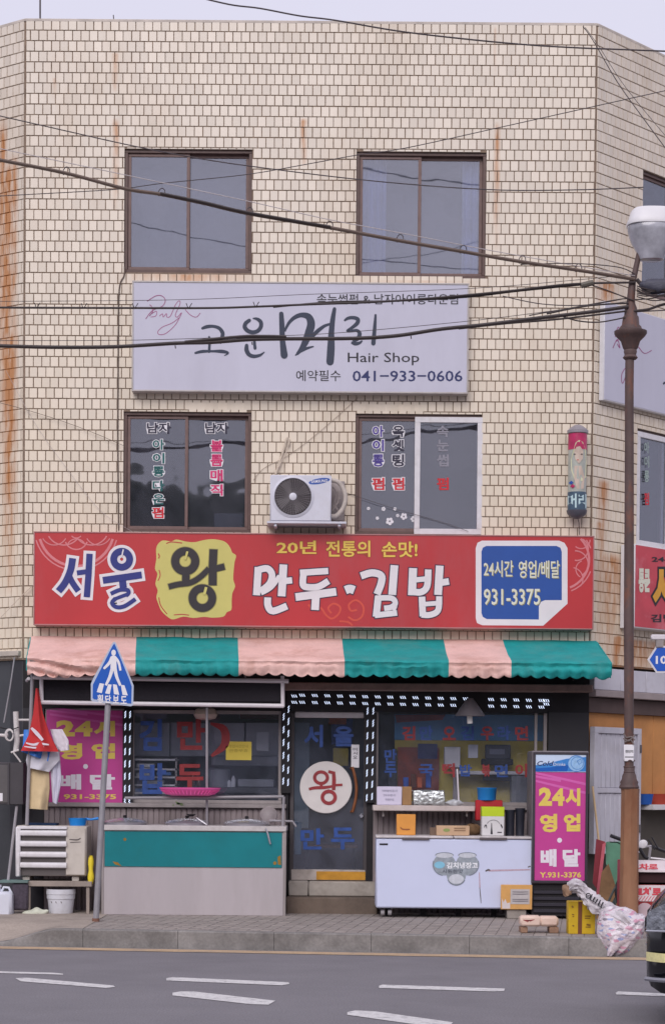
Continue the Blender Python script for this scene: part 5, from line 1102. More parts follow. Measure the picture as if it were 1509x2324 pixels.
# ================================================================== upper wall: air conditioner, barber pole, cable, pipe, antenna
ACO = .42
A1 = thing('air_conditioner_unit', 'white outdoor air conditioner with round fan grille on the wall between the second floor windows', 'air conditioner', at(690, 1184, .2)); acw = M('ac_white', (206, 206, 218), .4, .05, 4, dirt=(170, 160, 152), dirt_amt=.3)
r = FR.rect(613, 1078, 752, 1183, ACO); obj('casing', MB().pbox(FR, r[0], r[1], r[2], r[3], .12, ACO, .012), acw, A1)
c = at(665, 1127.5, ACO); rr_ = .202
obj('grille_ring', MB().lathe(c+Vector((0, .01, 0)), [(rr_+.028, 0), (rr_+.03, .014), (rr_+.006, .026), (rr_, .012)], 40, axis=(0, -1, 0)), acw, A1)
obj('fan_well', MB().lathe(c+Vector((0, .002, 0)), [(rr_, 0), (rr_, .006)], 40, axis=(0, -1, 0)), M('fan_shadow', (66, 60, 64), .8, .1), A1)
wm = M('grille_wire', (140, 134, 138), .5, .1)
fb = MB()
for k in range(4):
    an = k*math.pi/2+.4; fb.face([c+Vector((math.cos(an)*.04, -.009, math.sin(an)*.04)), c+Vector((math.cos(an-.25)*.19, -.009, math.sin(an-.25)*.19)), c+Vector((math.cos(an+.45)*.19, -.014, math.sin(an+.45)*.19)), c+Vector((math.cos(an+.7)*.04, -.011, math.sin(an+.7)*.04))])
obj('fan_blades', fb, M('fan_grey', (84, 78, 82), .5), A1)
gw = MB(); gw.weld = False
for k in range(1, 11): gw.tube([c+Vector((math.cos(t/28*6.283)*rr_*k/11, -.02, math.sin(t/28*6.283)*rr_*k/11)) for t in range(28)], .0011, 3, closed=True)
for k in range(40):
    an = k/40*6.283; gw.tube([c+Vector((math.cos(an)*.03, -.022, math.sin(an)*.03)), c+Vector((math.cos(an+.35)*rr_, -.02, math.sin(an+.35)*rr_))], .0016, 3, cap=False)
obj('wire_grille', gw, wm, A1, kind='stuff')
obj('hub', MB().lathe(c+Vector((0, -.018, 0)), [(.042, 0), (.042, .006), (.035, .01)], 20, axis=(0, -1, 0)), acw, A1)
a = Ink(); disc(a, 724.5, 1092, 24, FR, ACO+.001, 28, ry=6.5); k0 = len(a.v)
for i in range(k0): v = a.v[i]; v.z += (v.x-at(724.5, 1092, ACO).x)*.16
obj('oval_badge', a, M('badge_blue', (44, 84, 168), .4, .1), A1); a = Ink(); text(a, 'SAMSUNG', (706, 1090, 743, 1096.5), FR, ACO+.002, .02, tilt=-2.6); obj('lettering', a, inkw, A1)
for (x0, x1) in ((752, 782),): r2 = FR.rect(x0, 1090, x1, 1180, .12); obj('back_plate', MB().pbox(FR, r2[0], r2[1], r2[2], r2[3], .02, .05, .004), M('ac_side_grey', (150, 140, 138), .5, .2, 8), A1)
r2 = FR.rect(606, 1183, 786, 1188, ACO); obj('bracket', MB().pbox(FR, r2[0], r2[1], r2[2], r2[3], .02, ACO, .003), acw, A1)
for x in (625, 770): p = at(x, 1188, ACO); obj('bracket_arm', MB().box(p.x-.015, p.x+.015, -ACO+.02, -.012, p.z-.03, p.z, .003), acw, A1)
obj('pipe_bend', MB().tube([at(x, y, .26) for x, y in catmull([(752, 1090), (768, 1094), (780, 1112), (784, 1132), (778, 1154), (764, 1170), (752, 1172)], 4)], .026, 10), M('wrapped_pipe', (190, 180, 172), .7, .15, 14, .003), A1)
for pts in ([(755, 1106), (764, 1120), (760, 1142), (770, 1166)], [(756, 1150), (768, 1140), (766, 1116)], [(754, 1160), (762, 1148), (772, 1130)]): obj('hose', MB().tube([at(x, y, .2) for x, y in catmull(pts, 4)], .01, 6), M('ac_side_grey', (0, 0, 0)), A1)
T = thing('refrigerant_pipe', 'taped beige pipe hooking over the wall above the air conditioner', 'pipe', at(640, 1076, .04)); bp_ = M('beige_tape', (202, 188, 172), .7, .1, 14, .002)
for k, pts in enumerate(([(626, 1076), (636, 1046), (646, 1014), (652, 994), (656, 1000), (655, 1010)], [(632, 1060), (648, 1030), (655, 1008)])): obj('pipe', MB().tube([at(x, y, .045+.03*k) for x, y in catmull(pts, 4)], .013 if k == 0 else .006, 7), bp_, T)
def cable(label, pts, r, out, m, parts=None, name='cable', wl=False):
    P3 = [at(p[0], p[1], p[2] if len(p) > 2 else out) for p in catmull([(*p, ) if len(p) > 2 else (p[0], p[1], out) for p in pts], 6)]
    c_ = P3[len(P3)//2]; T = thing(name, label, 'cable', c_, 'overhead cables'); obj('line', MB().tube(P3, r, 6), m, T); return T
blkc = M('cable_sheath', (58, 50, 50), .5, .2, 5); brn = M('weathered_cable', (94, 78, 70), .6, .25, 5); wire = M('thin_wire', (70, 62, 66), .5); bwire = M('bare_wire', (176, 168, 170), .4, .1, 5)
cable('thin grey wire stapled across the tiles from the hair sign down to the air conditioner', [(812, 902), (760, 950), (700, 1000), (650, 1036), (600, 1062), (575, 1090)], .0022, .02, M('dull_beige_wire', (150, 132, 118), .7), name='wall_wire')
cable('dark cable running down the tiles left of the two left windows', [(284, 606), (282, 626), (271, 660), (269, 800), (268, 1000), (270, 1204)], .0075, .022, brn, name='wall_cable')
cable('wire from the air conditioner across the right window towards the red sign', [(782, 1117), (820, 1130), (900, 1156), (1000, 1184), (1062, 1206)], .003, .03, wire, name='wall_wire')
cable('thin wires drooping from the left corner to the lower left window', [(0, 914), (60, 930), (140, 955), (220, 985), (282, 1012)], .003, .05, brn, name='wall_wire')
cable('very thin pale wire slanting down the left tiles towards the red sign', [(14, 840), (80, 960), (150, 1060), (230, 1160), (300, 1206)], .0018, .04, bwire, name='wall_wire')
cable('beige wire slanting from the left corner behind the red sign', [(0, 1404), (40, 1362), (72, 1332)], .005, .05, bp_, name='wall_wire')
# roof antenna rods
T = thing('antenna_rod', 'tall dark antenna rod on the roof near the left corner', 'antenna', at(92, 42, -.1)); obj('rod', MB().tube([at(92, 45, -.12), at(92, -20, -.12)], .010, 6), wire, T)
T = thing('antenna_rod', 'short dark rod on the roof edge above the left windows', 'antenna', at(259, 46, -.1)); obj('rod', MB().tube([at(259, 47, -.12), at(258, 34, -.12)], .006, 6), wire, T)
# barber pole lamp
BP = thing('salon_pole', 'cylindrical salon lamp with faded woman picture and grey caps on the right of the wall', 'barber pole', at(1309, 1176, .16))
ob = .16; cx_ = at(1309, 1080, ob); zt1, zt0 = at(1309, 984, ob).z, at(1309, 1160, ob).z; R_ = .105
def cyl_grid(z0, z1, mat_, nm, a0=0, a1=1, rad=R_): mb = MB(); mb.grid(lambda u, v: (cx_.x+rad*math.cos(math.pi*(1+a0+(a1-a0)*u)), cx_.y+rad*math.sin(math.pi*(1+a0+(a1-a0)*u)), z0+(z1-z0)*v), 16, 1); return obj(nm, mb, mat_, BP)
obj('drum', MB().lathe(Vector((cx_.x, cx_.y, zt0)), [(R_-.002, 0), (R_-.002, zt1-zt0)], 32), M('faded_drum', (176, 180, 172), .3, .2, 9), BP)
Zp = lambda y: at(1309, y, ob).z
cyl_grid(Zp(1022), zt1-.005, M('drum_pink', (186, 42, 96), .35, .3, 14), 'pink_band', rad=R_+.001); cyl_grid(zt0+.005, Zp(1118), M('drum_slate', (70, 92, 112), .35, .3, 12), 'slate_band', rad=R_+.001)
def drum_poly(pts, m, nm, k):
    mb = Ink(); q = []
    for x, y in pts:
        s_ = max(-.97, min(.97, (x-1309)/22.5)); an = math.asin(s_); q.append((cx_.x+(R_+k)*math.sin(an), cx_.y-(R_+k)*math.cos(an), Zp(y)))
    c_ = Vector((sum(v[0] for v in q)/len(q), sum(v[1] for v in q)/len(q)-.004, sum(v[2] for v in q)/len(q)))
    for i in range(len(q)): mb.face([q[i], q[(i+1) % len(q)], c_])
    obj(nm, mb, m, BP)
drum_poly([(1297, 1025), (1302, 1008), (1310, 1002), (1319, 1006), (1326, 1022), (1329, 1050), (1328, 1085), (1318, 1095), (1300, 1090), (1293, 1070), (1292, 1045)], M('print_hair', (206, 206, 168), .4, .12, 30), 'hair_print', .003)
drum_poly([(1299, 1028), (1304, 1018), (1312, 1016), (1320, 1026), (1319, 1044), (1310, 1056), (1302, 1046)], M('print_skin', (204, 184, 170), .4), 'face_print', .006)
drum_poly([(1300, 1060), (1316, 1060), (1324, 1085), (1322, 1112), (1306, 1112), (1300, 1090)], M('print_skin', (0, 0, 0)), 'shoulder_print', .005)
for (x, y, w_, h_, m_) in ((1300.5, 1034, 6, 3, 'dark_mark'), (1316, 1034, 6, 3, 'dark_mark'), (1307.5, 1047, 5, 2.4, 'red_sticker'), (1297, 1106, 11, 9, 'drum_pink'), (1294, 1098, 10, 9, 'badge_blue')): drum_poly([(x-w_/2, y), (x, y-h_/2), (x+w_/2, y), (x, y+h_/2)], MATS[m_], 'print_detail', .009)
a = Ink(); k0 = 0; text(a, '머리', (1288, 1120, 1331, 1152), FR, ob+R_, .03)
for v in a.v: s_ = max(-.98, min(.98, (v.x-cx_.x)/R_)); v.y = cx_.y-(R_+.004)*math.cos(math.asin(s_)); v.x = cx_.x+(R_+.004)*s_
obj('lettering', a, M('pale_cyan_print', (190, 216, 220), .5), BP)
cg = M('cap_grey', (142, 136, 144), .4, .15, 10)
obj('top_cap', MB().lathe(Vector((cx_.x, cx_.y, zt1)), [(R_+.014, 0), (R_+.014, .03), (R_-.01, .055), (R_*.5, .085), (.03, .095)], 26), cg, BP); obj('bottom_cap', MB().lathe(Vector((cx_.x, cx_.y, zt0-.085)), [(.03, 0), (R_*.6, .015), (R_+.0, .05), (R_+.012, .09)], 26), M('cap_dark', (92, 90, 102), .4, .15, 10), BP)
obj('lead', MB().tube([at(1309, 1172, .1), at(1313, 1186, .05), at(1314, 1214, .03)], .004, 5), wire, BP); obj('wall_bracket', MB().box(cx_.x-.03, cx_.x+.03, cx_.y+.08, -.012, zt1-.1, zt1-.04), cg, BP)
# ================================================================== right of the door: freezer and what stands round it
OFZ = .95
FZ = thing('chest_freezer', 'long bluish white chest freezer standing below the right shop window', 'freezer', base(853, 1208, ZP, OFZ))
fzm = M('freezer_white', (200, 206, 232), .35, .04, 2, dirt=(180, 180, 196), dirt_amt=.25); zf0 = FR.hit(1030, 2062, OFZ)[1]
r = FR.rect(853, 1904, 1208, 2062, OFZ)
obj('cabinet', MB().pbox(FR, r[0], r[1], r[2], r[3], .32, OFZ, .016), fzm, FZ)
xm = FR.hit(1029, 1900, OFZ)[0]
for k, (a_, b_) in enumerate(((r[0]-.005, xm-.004), (xm+.004, r[1]+.005))): obj('lid', MB().pbox(FR, a_, b_, r[3]+.003, r[3]+.032, .31, OFZ+.01, .008), M('lid_white', (206, 200, 202), .4, .15, 6, dirt=(120, 108, 104), dirt_amt=.5), FZ)
for (x0, x1) in ((912, 974), (1088, 1150)): pb('lid_handle', x0, 1901, x1, 1906, OFZ, OFZ+.022, M('handle_grey', (92, 84, 88), .5), FZ, .002)
pb('badge', 861, 1914, 880, 1918, OFZ, OFZ+.004, dark, FZ, .001)
a = Ink(); poly(a, [(1106, 1974), (1200, 1972), (1204, 1975), (1108, 1978)], FR, OFZ+.002); poly(a, [(1086, 1980), (1088, 1980), (1090, 2014), (1087, 2016)], FR, OFZ+.002); obj('pink_tape', a, M('faded_pink_tape', (186, 160, 176), .6, .2, 20), FZ)
a = Ink(); stroke(a, [(1101, 1977, 3), (1108, 1974, 4), (1112, 1976, 2)], 3, FR, OFZ+.0025); stroke(a, [(1197, 1968, 2), (1203, 1966, 3)], 2, FR, OFZ+.0025); stroke(a, [(1088, 2014, 1.5), (1090, 2035, 2), (1091, 2050, 1)], 2, FR, OFZ+.0025); obj('marks', a, M('dark_mark', (0, 0, 0)), FZ)
a = Ink(); gj = M('jar_print', (150, 158, 168), .4, .25, 26); gj2 = M('jar_print_light', (196, 200, 210), .4, .15, 26); gj3 = M('jar_print_cyan', (130, 188, 214), .4, .1, 26); gj4 = M('jar_print_rim', (116, 124, 136), .4)
J = [(1008, 1962, 26, 25), (1060, 1962, 26, 25), (1035, 1985, 22, 24)]
for i, (x, y, rx, ry) in enumerate(J): disc(a, x, y, rx, FR, OFZ+.002+.0004*i, 22, ry)
poly(a, [(984, 1955), (1086, 1955), (1078, 1980), (992, 1980)], FR, OFZ+.0033); obj('jar_print', a, gj, FZ)
a = Ink()
for (x, y, rx, ry) in ((1008, 1941, 20, 6), (1060, 1941, 20, 6)): disc(a, x, y, rx, FR, OFZ+.0042, 20, ry)
disc(a, 1035, 1995, 17, FR, OFZ+.0042, 20, 11); obj('jar_highlight', a, gj2, FZ)
a = Ink(); [stroke(a, ringpts(x, y, rx, ry, 12, a0, a1), 1.6, FR, OFZ+.0046) for (x, y, rx, ry, a0, a1) in ((1008, 1941, 20, 6, 170, 370), (1060, 1941, 20, 6, 170, 370), (1035, 1985, 22, 24, 30, 150), (1008, 1962, 26, 25, 100, 200), (1060, 1962, 26, 25, -20, 80))]; obj('jar_outline', a, gj4, FZ)
a = Ink(); disc(a, 997, 1963, 12, FR, OFZ+.0046, 18, 8); obj('cyan_patch', a, gj3, FZ)
a = Ink(); text(a, '김치냉장고', (1013, 1957, 1084, 1971), FR, OFZ+.0055, .03); obj('lettering', a, M('freezer_letter_white', (232, 234, 240), .4), FZ); a = Ink(); text(a, '시원한맛', (1003, 1973, 1050, 1982), FR, OFZ+.0055, .01); obj('lettering', a, M('freezer_letter_grey', (70, 76, 92), .5), FZ)
for x in (868, 884, 1190): obj('castor', MB().lathe(at(x, 2071, OFZ-.08)-Vector((.02, 0, 0)), [(.028, 0), (.032, .01), (.032, .03), (.028, .04)], 14, axis=(1, 0, 0)), M('castor_grey', (150, 146, 150), .5), FZ)
for x in (880, 960, 1040, 1120, 1185): p = at(x, 2063, OFZ-.3); obj('foot', MB().box(p.x-.03, p.x+.03, p.y-.03, p.y+.03, ZP, r[2]+.01), dark, FZ)
T = thing('concrete_block', 'grey concrete block propping the right end of the chest freezer', 'block', base(1150, 1192, ZP, OFZ)); r2 = FR.rect(1150, 2063, 1193, 2084, OFZ+.02); obj('body', MB().pbox(FR, r2[0], r2[1], ZP, r2[3], .7, OFZ+.02, .006), M('block_grey', (146, 138, 132), .9, .2, 9, .002), T)
T = thing('cardboard_box', 'torn orange cardboard panel with a grey label leaning on the lower right of the freezer', 'box', at(1172, 2064, OFZ+.05)); cb = M('orange_card', (206, 156, 92), .8, .12, 9)
pb('panel', 1136, 2008, 1207, 2064, OFZ+.022, OFZ+.05, cb, T, .004); pb('label', 1158, 2018, 1201, 2052, OFZ+.05, OFZ+.053, M('grey_label', (182, 176, 176), .7, .12, 18), T); a = Ink(); [stroke(a, [(1162, y, 2), (1180, y+.5, 2.4), (1198, y, 2)], 2, FR, OFZ+.055) for y in (2024, 2029, 2041, 2045)]; obj('label_print', a, M('label_grey_print', (128, 122, 128), .7), T)
a = Ink(); poly(a, [(1138, 2038), (1142, 2048), (1146, 2040), (1150, 2050), (1157, 2048), (1157, 2062), (1139, 2062)], FR, OFZ+.052); obj('torn_paper', a, M('torn_paper', (206, 196, 196), .8), T)
# window shelf and what is on it
OW = .38
WS = thing('window_shelf', 'pale shelf board under the right shop window', 'shelf', base(846, 1078, FR.hit(960, 1842, OW)[1], .2)); pb('board', 846, 1828, 1078, 1841, .032, OW, M('shelf_cream', (196, 184, 182), .5, .15, 6, dirt=(140, 124, 116), dirt_amt=.4), WS, .008)
for x in (870, 1060): p = at(x, 1841, OW); obj('bracket', MB().box(p.x-.01, p.x+.01, -OW+.08, -.03, p.z-.06, p.z), alum, WS)
zw = FR.hit(960, 1828, OW)[1]
def box3(name, label, cat, x0, y0, x1, zb, oF, dep, m, b=.006, top=None):
    """box standing at height zb, front at out oF, upper photo row y0"""
    u0, u1, _, z1 = FR.rect(x0, y0, x1, y0+10, oF); T = thing(name, label, cat, FR.pt((u0+u1)/2, zb, oF-dep/2)); obj('body', MB().pbox(FR, u0, u1, zb+.001, z1, oF-dep, oF, b), m, T); return T
T = box3('notice_box', 'white card with rows of small lettering propped on the window shelf next to the door', 'notice', 855, 1785, 912, zw, .34, .05, M('notice_white', (206, 200, 222), .7, .04))
a = Ink()
for i, s_ in enumerate(('가래떡썰어드립니다', '만두국수팝니다', '주문받아요')): text(a, s_, (866+i*4, 1792+i*10, 902-i*4, 1797.5+i*10), FR, .342, .0)
obj('lettering', a, M('faint_ink', (110, 106, 132), .7), T)
box3('carton', 'plain brown carton standing between the white notice and the foil tray', 'box', 912, 1785, 934, zw, .32, .16, M('brown_carton', (156, 120, 82), .8, .15, 9))
foil = M('aluminium_foil', (196, 200, 202), .3, .25, 40, .02, metal=.75, bscale=24)
c = at(972, 1828, .26); T = thing('foil_package', 'crumpled foil wrapped package on the window shelf', 'package', c)
def foilf(u, v):
    an = v*6.2832; e = .35; ca, sa = math.cos(an), math.sin(an); ca = math.copysign(abs(ca)**e, ca); sa = math.copysign(abs(sa)**e, sa); k = 1 if .02 < u < .98 else .15
    p = Vector(((u-.5)*.37, ca*.08*k, .086+sa*.084*k)); n_ = mnoise.noise_vector(p*26)*.010; return c+p+n_
obj('wrap', MB().grid(foilf, 26, 26), foil, T)
c = at(1030, 1828, .28); T = thing('plastic_wrap', 'small crumpled clear plastic heap right of the foil package', 'bag', c)
obj('heap', MB().grid(lambda u, v: c+Vector(((u-.5)*.2, .06*math.cos(v*6.283)*math.sin(.1+u*2.9), .03+.04*math.sin(v*6.283)*math.sin(.1+u*2.9)))+mnoise.noise_vector(Vector((u*7, v*7, 2)))*.012, 16, 14), M('clear_plastic', (188, 190, 196), .25, .2, 20, .005), T)
# things on the freezer
zfz = r[3]+.032
def onf(x0, y0, x1, oF, dep, name, label, cat, m, b=.006): return box3(name, label, cat, x0, y0, x1, zfz, oF, dep, m, b)
T = onf(900, 1848, 943, .78, .12, 'orange_box', 'plain tall orange box standing on the left lid of the freezer', 'box', M('orange_carton', (214, 146, 66), .7, .08, 6)); a = Ink(); stroke(a, [(908, 1877, 2), (914, 1882, 3), (930, 1882, 2), (921, 1884, 1)], 2, FR, .783); obj('print', a, M('brown_print', (146, 86, 48), .7), T)
T = onf(990, 1874, 1065, .80, .2, 'snack_carton', 'open low cardboard carton with faint green print on the freezer', 'box', M('beige_carton', (190, 158, 128), .8, .12, 9))
pb('side_flap', 975, 1878, 992, 1897, .68, .74, M('dark_carton', (112, 92, 78), .8, .2, 9), T, .002); a = Ink(); disc(a, 1013, 1884, 8, FR, .8015, 12, 4); obj('green_print', a, M('print_green', (136, 150, 88), .7), T); a = Ink(); [stroke(a, [(1030, 1880+k*5, 3), (1056, 1880+k*5, 3)], 3, FR, .8015) for k in (0, 1)]; obj('brown_print', a, M('print_brown', (140, 110, 84), .7), T)
T = onf(1093, 1852, 1144, .80, .22, 'white_carton', 'white printed box with a lime green upper part on the right lid of the freezer', 'box', M('carton_white', (204, 202, 204), .65, .06, 8))
pb('lime_top', 1093, 1831, 1144, 1853, .57, .801, M('lime_card', (182, 204, 24), .5, .06, 6), T, .004)
a = Ink(); stroke(a, [(1115, 1868, 1.5), (1115, 1877, 2), (1115, 1893, 5)], 3, FR, .804, smooth=False); stroke(a, [(1098, 1878, 1), (1102, 1872, 2.5), (1104, 1880, 1)], 2, FR, .804); stroke(a, [(1140, 1878, 1), (1136, 1871, 2.5), (1139, 1880, 1)], 2, FR, .804); stroke(a, ringpts(1119, 1874, 15, 13, 10, 200, 340), .8, FR, .804); stroke(a, [(1128, 1889, 2), (1138, 1889, 2)], 2, FR, .804); obj('print', a, blk, T)
binm = M('black_bin', (40, 42, 54), .4, .2, 8)
for (x0, x1, y0, lb) in ((1147, 1169, 1838, 'narrow dark plastic bin beside the lime and white box'), (1170, 1192, 1834, 'second dark bin squeezed against the showcase fridge')):
    p0 = at((x0+x1)/2, 1890, .72); R_ = (x1-x0)/2/206; h_ = FR.hit(1150, y0, .72)[1]-zfz; T = thing('bin', lb, 'bin', Vector((p0.x, -.62, zfz))); obj('body', MB().lathe(Vector((p0.x, -.62, zfz)), [(R_*.86, 0), (R_, h_*.92), (R_*1.06, h_*.94), (R_*1.06, h_), (R_*.9, h_)], 18), binm, T)
box3('red_container', 'dark red plastic tub behind the lime and white box', 'tub', 1079, 1816, 1140, FR.hit(1100, 1862, .3)[1], .42, .14, M('red_plastic', (176, 26, 38), .45, .12, 7), .01)
c = at(1104, 1816, .35); T = thing('blue_tub', 'round blue plastic tub on the red container', 'tub', c); obj('body', MB().lathe(c, [(.1, 0), (.108, .12), (.112, .125), (.112, .14), (.1, .14)], 24), M('tub_azure', (22, 116, 190), .4, .08, 8), T)
c = at(1072, 1893, .45); T = thing('onion_sack', 'dark brown mesh sack slumped on the freezer behind the snack carton', 'bag', Vector((c.x, c.y, zfz)))
obj('body', MB().grid(lambda u, v: Vector((c.x, c.y, zfz))+Vector(((u-.5)*.26, -.06*math.sin(v*6.283)*math.sin(.1+u*2.95), .06+.07*math.cos(v*6.283)*math.sin(.1+u*2.95)))+mnoise.noise_vector(Vector((u*5, v*5, 4)))*.015, 16, 12), M('mesh_sack', (110, 84, 58), .9, .4, 22, .004), T)
T = thing('pale_hose_pole', 'pale upright stick with a clamp standing behind the freezer in front of the window', 'pole', at(1038, 1828, .3)); obj('stick', MB().tube([at(1037, 1745, .3), at(1041, 1826, .3)], .009, 8), wpipe, T)
# ---- showcase fridge
OSC = 1.0
SC_ = thing('showcase_fridge', 'tall drinks fridge covered by a magenta 24 hour delivery poster', 'fridge', base(1207, 1337, ZP, OSC)); fg = M('fridge_grey', (122, 116, 122), .45, .15, 5, dirt=(84, 78, 80), dirt_amt=.4)
r = FR.rect(1206, 1704, 1334, 2082, OSC); zk = FR.hit(1270, 2006, OSC)[1]
obj('cabinet', MB().pbox(FR, r[0], r[1], zk, r[3], .35, OSC-.03, .012), fg, SC_); obj('kick_base', MB().pbox(FR, r[0]+.01, r[1]-.06, ZP+.04, zk-.002, .4, OSC-.05, .005), dark, SC_)
for k in range(4): z = ZP+.07+k*.068; obj('vent_slat', MB().pbox(FR, r[0]+.03, r[1]-.09, z, z+.036, OSC-.05, OSC-.028, .004), M('vent_slat', (44, 42, 52), .4, .1), SC_)
for k in (0, 1): obj('foot', MB().pbox(FR, (r[0]+.03, r[1]-.1)[k], (r[0]+.07, r[1]-.06)[k], ZP-.002, ZP+.045, .5, .56), dark, SC_)
q = [FR.rect(1208, 1707, 1333, 2004, OSC)]; x0, x1, z0, z1 = q[0]
obj('door_frame', frame_mb(FR, x0, x1, z0, z1, .026, OSC-.03, OSC+.004), M('fridge_frame_dark', (56, 50, 60), .4, .15, 6), SC_)
pb('poster', 1212, 1753, 1329, 1999, OSC-.03, OSC-.008, mg, SC_); pb('header_panel', 1212, 1713, 1329, 1752, OSC-.03, OSC-.006, M('header_paleblue', (196, 212, 236), .3, .05), SC_)
a = Ink(); poly(a, [(1213, 1737), (1240, 1733), (1285, 1722), (1329, 1718), (1329, 1751), (1213, 1751)], FR, OSC-.005); obj('wave_print', a, M('wave_blue', (60, 132, 206), .3, .2, 9), SC_)
a = Ink(); poly(a, [(1213, 1744), (1250, 1741), (1290, 1736), (1286, 1751), (1213, 1751)], FR, OSC-.0045); obj('wave_print', a, M('wave_deep_blue', (24, 92, 180), .3, .15, 9), SC_)
a = Ink(); disc(a, 1307, 1733, 19, FR, OSC-.004, 26, 18); obj('can_print', a, M('can_pale', (150, 190, 230), .3, .2, 30), SC_); a = Ink(); stroke(a, ringpts(1307, 1733, 19, 18, 20), 1.6, FR, OSC-.003, closed=True); stroke(a, ringpts(1309, 1732, 14, 14, 18), 1.2, FR, OSC-.003, closed=True); stroke(a, [(1309, 1727), (1316, 1723), (1320, 1730), (1313, 1735), (1309, 1727)], 1.6, FR, OSC-.003, smooth=False); obj('can_outline', a, M('can_blue', (70, 128, 200), .3), SC_)
a = Ink(); text(a, 'Cold', (1218, 1727, 1254, 1738), FR, OSC-.0035, .02, slant=.35); obj('lettering', a, navy, SC_); a = Ink(); text(a, 'Drinks', (1255, 1731, 1282, 1738), FR, OSC-.0035, .0); obj('lettering', a, inkw, SC_)
poster_prints(SC_, FR, 1212, 1743, (1.0, 1.0), OSC-.0065)
# sticks, boards at the right of the fridge
T = thing('mop', 'long handled red dustpan broom leaning beside the showcase fridge', 'broom', at(1352, 1995, .55)); obj('stick', MB().tube([at(1344, 1785, .35), at(1358, 1910, .5)], .012, 8), M('pale_wood', (206, 178, 140), .7, .12, 9), T)
o1 = .9; mb = MB(); mb.prism([(1344, 2004), (1352, 1904), (1372, 1910), (1362, 2030)], lambda x, y, d: FR.F(x, y, d), .5, .56); obj('pan', mb, M('dull_red_plastic', (150, 52, 66), .5, .2, 8), T)
mb = MB(); mb.prism([(1366, 1916), (1374, 1912), (1358, 2040), (1350, 2044)], lambda x, y, d: FR.F(x, y, d), .56, .60); obj('pan_side', mb, M('pink_red_plastic', (196, 96, 110), .5, .2, 8), T)
T = thing('green_bin', 'faded green rounded board standing behind the street lamp base', 'board', at(1395, 1975, .8)); mb = MB(); mb.prism([(1373, 1912), (1378, 1910), (1410, 1910), (1411, 1975), (1404, 2030), (1388, 1990), (1374, 1960)], lambda x, y, d: FR.F(x, y, d), .5, .54); obj('panel', mb, M('faded_green', (86, 136, 112), .6, .25, 6, dirt=(120, 130, 110), dirt_amt=.4), T)
T = thing('brown_board', 'brown plywood offcut leaning low between fridge and street lamp', 'board', at(1385, 2060, 1.2)); mb = MB(); mb.prism([(1364, 1980), (1380, 1960), (1402, 2030), (1412, 2085), (1352, 2085)], lambda x, y, d: FR.F(x, y, d), .9, .93); obj('panel', mb, M('brown_ply', (128, 96, 66), .8, .3, 6, .002), T)
T = thing('bent_bars', 'dark bent metal bars leaning behind the white trash sack', 'scrap', at(1385, 2060, 1.5)); 
for pts in ([(1412, 1990), (1392, 2020), (1378, 2050)], [(1408, 2000), (1398, 2040), (1392, 2060)], [(1396, 2010), (1400, 2030), (1384, 2062)]): obj('bar', MB().tube([at(x, y, 1.3) for x, y in pts], .013, 6), M('scrap_grey', (60, 66, 66), .6, .2), T)
# goods on the shelf of the right-hand shop, bicycle
for (n_, lb, x0, x1, m_) in (('blue_basin', 'blue plastic basin at the edge of the right-hand shop shelf', 1464, 1486, bluep if 0 else M('basin_blue', (24, 80, 160), .45, .1)), ('red_basin', 'brick red plastic basin on the right-hand shop shelf', 1488, 1540, M('basin_red', (168, 62, 46), .5, .1))):
    uu0, zz1 = RT.hit(x0, 1802, .08); uu1 = RT.hit(x1, 1802, .08)[0]; zz0 = zr(1826)+.001
    T = thing(n_, lb, 'basin', RT.pt((uu0+uu1)/2, zz0, 0)); cc = RT.pt((uu0+uu1)/2, zz0, 0); R_ = (uu1-uu0)/2
    obj('body', MB().lathe(cc, [(R_*.8, 0), (R_, (zz1-zz0)*.9), (R_*1.04, zz1-zz0), (R_*.93, zz1-zz0)], 20, sy=.5), m_, T)
BK = thing('bicycle', 'parked bicycle whose handlebar shows behind the lamp post', 'bicycle', Vector((at(1470, 2100, 1.3).x, -1.3, ZP)))
bd = M('bicycle_black', (32, 30, 36), .4, .1); bs = M('bicycle_silver', (190, 186, 190), .3, .1, metal=.6); bc = Vector((at(1475, 1930, 1.3).x, -1.3, 0))
hz = at(1470, 1918, 1.3).z
obj('handlebar', MB().tube([at(1390, 1898, 1.5), at(1408, 1906, 1.4), at(1450, 1924, 1.3), at(1474, 1920, 1.2), at(1512, 1934, 1.0)], .013, 8), bs, BK)
for pts in ([at(1386, 1897, 1.52), at(1410, 1906, 1.42)], [at(1482, 1922, 1.2), at(1515, 1935, 1.0)], [at(1450, 1925, 1.3), at(1462, 1945, 1.3), at(1470, 1948, 1.3)]): obj('grip', MB().tube(pts, .02, 8), bd, BK)
for pts in ([at(1384, 1911, 1.5), at(1400, 1912, 1.45), at(1412, 1918, 1.4)], [at(1470, 1905, 1.3), at(1485, 1928, 1.3)], [at(1478, 1900, 1.28), at(1492, 1925, 1.25)]): obj('brake_lever', MB().tube(pts, .007, 6), bd, BK)
obj('head_lamp', MB().lathe(at(1462, 1915, 1.42), [(.02, 0), (.045, .03), (.045, .06), (.035, .065)], 14, axis=(-.5, -1, 0)), whitef, BK)
fp = lambda x, z: Vector((bc.x+x, -1.3, z)); RW = .3
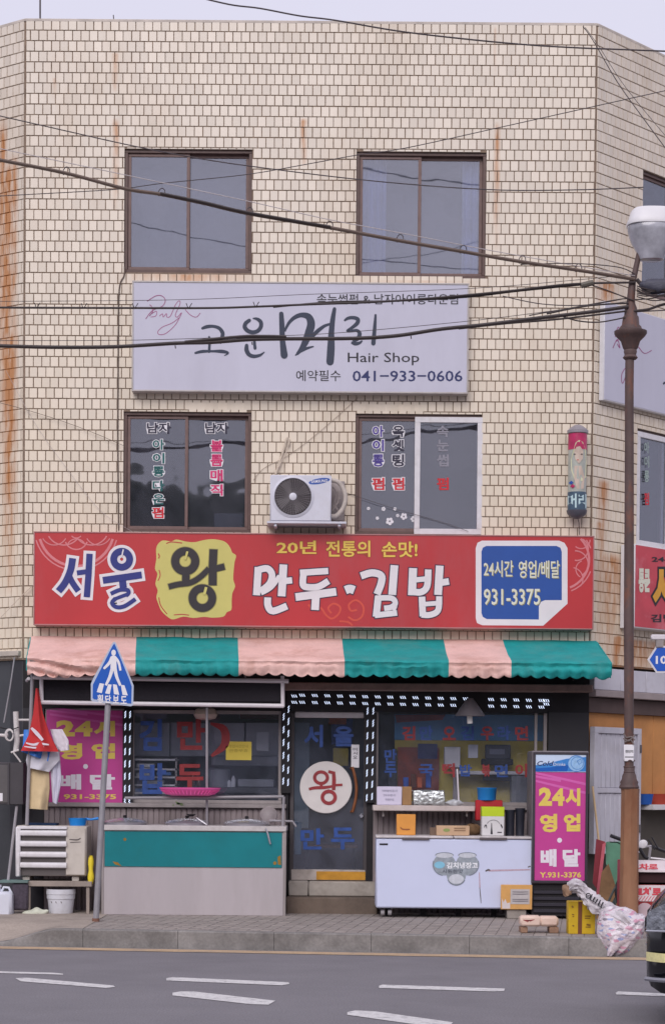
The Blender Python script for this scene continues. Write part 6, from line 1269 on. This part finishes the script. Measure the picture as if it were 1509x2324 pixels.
for x in (-.06, .98):
    obj('tyre', MB().tube([fp(x+RW*math.cos(t/24*6.283), ZP+RW+.02+RW*math.sin(t/24*6.283)) for t in range(24)], .02, 8, closed=True), bd, BK)
    sp = MB(); [sp.tube([fp(x, ZP+RW+.02), fp(x+(RW-.02)*math.cos(t/14*6.283), ZP+RW+.02+(RW-.02)*math.sin(t/14*6.283))], .0018, 3) for t in range(14)]; obj('spokes', sp, bs, BK, kind='stuff')
for pts in ([fp(-.06, ZP+RW+.02), fp(-.0, hz-.02)], [fp(0, hz-.14), fp(.62, hz-.2)], [fp(.03, hz-.26), fp(.45, ZP+.3)], [fp(.45, ZP+.3), fp(.62, hz-.1)], [fp(.45, ZP+.3), fp(.98, ZP+RW+.02)], [fp(.62, hz-.25), fp(.98, ZP+RW+.02)]): obj('frame_tube', MB().tube(pts, .015, 8), bs, BK)
obj('saddle', MB().box(bc.x+.5, bc.x+.78, -1.38, -1.22, hz-.1, hz-.04, .02), bd, BK)
# ---- boxes at the kerb
OY = min(3.3, out_at(2120)); 
YB = thing('yellow_box', 'yellow snack box with brown band standing at the kerb', 'box', at(1320, 2120, OY)); r = FR.rect(1289, 2046, 1350, 2120, OY)
obj('body', MB().pbox(FR, r[0], r[1], ZP, r[3], OY-.18, OY, .004), M('box_yellow', (200, 164, 16), .6, .12, 8), YB); pb('brown_band', 1311, 2046, 1320, 2120, OY, OY+.003, M('band_brown', (112, 62, 30), .6, .15, 8), YB)
a = Ink(); [stroke(a, [(x, y, w_), (x+dx, y+dy, w_)], w_, FR, OY+.004) for (x, y, dx, dy, w_) in ((1297, 2056, 3, 4, 4), (1297, 2075, 5, 1, 2.5), (1298, 2080, 4, 0, 2), (1298, 2100, 4, 2, 3), (1330, 2056, 8, 0, 5), (1333, 2060, 3, 3, 4), (1326, 2079, 14, 0, 2), (1326, 2084, 12, 0, 2), (1330, 2098, 9, 2, 4), (1328, 2104, 12, 0, 2))]; obj('print', a, M('box_print', (130, 92, 18), .6), YB)
r2 = FR.rect(1306, 2040, 1330, 2046, OY); 
T = thing('foam_tray_stack', 'pinkish foam boxes laid across two bricks at the kerb', 'foam box', at(1224, 2118, 3.2)); fm = M('foam_cream', (216, 190, 176), .8, .08, 8, .001, dirt=(180, 140, 120), dirt_amt=.3)
pb('tray', 1180, 2079, 1228, 2103, 3.05, 3.25, fm, T, .02); pb('tray', 1224, 2080, 1267, 2103, 3.07, 3.24, fm, T, .022); a = Ink(); [stroke(a, [(1187+k*3, 2088+k*1.6, 1.5), (1200, 2089, 2.4), (1212-k*3, 2087+k*1.5, 1.2)], 2, FR, 3.252) for k in range(4)]; obj('red_print', a, rdv, T)
for (x0, x1) in ((1181, 1197), (1246, 1267)): Bk = thing('brick', 'worn brick under the '+('left' if x0 < 1200 else 'right')+' end of the pinkish foam boxes', 'brick', at((x0+x1)/2, 2119, 3.2)); r = FR.rect(x0, 2104, x1, 2119, 3.22); obj('body', MB().pbox(FR, r[0], r[1], ZP, r[3], 3.0, 3.22, .006), M('brick_worn', (150, 118, 98), .9, .3, 14, .003), Bk)
# ---- red collection box
OB = 2.9
RB = thing('red_newspaper_box', 'red free newspaper box with white printed panels half hidden by the car', 'newspaper box', base(1412, 1530, ZP, OB)); rb = M('box_red', (150, 34, 40), .5, .15, 5, dirt=(104, 32, 34), dirt_amt=.4); rbw = M('box_print_white', (216, 204, 208), .5, .1, 12); rbr = M('box_print_red', (206, 70, 84), .5, .1)
x0, x1 = FR.hit(1412, 2000, OB)[0], FR.hit(1412, 2000, OB)[0]+.52; Z = lambda y: FR.hit(1460, y, OB)[1]
obj('housing', MB().pbox(FR, x0, x1, ZP+.06, Z(2008), OB-.4, OB-.02, .006), rb, RB); obj('recess', MB().pbox(FR, x0+.07, x1-.03, Z(2003), Z(1978), OB-.02, OB-.015), M('recess_dark', (48, 12, 20), .8), RB)
for (a0, a1) in ((x0, x0+.045), (x1-.03, x1)): obj('cheek', MB().prism([(OB-.4, Z(2008)), (OB-.02, Z(2008)), (OB+.02, Z(1972)), (OB-.1, Z(1954)), (OB-.4, Z(1954))], lambda o_, z_, d: (d, -o_, z_), a0, a1), rb, RB)
obj('back', MB().pbox(FR, x0+.045, x1-.03, Z(2008), Z(1958), OB-.4, OB-.37), rb, RB)
hd = MB(); hd.prism([(OB-.4, Z(1955)), (OB-.12, Z(1955)), (OB+.03, Z(1975)), (OB+.03, Z(1979)), (OB-.4, Z(1962))], lambda o_, z_, d: (d, -o_, z_), x0+.046, x1-.031); obj('hood', hd, rbw, RB)
a = Ink(); text(a, '교차로', (1428, 1960, 1492, 1974), Plane((0, 0), 0), OB+.035, .05); obj('lettering', a, rbr, RB)
pb('front_panel', 1433, 2009, 1545, 2046, OB-.02, OB-.014, rbw, RB, .002); a = Ink(); text(a, '교차로', (1437, 2014, 1500, 2034), FR, OB-.012, .06); [stroke(a, [(1434+k*7, 2045, 1.5), (1442+k*7, 2034, 1.5)], 1.5, FR, OB-.012) for k in range(9)]; obj('lettering', a, rbr, RB)
a = Ink(); c_ = (1462, 2068); disc(a, *c_, 19, FR, OB-.012, 24); obj('round_sticker', a, M('pale_sticker', (190, 168, 176), .6, .1, 9), RB); 
for k in (0, 1): obj('leg', MB().pbox(FR, (x0+.02, x1-.06)[k], (x0+.06, x1-.02)[k], ZP, ZP+.06, OB-.3, OB-.1), dark, RB)
# ---- trash sacks
def blob(path, rad, seg=26, n=34, amp=.02, fr=7, flat=1, seed=0, wr=.006):
    P3 = [at(*p) for p in path]; pts = catmull([(*p, r_) for p, r_ in zip(P3, rad)], max(3, n//len(path)))
    mb = MB(); mb.sharp = 75; k = len(pts); rows = []; 
    for i, p in enumerate(pts):
        c = Vector(p[:3]); a_ = Vector(pts[max(0, i-1)][:3]); b_ = Vector(pts[min(k-1, i+1)][:3]); t = (b_-a_).normalized(); x_ = t.cross(Vector((0, 1, 0))).normalized(); y_ = x_.cross(t)
        rows.append([c+(x_*math.cos(an)+y_*math.sin(an)*flat)*max(.004, p[3])*(1+amp*8*mnoise.noise(c*fr+Vector((math.cos(an), math.sin(an), seed))*1.5))+(x_*math.cos(an)+y_*math.sin(an))*wr*mnoise.noise(Vector((an*3, i*.35, seed*3)))*3 for an in [j/seg*6.2832 for j in range(seg)]])
    s0 = len(mb.v); [mb.v.extend(r_) for r_ in rows]
    for i in range(k-1):
        for j in range(seg): mb.f.append([s0+i*seg+j, s0+i*seg+(j+1) % seg, s0+(i+1)*seg+(j+1) % seg, s0+(i+1)*seg+j]); mb.sm.append(True)
    mb.f.append([s0+j for j in range(seg)][::-1]); mb.sm.append(True); mb.f.append([s0+(k-1)*seg+j for j in range(seg)]); mb.sm.append(True)
    return mb
bagm = M('trash_bag_film', (196, 186, 196), .22, .35, 16, .012, bscale=30, dirt=(166, 128, 148), dirt_amt=.5)
n = bagm.node_tree.nodes; l = bagm.node_tree.links; b = n['Principled BSDF']; src = b.inputs['Base Color'].links[0].from_socket
g = n.new('ShaderNodeNewGeometry'); vo = n.new('ShaderNodeTexVoronoi'); vo.inputs['Scale'].default_value = 21; mp = n.new('ShaderNodeMapping'); mp.inputs['Rotation'].default_value = (0, .8, 0); mp.inputs['Scale'].default_value = (1, 1, 2.2); l.new(g.outputs['Position'], mp.inputs[0]); l.new(mp.outputs[0], vo.inputs['Vector'])
cr = n.new('ShaderNodeValToRGB'); cr.color_ramp.interpolation = 'CONSTANT'; els = cr.color_ramp.elements
els[0].position = 0; els[0].color = (.62, .56, .6, 1); els[1].position = .40; els[1].color = (*lin((196, 120, 150)), 1)
for p_, c_ in ((.5, (214, 206, 214)), (.60, (110, 138, 190)), (.66, (84, 78, 92)), (.7, (196, 186, 196)), (.8, (150, 136, 150)), (.88, (226, 220, 226))): e = els.new(p_); e.color = (*lin(c_), 1)
sp_ = n.new('ShaderNodeSeparateColor'); l.new(vo.outputs['Color'], sp_.inputs[0]); l.new(sp_.outputs[0], cr.inputs[0])
mi = n.new('ShaderNodeMix'); mi.data_type = 'RGBA'; mi.inputs[0].default_value = .62; l.new(src, mi.inputs[6]); l.new(cr.outputs[0], mi.inputs[7]); l.new(mi.outputs[2], b.inputs['Base Color'])
OT = out_at(2168, 0)-.22
TB = thing('trash_bag', 'bulging clear trash bag full of pinkish wrappers slumped over the kerb onto the road', 'trash bag', at(1415, 2170, OT))
obj('film', blob([(1376, 2062, OT-.1), (1388, 2082, OT-.06), (1402, 2104, OT), (1418, 2122, OT+.02), (1432, 2134, OT+.02), (1446, 2146, OT+.02)], [.06, .17, .225, .235, .19, .07], 48, 56, .03, 6, .8, 1, .007), bagm, TB)
obj('knot', blob([(1404, 2132, OT+.14), (1390, 2152, OT+.16), (1380, 2170, OT+.16)], [.08, .05, .02], 18, 12, .04, 12, .8, 3, .004), bagm, TB)
LS = thing('printed_sack', 'long narrow white sack with black print lying slanted across the yellow box and trash bag', 'sack', at(1350, 2060, OT-.05)); lsm = M('sack_white', (198, 192, 198), .5, .2, 14, .008, bscale=26, dirt=(120, 114, 124), dirt_amt=.6)
o2 = OY+.12
obj('sack', blob([(1288, 2022, o2), (1306, 2008, o2), (1322, 2024, o2), (1345, 2046, o2+.05), (1375, 2066, o2+.1), (1405, 2084, OT+.1), (1436, 2112, OT+.12)], [.03, .066, .052, .074, .078, .082, .03], 34, 60, .02, 9, .7, 5, .012), lsm, LS)
obj('open_end', blob([(1290, 2032, o2+.02), (1283, 2016, o2+.02), (1281, 2008, o2+.02)], [.03, .04, .02], 14, 10, .05, 9, .8, 8, .01), M('torn_card', (150, 120, 98), .9, .3, 12), LS)
a = Ink(); s_ = [(1334+i*6.2, 2033+i*4.4) for i in range(15)]
for i, (x, y) in enumerate(s_):
    ww = 3 if i else 3.4; oo = o2+.098+.1*(i/15)
    if i == 0: stroke(a, ringpts(x, y, 5, 5.5, 12), 2.2, FR, oo, closed=True); stroke(a, [(x-3, y+1), (x+3, y-1)], 2, FR, oo)
    else: h = random.choice((6, 8, 7)); stroke(a, [(x+3, y-h), (x-3, y+h*.6)], ww, FR, oo, smooth=False); (stroke(a, [(x-2, y+h*.5), (x+2, y+h*.8)], 1.8, FR, oo, smooth=False) if i % 3 else None)
obj('black_print', a, blk, LS)
# ================================================================== STREET LAMP
OL = 3.0; rustm = M('rusty_lamp_paint', (86, 68, 66), .65, .3, 6, .0015, bscale=60, dirt=(142, 78, 44), dirt_amt=.8, streak=.5); rusto = M('rusty_orange_base', (138, 98, 72), .7, .2, 5, .0015, bscale=50, dirt=(118, 66, 36), dirt_amt=.7, streak=.4)
SL = thing('street_lamp', 'rusty brown ornamental street lamp with a white and glass head', 'street lamp', at(1426, 2110, OL)); A = lambda x, y: at(x, y, OL); k_ = 1/229
def lz(name, x, rows, m, seg=20): obj(name, MB().lathe(Vector((A(x, sum(q_[1] for q_ in rows)/len(rows)).x, -OL, 0)), [(w_*k_, A(x, y).z) for w_, y in rows], seg), m, SL)
lz('base', 1427, [(27, 2112), (27, 2090), (22, 2080), (21, 1960), (20.5, 1800), (21.5, 1790)], rusto, 8)
lz('collar', 1427, [(21.5, 1790), (23, 1786), (20, 1780), (21, 1775), (17, 1768), (16, 1760), (12, 1752), (12.5, 1742), (10.5, 1738)], rustm)
obj('shaft', MB().tube([A(1426.5, 1742), A(1426, 1400), A(1427, 1100), A(1427, 880), A(1428, 812)], [10.5*k_, 11.5*k_, 10.5*k_, 10*k_, 10*k_], 16), rustm, SL)
lz('flare', 1430, [(13, 816), (17, 812), (13, 806), (15, 798), (14, 794), (17, 790), (22, 774), (32, 764), (37, 757), (37, 752), (26, 748), (24, 742), (20, 738), (18, 720), (15, 716), (14, 700), (10, 690), (9, 680)], rustm)
obj('upper_shaft', MB().tube([A(1430, 688), A(1434, 640), A(1440, 618), A(1450, 572)], [9.5*k_, 8*k_, 6.5*k_, 6*k_], 12), rustm, SL)
hx_ = 1478
def lz2(name, rows, m, sq=.25): obj(name, MB().lathe(Vector((A(hx_, 530).x, -OL-.0, 0)), [(w_*k_, A(hx_, y).z) for w_, y in rows], 32, sq=sq, sy=.8), m, SL)
gh = M('lamp_glass', (170, 170, 180), .15, .4, 5, spec=.6)
lz2('lamp_bowl', [(20, 592), (27, 590), (33, 574), (46, 552), (54, 528), (55, 516), (50, 507)], gh, .15); lz2('lamp_hood', [(56, 514), (57, 508), (53, 500), (48, 482), (42, 476), (20, 474)], M('hood_white', (216, 214, 218), .4, .04), .3)
obj('lamp_seat', MB().tube([A(1446, 588), A(1456, 574), A(1478, 572)], [6*k_, 8*k_, 10*k_], 10), rustm, SL)
pb('paper_band', 1415, 1690, 1438, 1728, OL+.03, OL+.054, inkw, SL, .006); a = Ink(); text(a, '전단지', (1418, 1702, 1436, 1709), FR, OL+.0555, .03); stroke(a, [(1417, 1718, 2), (1437, 1718, 2)], 2, FR, OL+.0555); obj('lettering', a, blk, SL)
for pts in ([(1414, 1664), (1420, 1674), (1432, 1672), (1440, 1680)], [(1413, 1676), (1426, 1682), (1440, 1668)], [(1416, 1684), (1430, 1678), (1438, 1690)]): obj('tied_wire', MB().tube([at(x, y, OL+.062) for x, y in pts], .007, 5), M('tape_remains', (120, 110, 108), .7), SL)
for y in (1728, 1742, 1754): obj('ring', MB().lathe(Vector((A(1427, y).x, -OL, A(1427, y).z)), [(12.6*k_, 0), (13.6*k_, .008), (12.6*k_, .016)], 18), rustm, SL)
# ================================================================== OVERHEAD CABLES
OC_ = 3.05
def loops(T, xs, pts, r=.005):
    for x in xs:
        for (p, q) in zip(pts, pts[1:]):
            if p[0] <= x <= q[0]:
                y = p[1]+(q[1]-p[1])*(x-p[0])/(q[0]-p[0]); obj('hanger_loop', MB().tube([at(x+dx, y+dy, OC_) for dx, dy in catmull([(-6, 4), (-7, -5), (-1, -14), (6, -12), (8, -2), (3, 5)], 3)], r, 5), wire, T)
c1 = [(-60, 350), (0, 363), (150, 393), (283, 428), (365, 441), (470, 463), (560, 484), (750, 517), (905, 546), (1050, 571), (1182, 594), (1310, 613), (1440, 634)]
T = cable('thickest drooping cable crossing both upper windows with wire loops', c1, .018, OC_, brn, name='power_cable'); loops(T, (151, 367, 566, 747, 907, 1050, 1184, 1311), c1)
obj('line', MB().tube([at(p[0], p[1]-2.5, OC_+.02) for p in catmull([q for q in c1 if 360 <= q[0] <= 760], 5)], .013, 6), blkc, T)
cable('thin bright messenger wire just above the thickest cable', [(-60, 322), (0, 337), (280, 396), (560, 456), (745, 498), (905, 528), (1100, 566), (1300, 602), (1440, 626)], .0042, OC_, bwire)
c2 = [(-60, 697), (0, 698), (300, 699), (480, 699), (580, 696), (700, 691), (860, 685), (1000, 675), (1150, 661), (1260, 648), (1335, 643), (1440, 641)]
T = cable('black cable crossing the top line of the hair sign', c2, .011, OC_, blkc); loops2 = [(84, 698), (190, 699), (306, 699), (428, 699), (580, 696)]
for x, y in loops2: [obj('tie', MB().tube([at(x, y+2, OC_+.01), at(x+dx, y-11, OC_+.01)], .004, 4), blkc, T) for dx in (-5, 8)]
obj('junction_sleeve', MB().tube([at(1318, 648, OC_+.01), at(1345, 641, OC_+.01)], .028, 8), M('sleeve_grey', (96, 90, 82), .6), T); obj('line', MB().tube([at(*p, OC_-.02) for p in catmull([(620, 697), (760, 685), (900, 683), (1060, 674), (1180, 660), (1330, 645)], 5)], .009, 6), blkc, T)
cable('thin wire running above the black cable over the hair sign top', [(-60, 684), (0, 684), (300, 682), (480, 678), (700, 668), (1060, 655), (1300, 636), (1440, 622)], .003, OC_, wire)
c3 = [(-60, 784), (0, 785), (120, 788), (260, 787), (400, 779), (480, 777), (560, 771), (640, 769), (800, 768), (900, 762), (1000, 747), (1100, 737), (1220, 722), (1340, 708), (1425, 696)]
T = cable('heavy black cable sagging across the brush letters of the hair sign', c3, .019, OC_, blkc); obj('line', MB().tube([at(p[0], p[1]-4, OC_+.01) for p in catmull([(420, 780), (545, 768), (600, 767), (650, 768)], 5)], .015, 6), blkc, T)
obj('line', MB().tube([at(p[0], p[1]+6, OC_) for p in catmull([(1040, 740), (1150, 728), (1270, 718), (1420, 700)], 5)], .010, 6), blkc, T)
for x, y in ((398, 784), (572, 776), (932, 762)): obj('tie', MB().tube([at(x, y, OC_), at(x+1, y+7, OC_)], .005, 4), blkc, T)
cable('thin wire just above the heavy black cable', [(-60, 774), (0, 773), (300, 772), (560, 764), (760, 756), (1060, 729), (1280, 702), (1425, 684)], .0032, OC_, wire)
cable('thin dark wire crossing both upper windows from the left edge to the side window', [(-60, 250), (0, 263), (150, 297), (283, 327), (420, 354), (560, 376), (830, 409), (1100, 430), (1300, 431), (1460, 425)], .006, 1.6, wire)
cable('thin wire rising from the left corner through the left window to the right edge', [(-60, 450), (0, 445), (200, 434), (283, 428), (370, 416), (560, 396), (700, 372), (810, 352), (920, 336), (1130, 290), (1300, 252), (1580, 190)], .0045, 2.2, wire)
cable('single wire across the sky over the parapet', [(420, -14), (520, 10), (590, 19), (680, 36), (760, 46), (900, 70), (1050, 88), (1200, 102), (1320, 109), (1400, 112), (1580, 119)], .008, 2.4, wire)
cable('wire slanting down the right hand tiles from the parapet corner', [(1322, 60), (1345, 92), (1400, 186), (1460, 270), (1540, 378)], .005, 1.0, wire)
cable('second wire slanting down the right hand tiles to the side window', [(1327, 62), (1360, 108), (1420, 200), (1540, 345)], .003, 1.1, wire)
for i, (lb, pts, rr_, mm_) in enumerate((('upper wire converging on the lamp post top from the left', [(1180, 600), (1300, 598), (1400, 606), (1440, 622)], .005, blkc), ('wire bundle strand rising to the lamp post below the junction sleeve', [(1336, 645), (1380, 660), (1420, 676), (1438, 682)], .006, blkc),
    ('slack wire crossing below the junction sleeve to the lamp post', [(1140, 672), (1230, 690), (1330, 692), (1425, 676)], .005, wire), ('strand meeting the lamp post ornament from the left', [(1200, 716), (1300, 698), (1400, 680), (1425, 678)], .006, blkc),
    ('grey drop cable dipping under the heavy cable near the right hair sign', [(1270, 716), (1310, 728), (1360, 731), (1420, 720)], .007, blkc), ('black cable leaving the lamp post to the right edge below the lamp head', [(1436, 706), (1470, 702), (1509, 690), (1600, 676)], .014, blkc),
    ('sagging cable right of the lamp post under the glass head', [(1444, 634), (1460, 650), (1484, 652), (1580, 640)], .02, blkc), ('thin cable right of the lamp post above the ornament', [(1440, 680), (1480, 677), (1509, 668), (1600, 650)], .006, blkc), ('wire under the heavy cable right of the lamp post', [(1438, 708), (1509, 704), (1600, 700)], .006, wire),
    ('middle strand of the bundle joining the lamp post from the left', [(1240, 712), (1320, 696), (1380, 690), (1425, 688)], .009, blkc))): cable(lb, pts, rr_, OC_, mm_)
JB = thing('cable_splice', 'dark cable splice bundle hanging right of the street lamp shaft', 'cable box', at(1480, 660, OC_)); obj('bundle', blob([(1450, 646, OC_), (1465, 648, OC_), (1490, 650, OC_), (1530, 646, OC_)], [.02, .06, .075, .07], 14, 14, .04, 14), M('splice_grey', (70, 70, 84), .6, .3, 14, .006), JB)
for i in range(7): y = 655+i*4; obj('strand', MB().tube([at(x, yy, OC_+.05) for x, yy in catmull([(1444, y-6), (1462, y+3*math.sin(i)), (1486, y+4*math.cos(i*2)), (1530, y-2)], 4)], .006, 5), blkc, JB)
# ================================================================== CAR (only its front end is in the picture)
CO = 10.0; fx = FR.hit(1466, 2150, CO)[0]; S_ = 343
CR = thing('parked_car', 'black car nosing into the picture at the lower right corner', 'car', Vector((fx+2.2, -CO+.92, 0)))
cblk = M('car_paint_black', (14, 15, 20), .12, .1, 3, spec=.8); cz = lambda y: FR.hit(1480, y, CO)[1]
HF = [  # station x from nose, half width factor, sill z, belt z
    (0.0, .80, .34, .76), (.03, .86, .28, .81), (.10, .92, .24, .88), (.25, .97, .22, .955), (.5, 1, .22, 1.03), (.9, 1, .22, 1.06), (1.25, 1, .22, 1.10), (2.4, 1, .22, 1.12), (3.6, 1, .22, 1.12), (4.2, .98, .26, 1.10), (4.42, .9, .34, .98)]
mb = MB(); HWd = .92; rows = []
for (x, k, zs0, zb1) in HF:
    w_ = HWd*k; cy = -CO+HWd; sec = [(-.90, zs0), (-.985, zs0+.12), (-1.0, (zs0+zb1)*.5), (-.99, zb1-.16), (-.95, zb1-.05), (-.82, zb1), (0, zb1+.035), (.82, zb1), (.95, zb1-.05), (.99, zb1-.16), (1.0, (zs0+zb1)*.5), (.985, zs0+.12), (.9, zs0)]
    rows.append([Vector((fx+x, cy+a_*w_, z_)) for a_, z_ in sec])
k0 = len(mb.v); [mb.v.extend(q_) for q_ in rows]; ns = 13
for i in range(len(rows)-1):
    for j in range(ns): mb.f.append([k0+i*ns+j, k0+i*ns+(j+1) % ns, k0+(i+1)*ns+(j+1) % ns, k0+(i+1)*ns+j]); mb.sm.append(True)
mb.f.append(list(range(k0, k0+ns))); mb.sm.append(False); mb.f.append(list(range(k0+(len(rows)-1)*ns, k0+len(rows)*ns))); mb.sm.append(False)
obj('body', mb, cblk, CR)
mb = MB(); cab = [(1.15, 1.08), (1.75, 1.55), (2.2, 1.62), (3.2, 1.62), (3.9, 1.5), (4.25, 1.08)]
mb.prism(cab, lambda x, z, d: (fx+x, -CO+.92+d*(1-.18*max(0, (z-1.08)/.54)), z), -.86, .86); obj('cabin', mb, cblk, CR)
for s_ in (-1, 1):
    for w3_ in ([(1.35, 1.13), (1.8, 1.5), (2.25, 1.55), (2.25, 1.13)], [(2.32, 1.13), (2.32, 1.55), (3.2, 1.55), (3.3, 1.13)], [(3.38, 1.13), (3.3, 1.54), (3.8, 1.45), (4.05, 1.13)]):
        mb = MB(); q_ = [Vector((fx+x, -CO+.92+s_*(.865+.004)*(1-.18*(z-1.08)/.54), z)) for x, z in w3_]; mb.face(q_); mb.face([v+Vector((0, s_*.004, 0)) for v in q_]); obj('side_window', mb, M('car_glass', (20, 24, 30), .05, .05, spec=.9), CR)
mb = MB(); mb.face([(fx+1.2, -CO+.2, 1.13), (fx+1.2, -CO+1.64, 1.13), (fx+1.72, -CO+1.52, 1.53), (fx+1.72, -CO+.3, 1.53)]); mb.face([(fx+1.195, -CO+.2, 1.135), (fx+1.195, -CO+1.64, 1.135), (fx+1.715, -CO+1.52, 1.535), (fx+1.715, -CO+.3, 1.535)]); obj('windscreen', mb, M('car_glass', (0, 0, 0)), CR)
hlm = M('headlight_glass', (120, 124, 134), .08, .7, 14, .02, spec=.9, bscale=30); chm = M('car_chrome', (200, 200, 206), .15, .1, 6, metal=.9)
for s_ in (-1, 1):
    yc = -CO+.92+s_*.80
    def hf(u, v): return Vector((fx+.015+.42*u**1.3+.03*(1-math.cos(v*3.14-1.57)), yc+s_*(.13*u**.6)-s_*.02-s_*.0, .70+.20*v+.06*u*v+.02*u))
    mb = MB(); mb.grid(lambda u, v: Vector((fx+.0+.42*u, -CO+.92+s_*(.755+.165*math.sin(min(1, u*1.5+.1)*1.57)+.012), .66+.02*u+(.10+.16*u**.6)*v)), 12, 6)
    mb.grid(lambda u, v: Vector((fx-.012, -CO+.92+s_*(.45+.33*u), .67+.07*v)), 4, 4); obj('headlight', mb, hlm, CR)
    obj('headlight_trim', MB().tube([Vector((fx+.0+.42*u, -CO+.92+s_*(.765+.165*math.sin(min(1, u*1.5+.1)*1.57)+.012), .655+.02*u)) for u in [i/8 for i in range(9)]], .008, 6), chm, CR)
    obj('fog_light', MB().grid(lambda u, v: Vector((fx-.0+.30*u, -CO+.92+s_*(.735+.175*math.sin(min(1, u*1.7+.12)*1.57)+.012), .455+.06*v)), 8, 3), M('amber_lens', (214, 206, 150), .3, .2, 40), CR)
    obj('bumper_strip', MB().tube([Vector((fx+.0+.30*u, -CO+.92+s_*(.73+.18*math.sin(min(1, u*1.7+.12)*1.57)+.014), .335+.01*u)) for u in [i/8 for i in range(9)]], .016, 6), M('strip_grey', (130, 130, 140), .4), CR)
obj('grille', MB().box(fx-.014, fx+.02, -CO+.5, -CO+1.34, .5, .78, .01), M('grille_black', (20, 20, 22), .4), CR)
for k in range(4): obj('grille_bar', MB().box(fx-.022, fx-.012, -CO+.52, -CO+1.32, .53+k*.06, .545+k*.06), chm, CR)
tyrem = M('tyre_rubber', (28, 28, 30), .85, .1)
for (x, s_) in ((.86, -1), (.86, 1), (3.45, -1), (3.45, 1)):
    cc = Vector((fx+x, -CO+.92+s_*.93, .33)); wl_ = obj('wheel', MB().lathe(cc+Vector((0, -s_*.02, 0)), [(.2, -.0), (.21, .01)], 20, axis=(0, -s_, 0)), chm, CR)
    obj('tyre', MB().lathe(cc, [(.22, -.01), (.31, -.01), (.33, .02), (.33, .18), (.31, .2), (.2, .2)], 28, axis=(0, -s_, 0)), tyrem, wl_)
    obj('rim', MB().lathe(cc+Vector((0, s_*.004, 0)), [(.22, 0), (.2, .01), (.06, .03), (.05, .0)], 20, axis=(0, -s_, 0)), chm, wl_)

CR.rotation_euler = (0, 0, math.radians(-11)); CR.location = (FR.hit(1468, 2150, CO)[0]+2.31, -CO+.40, 0)
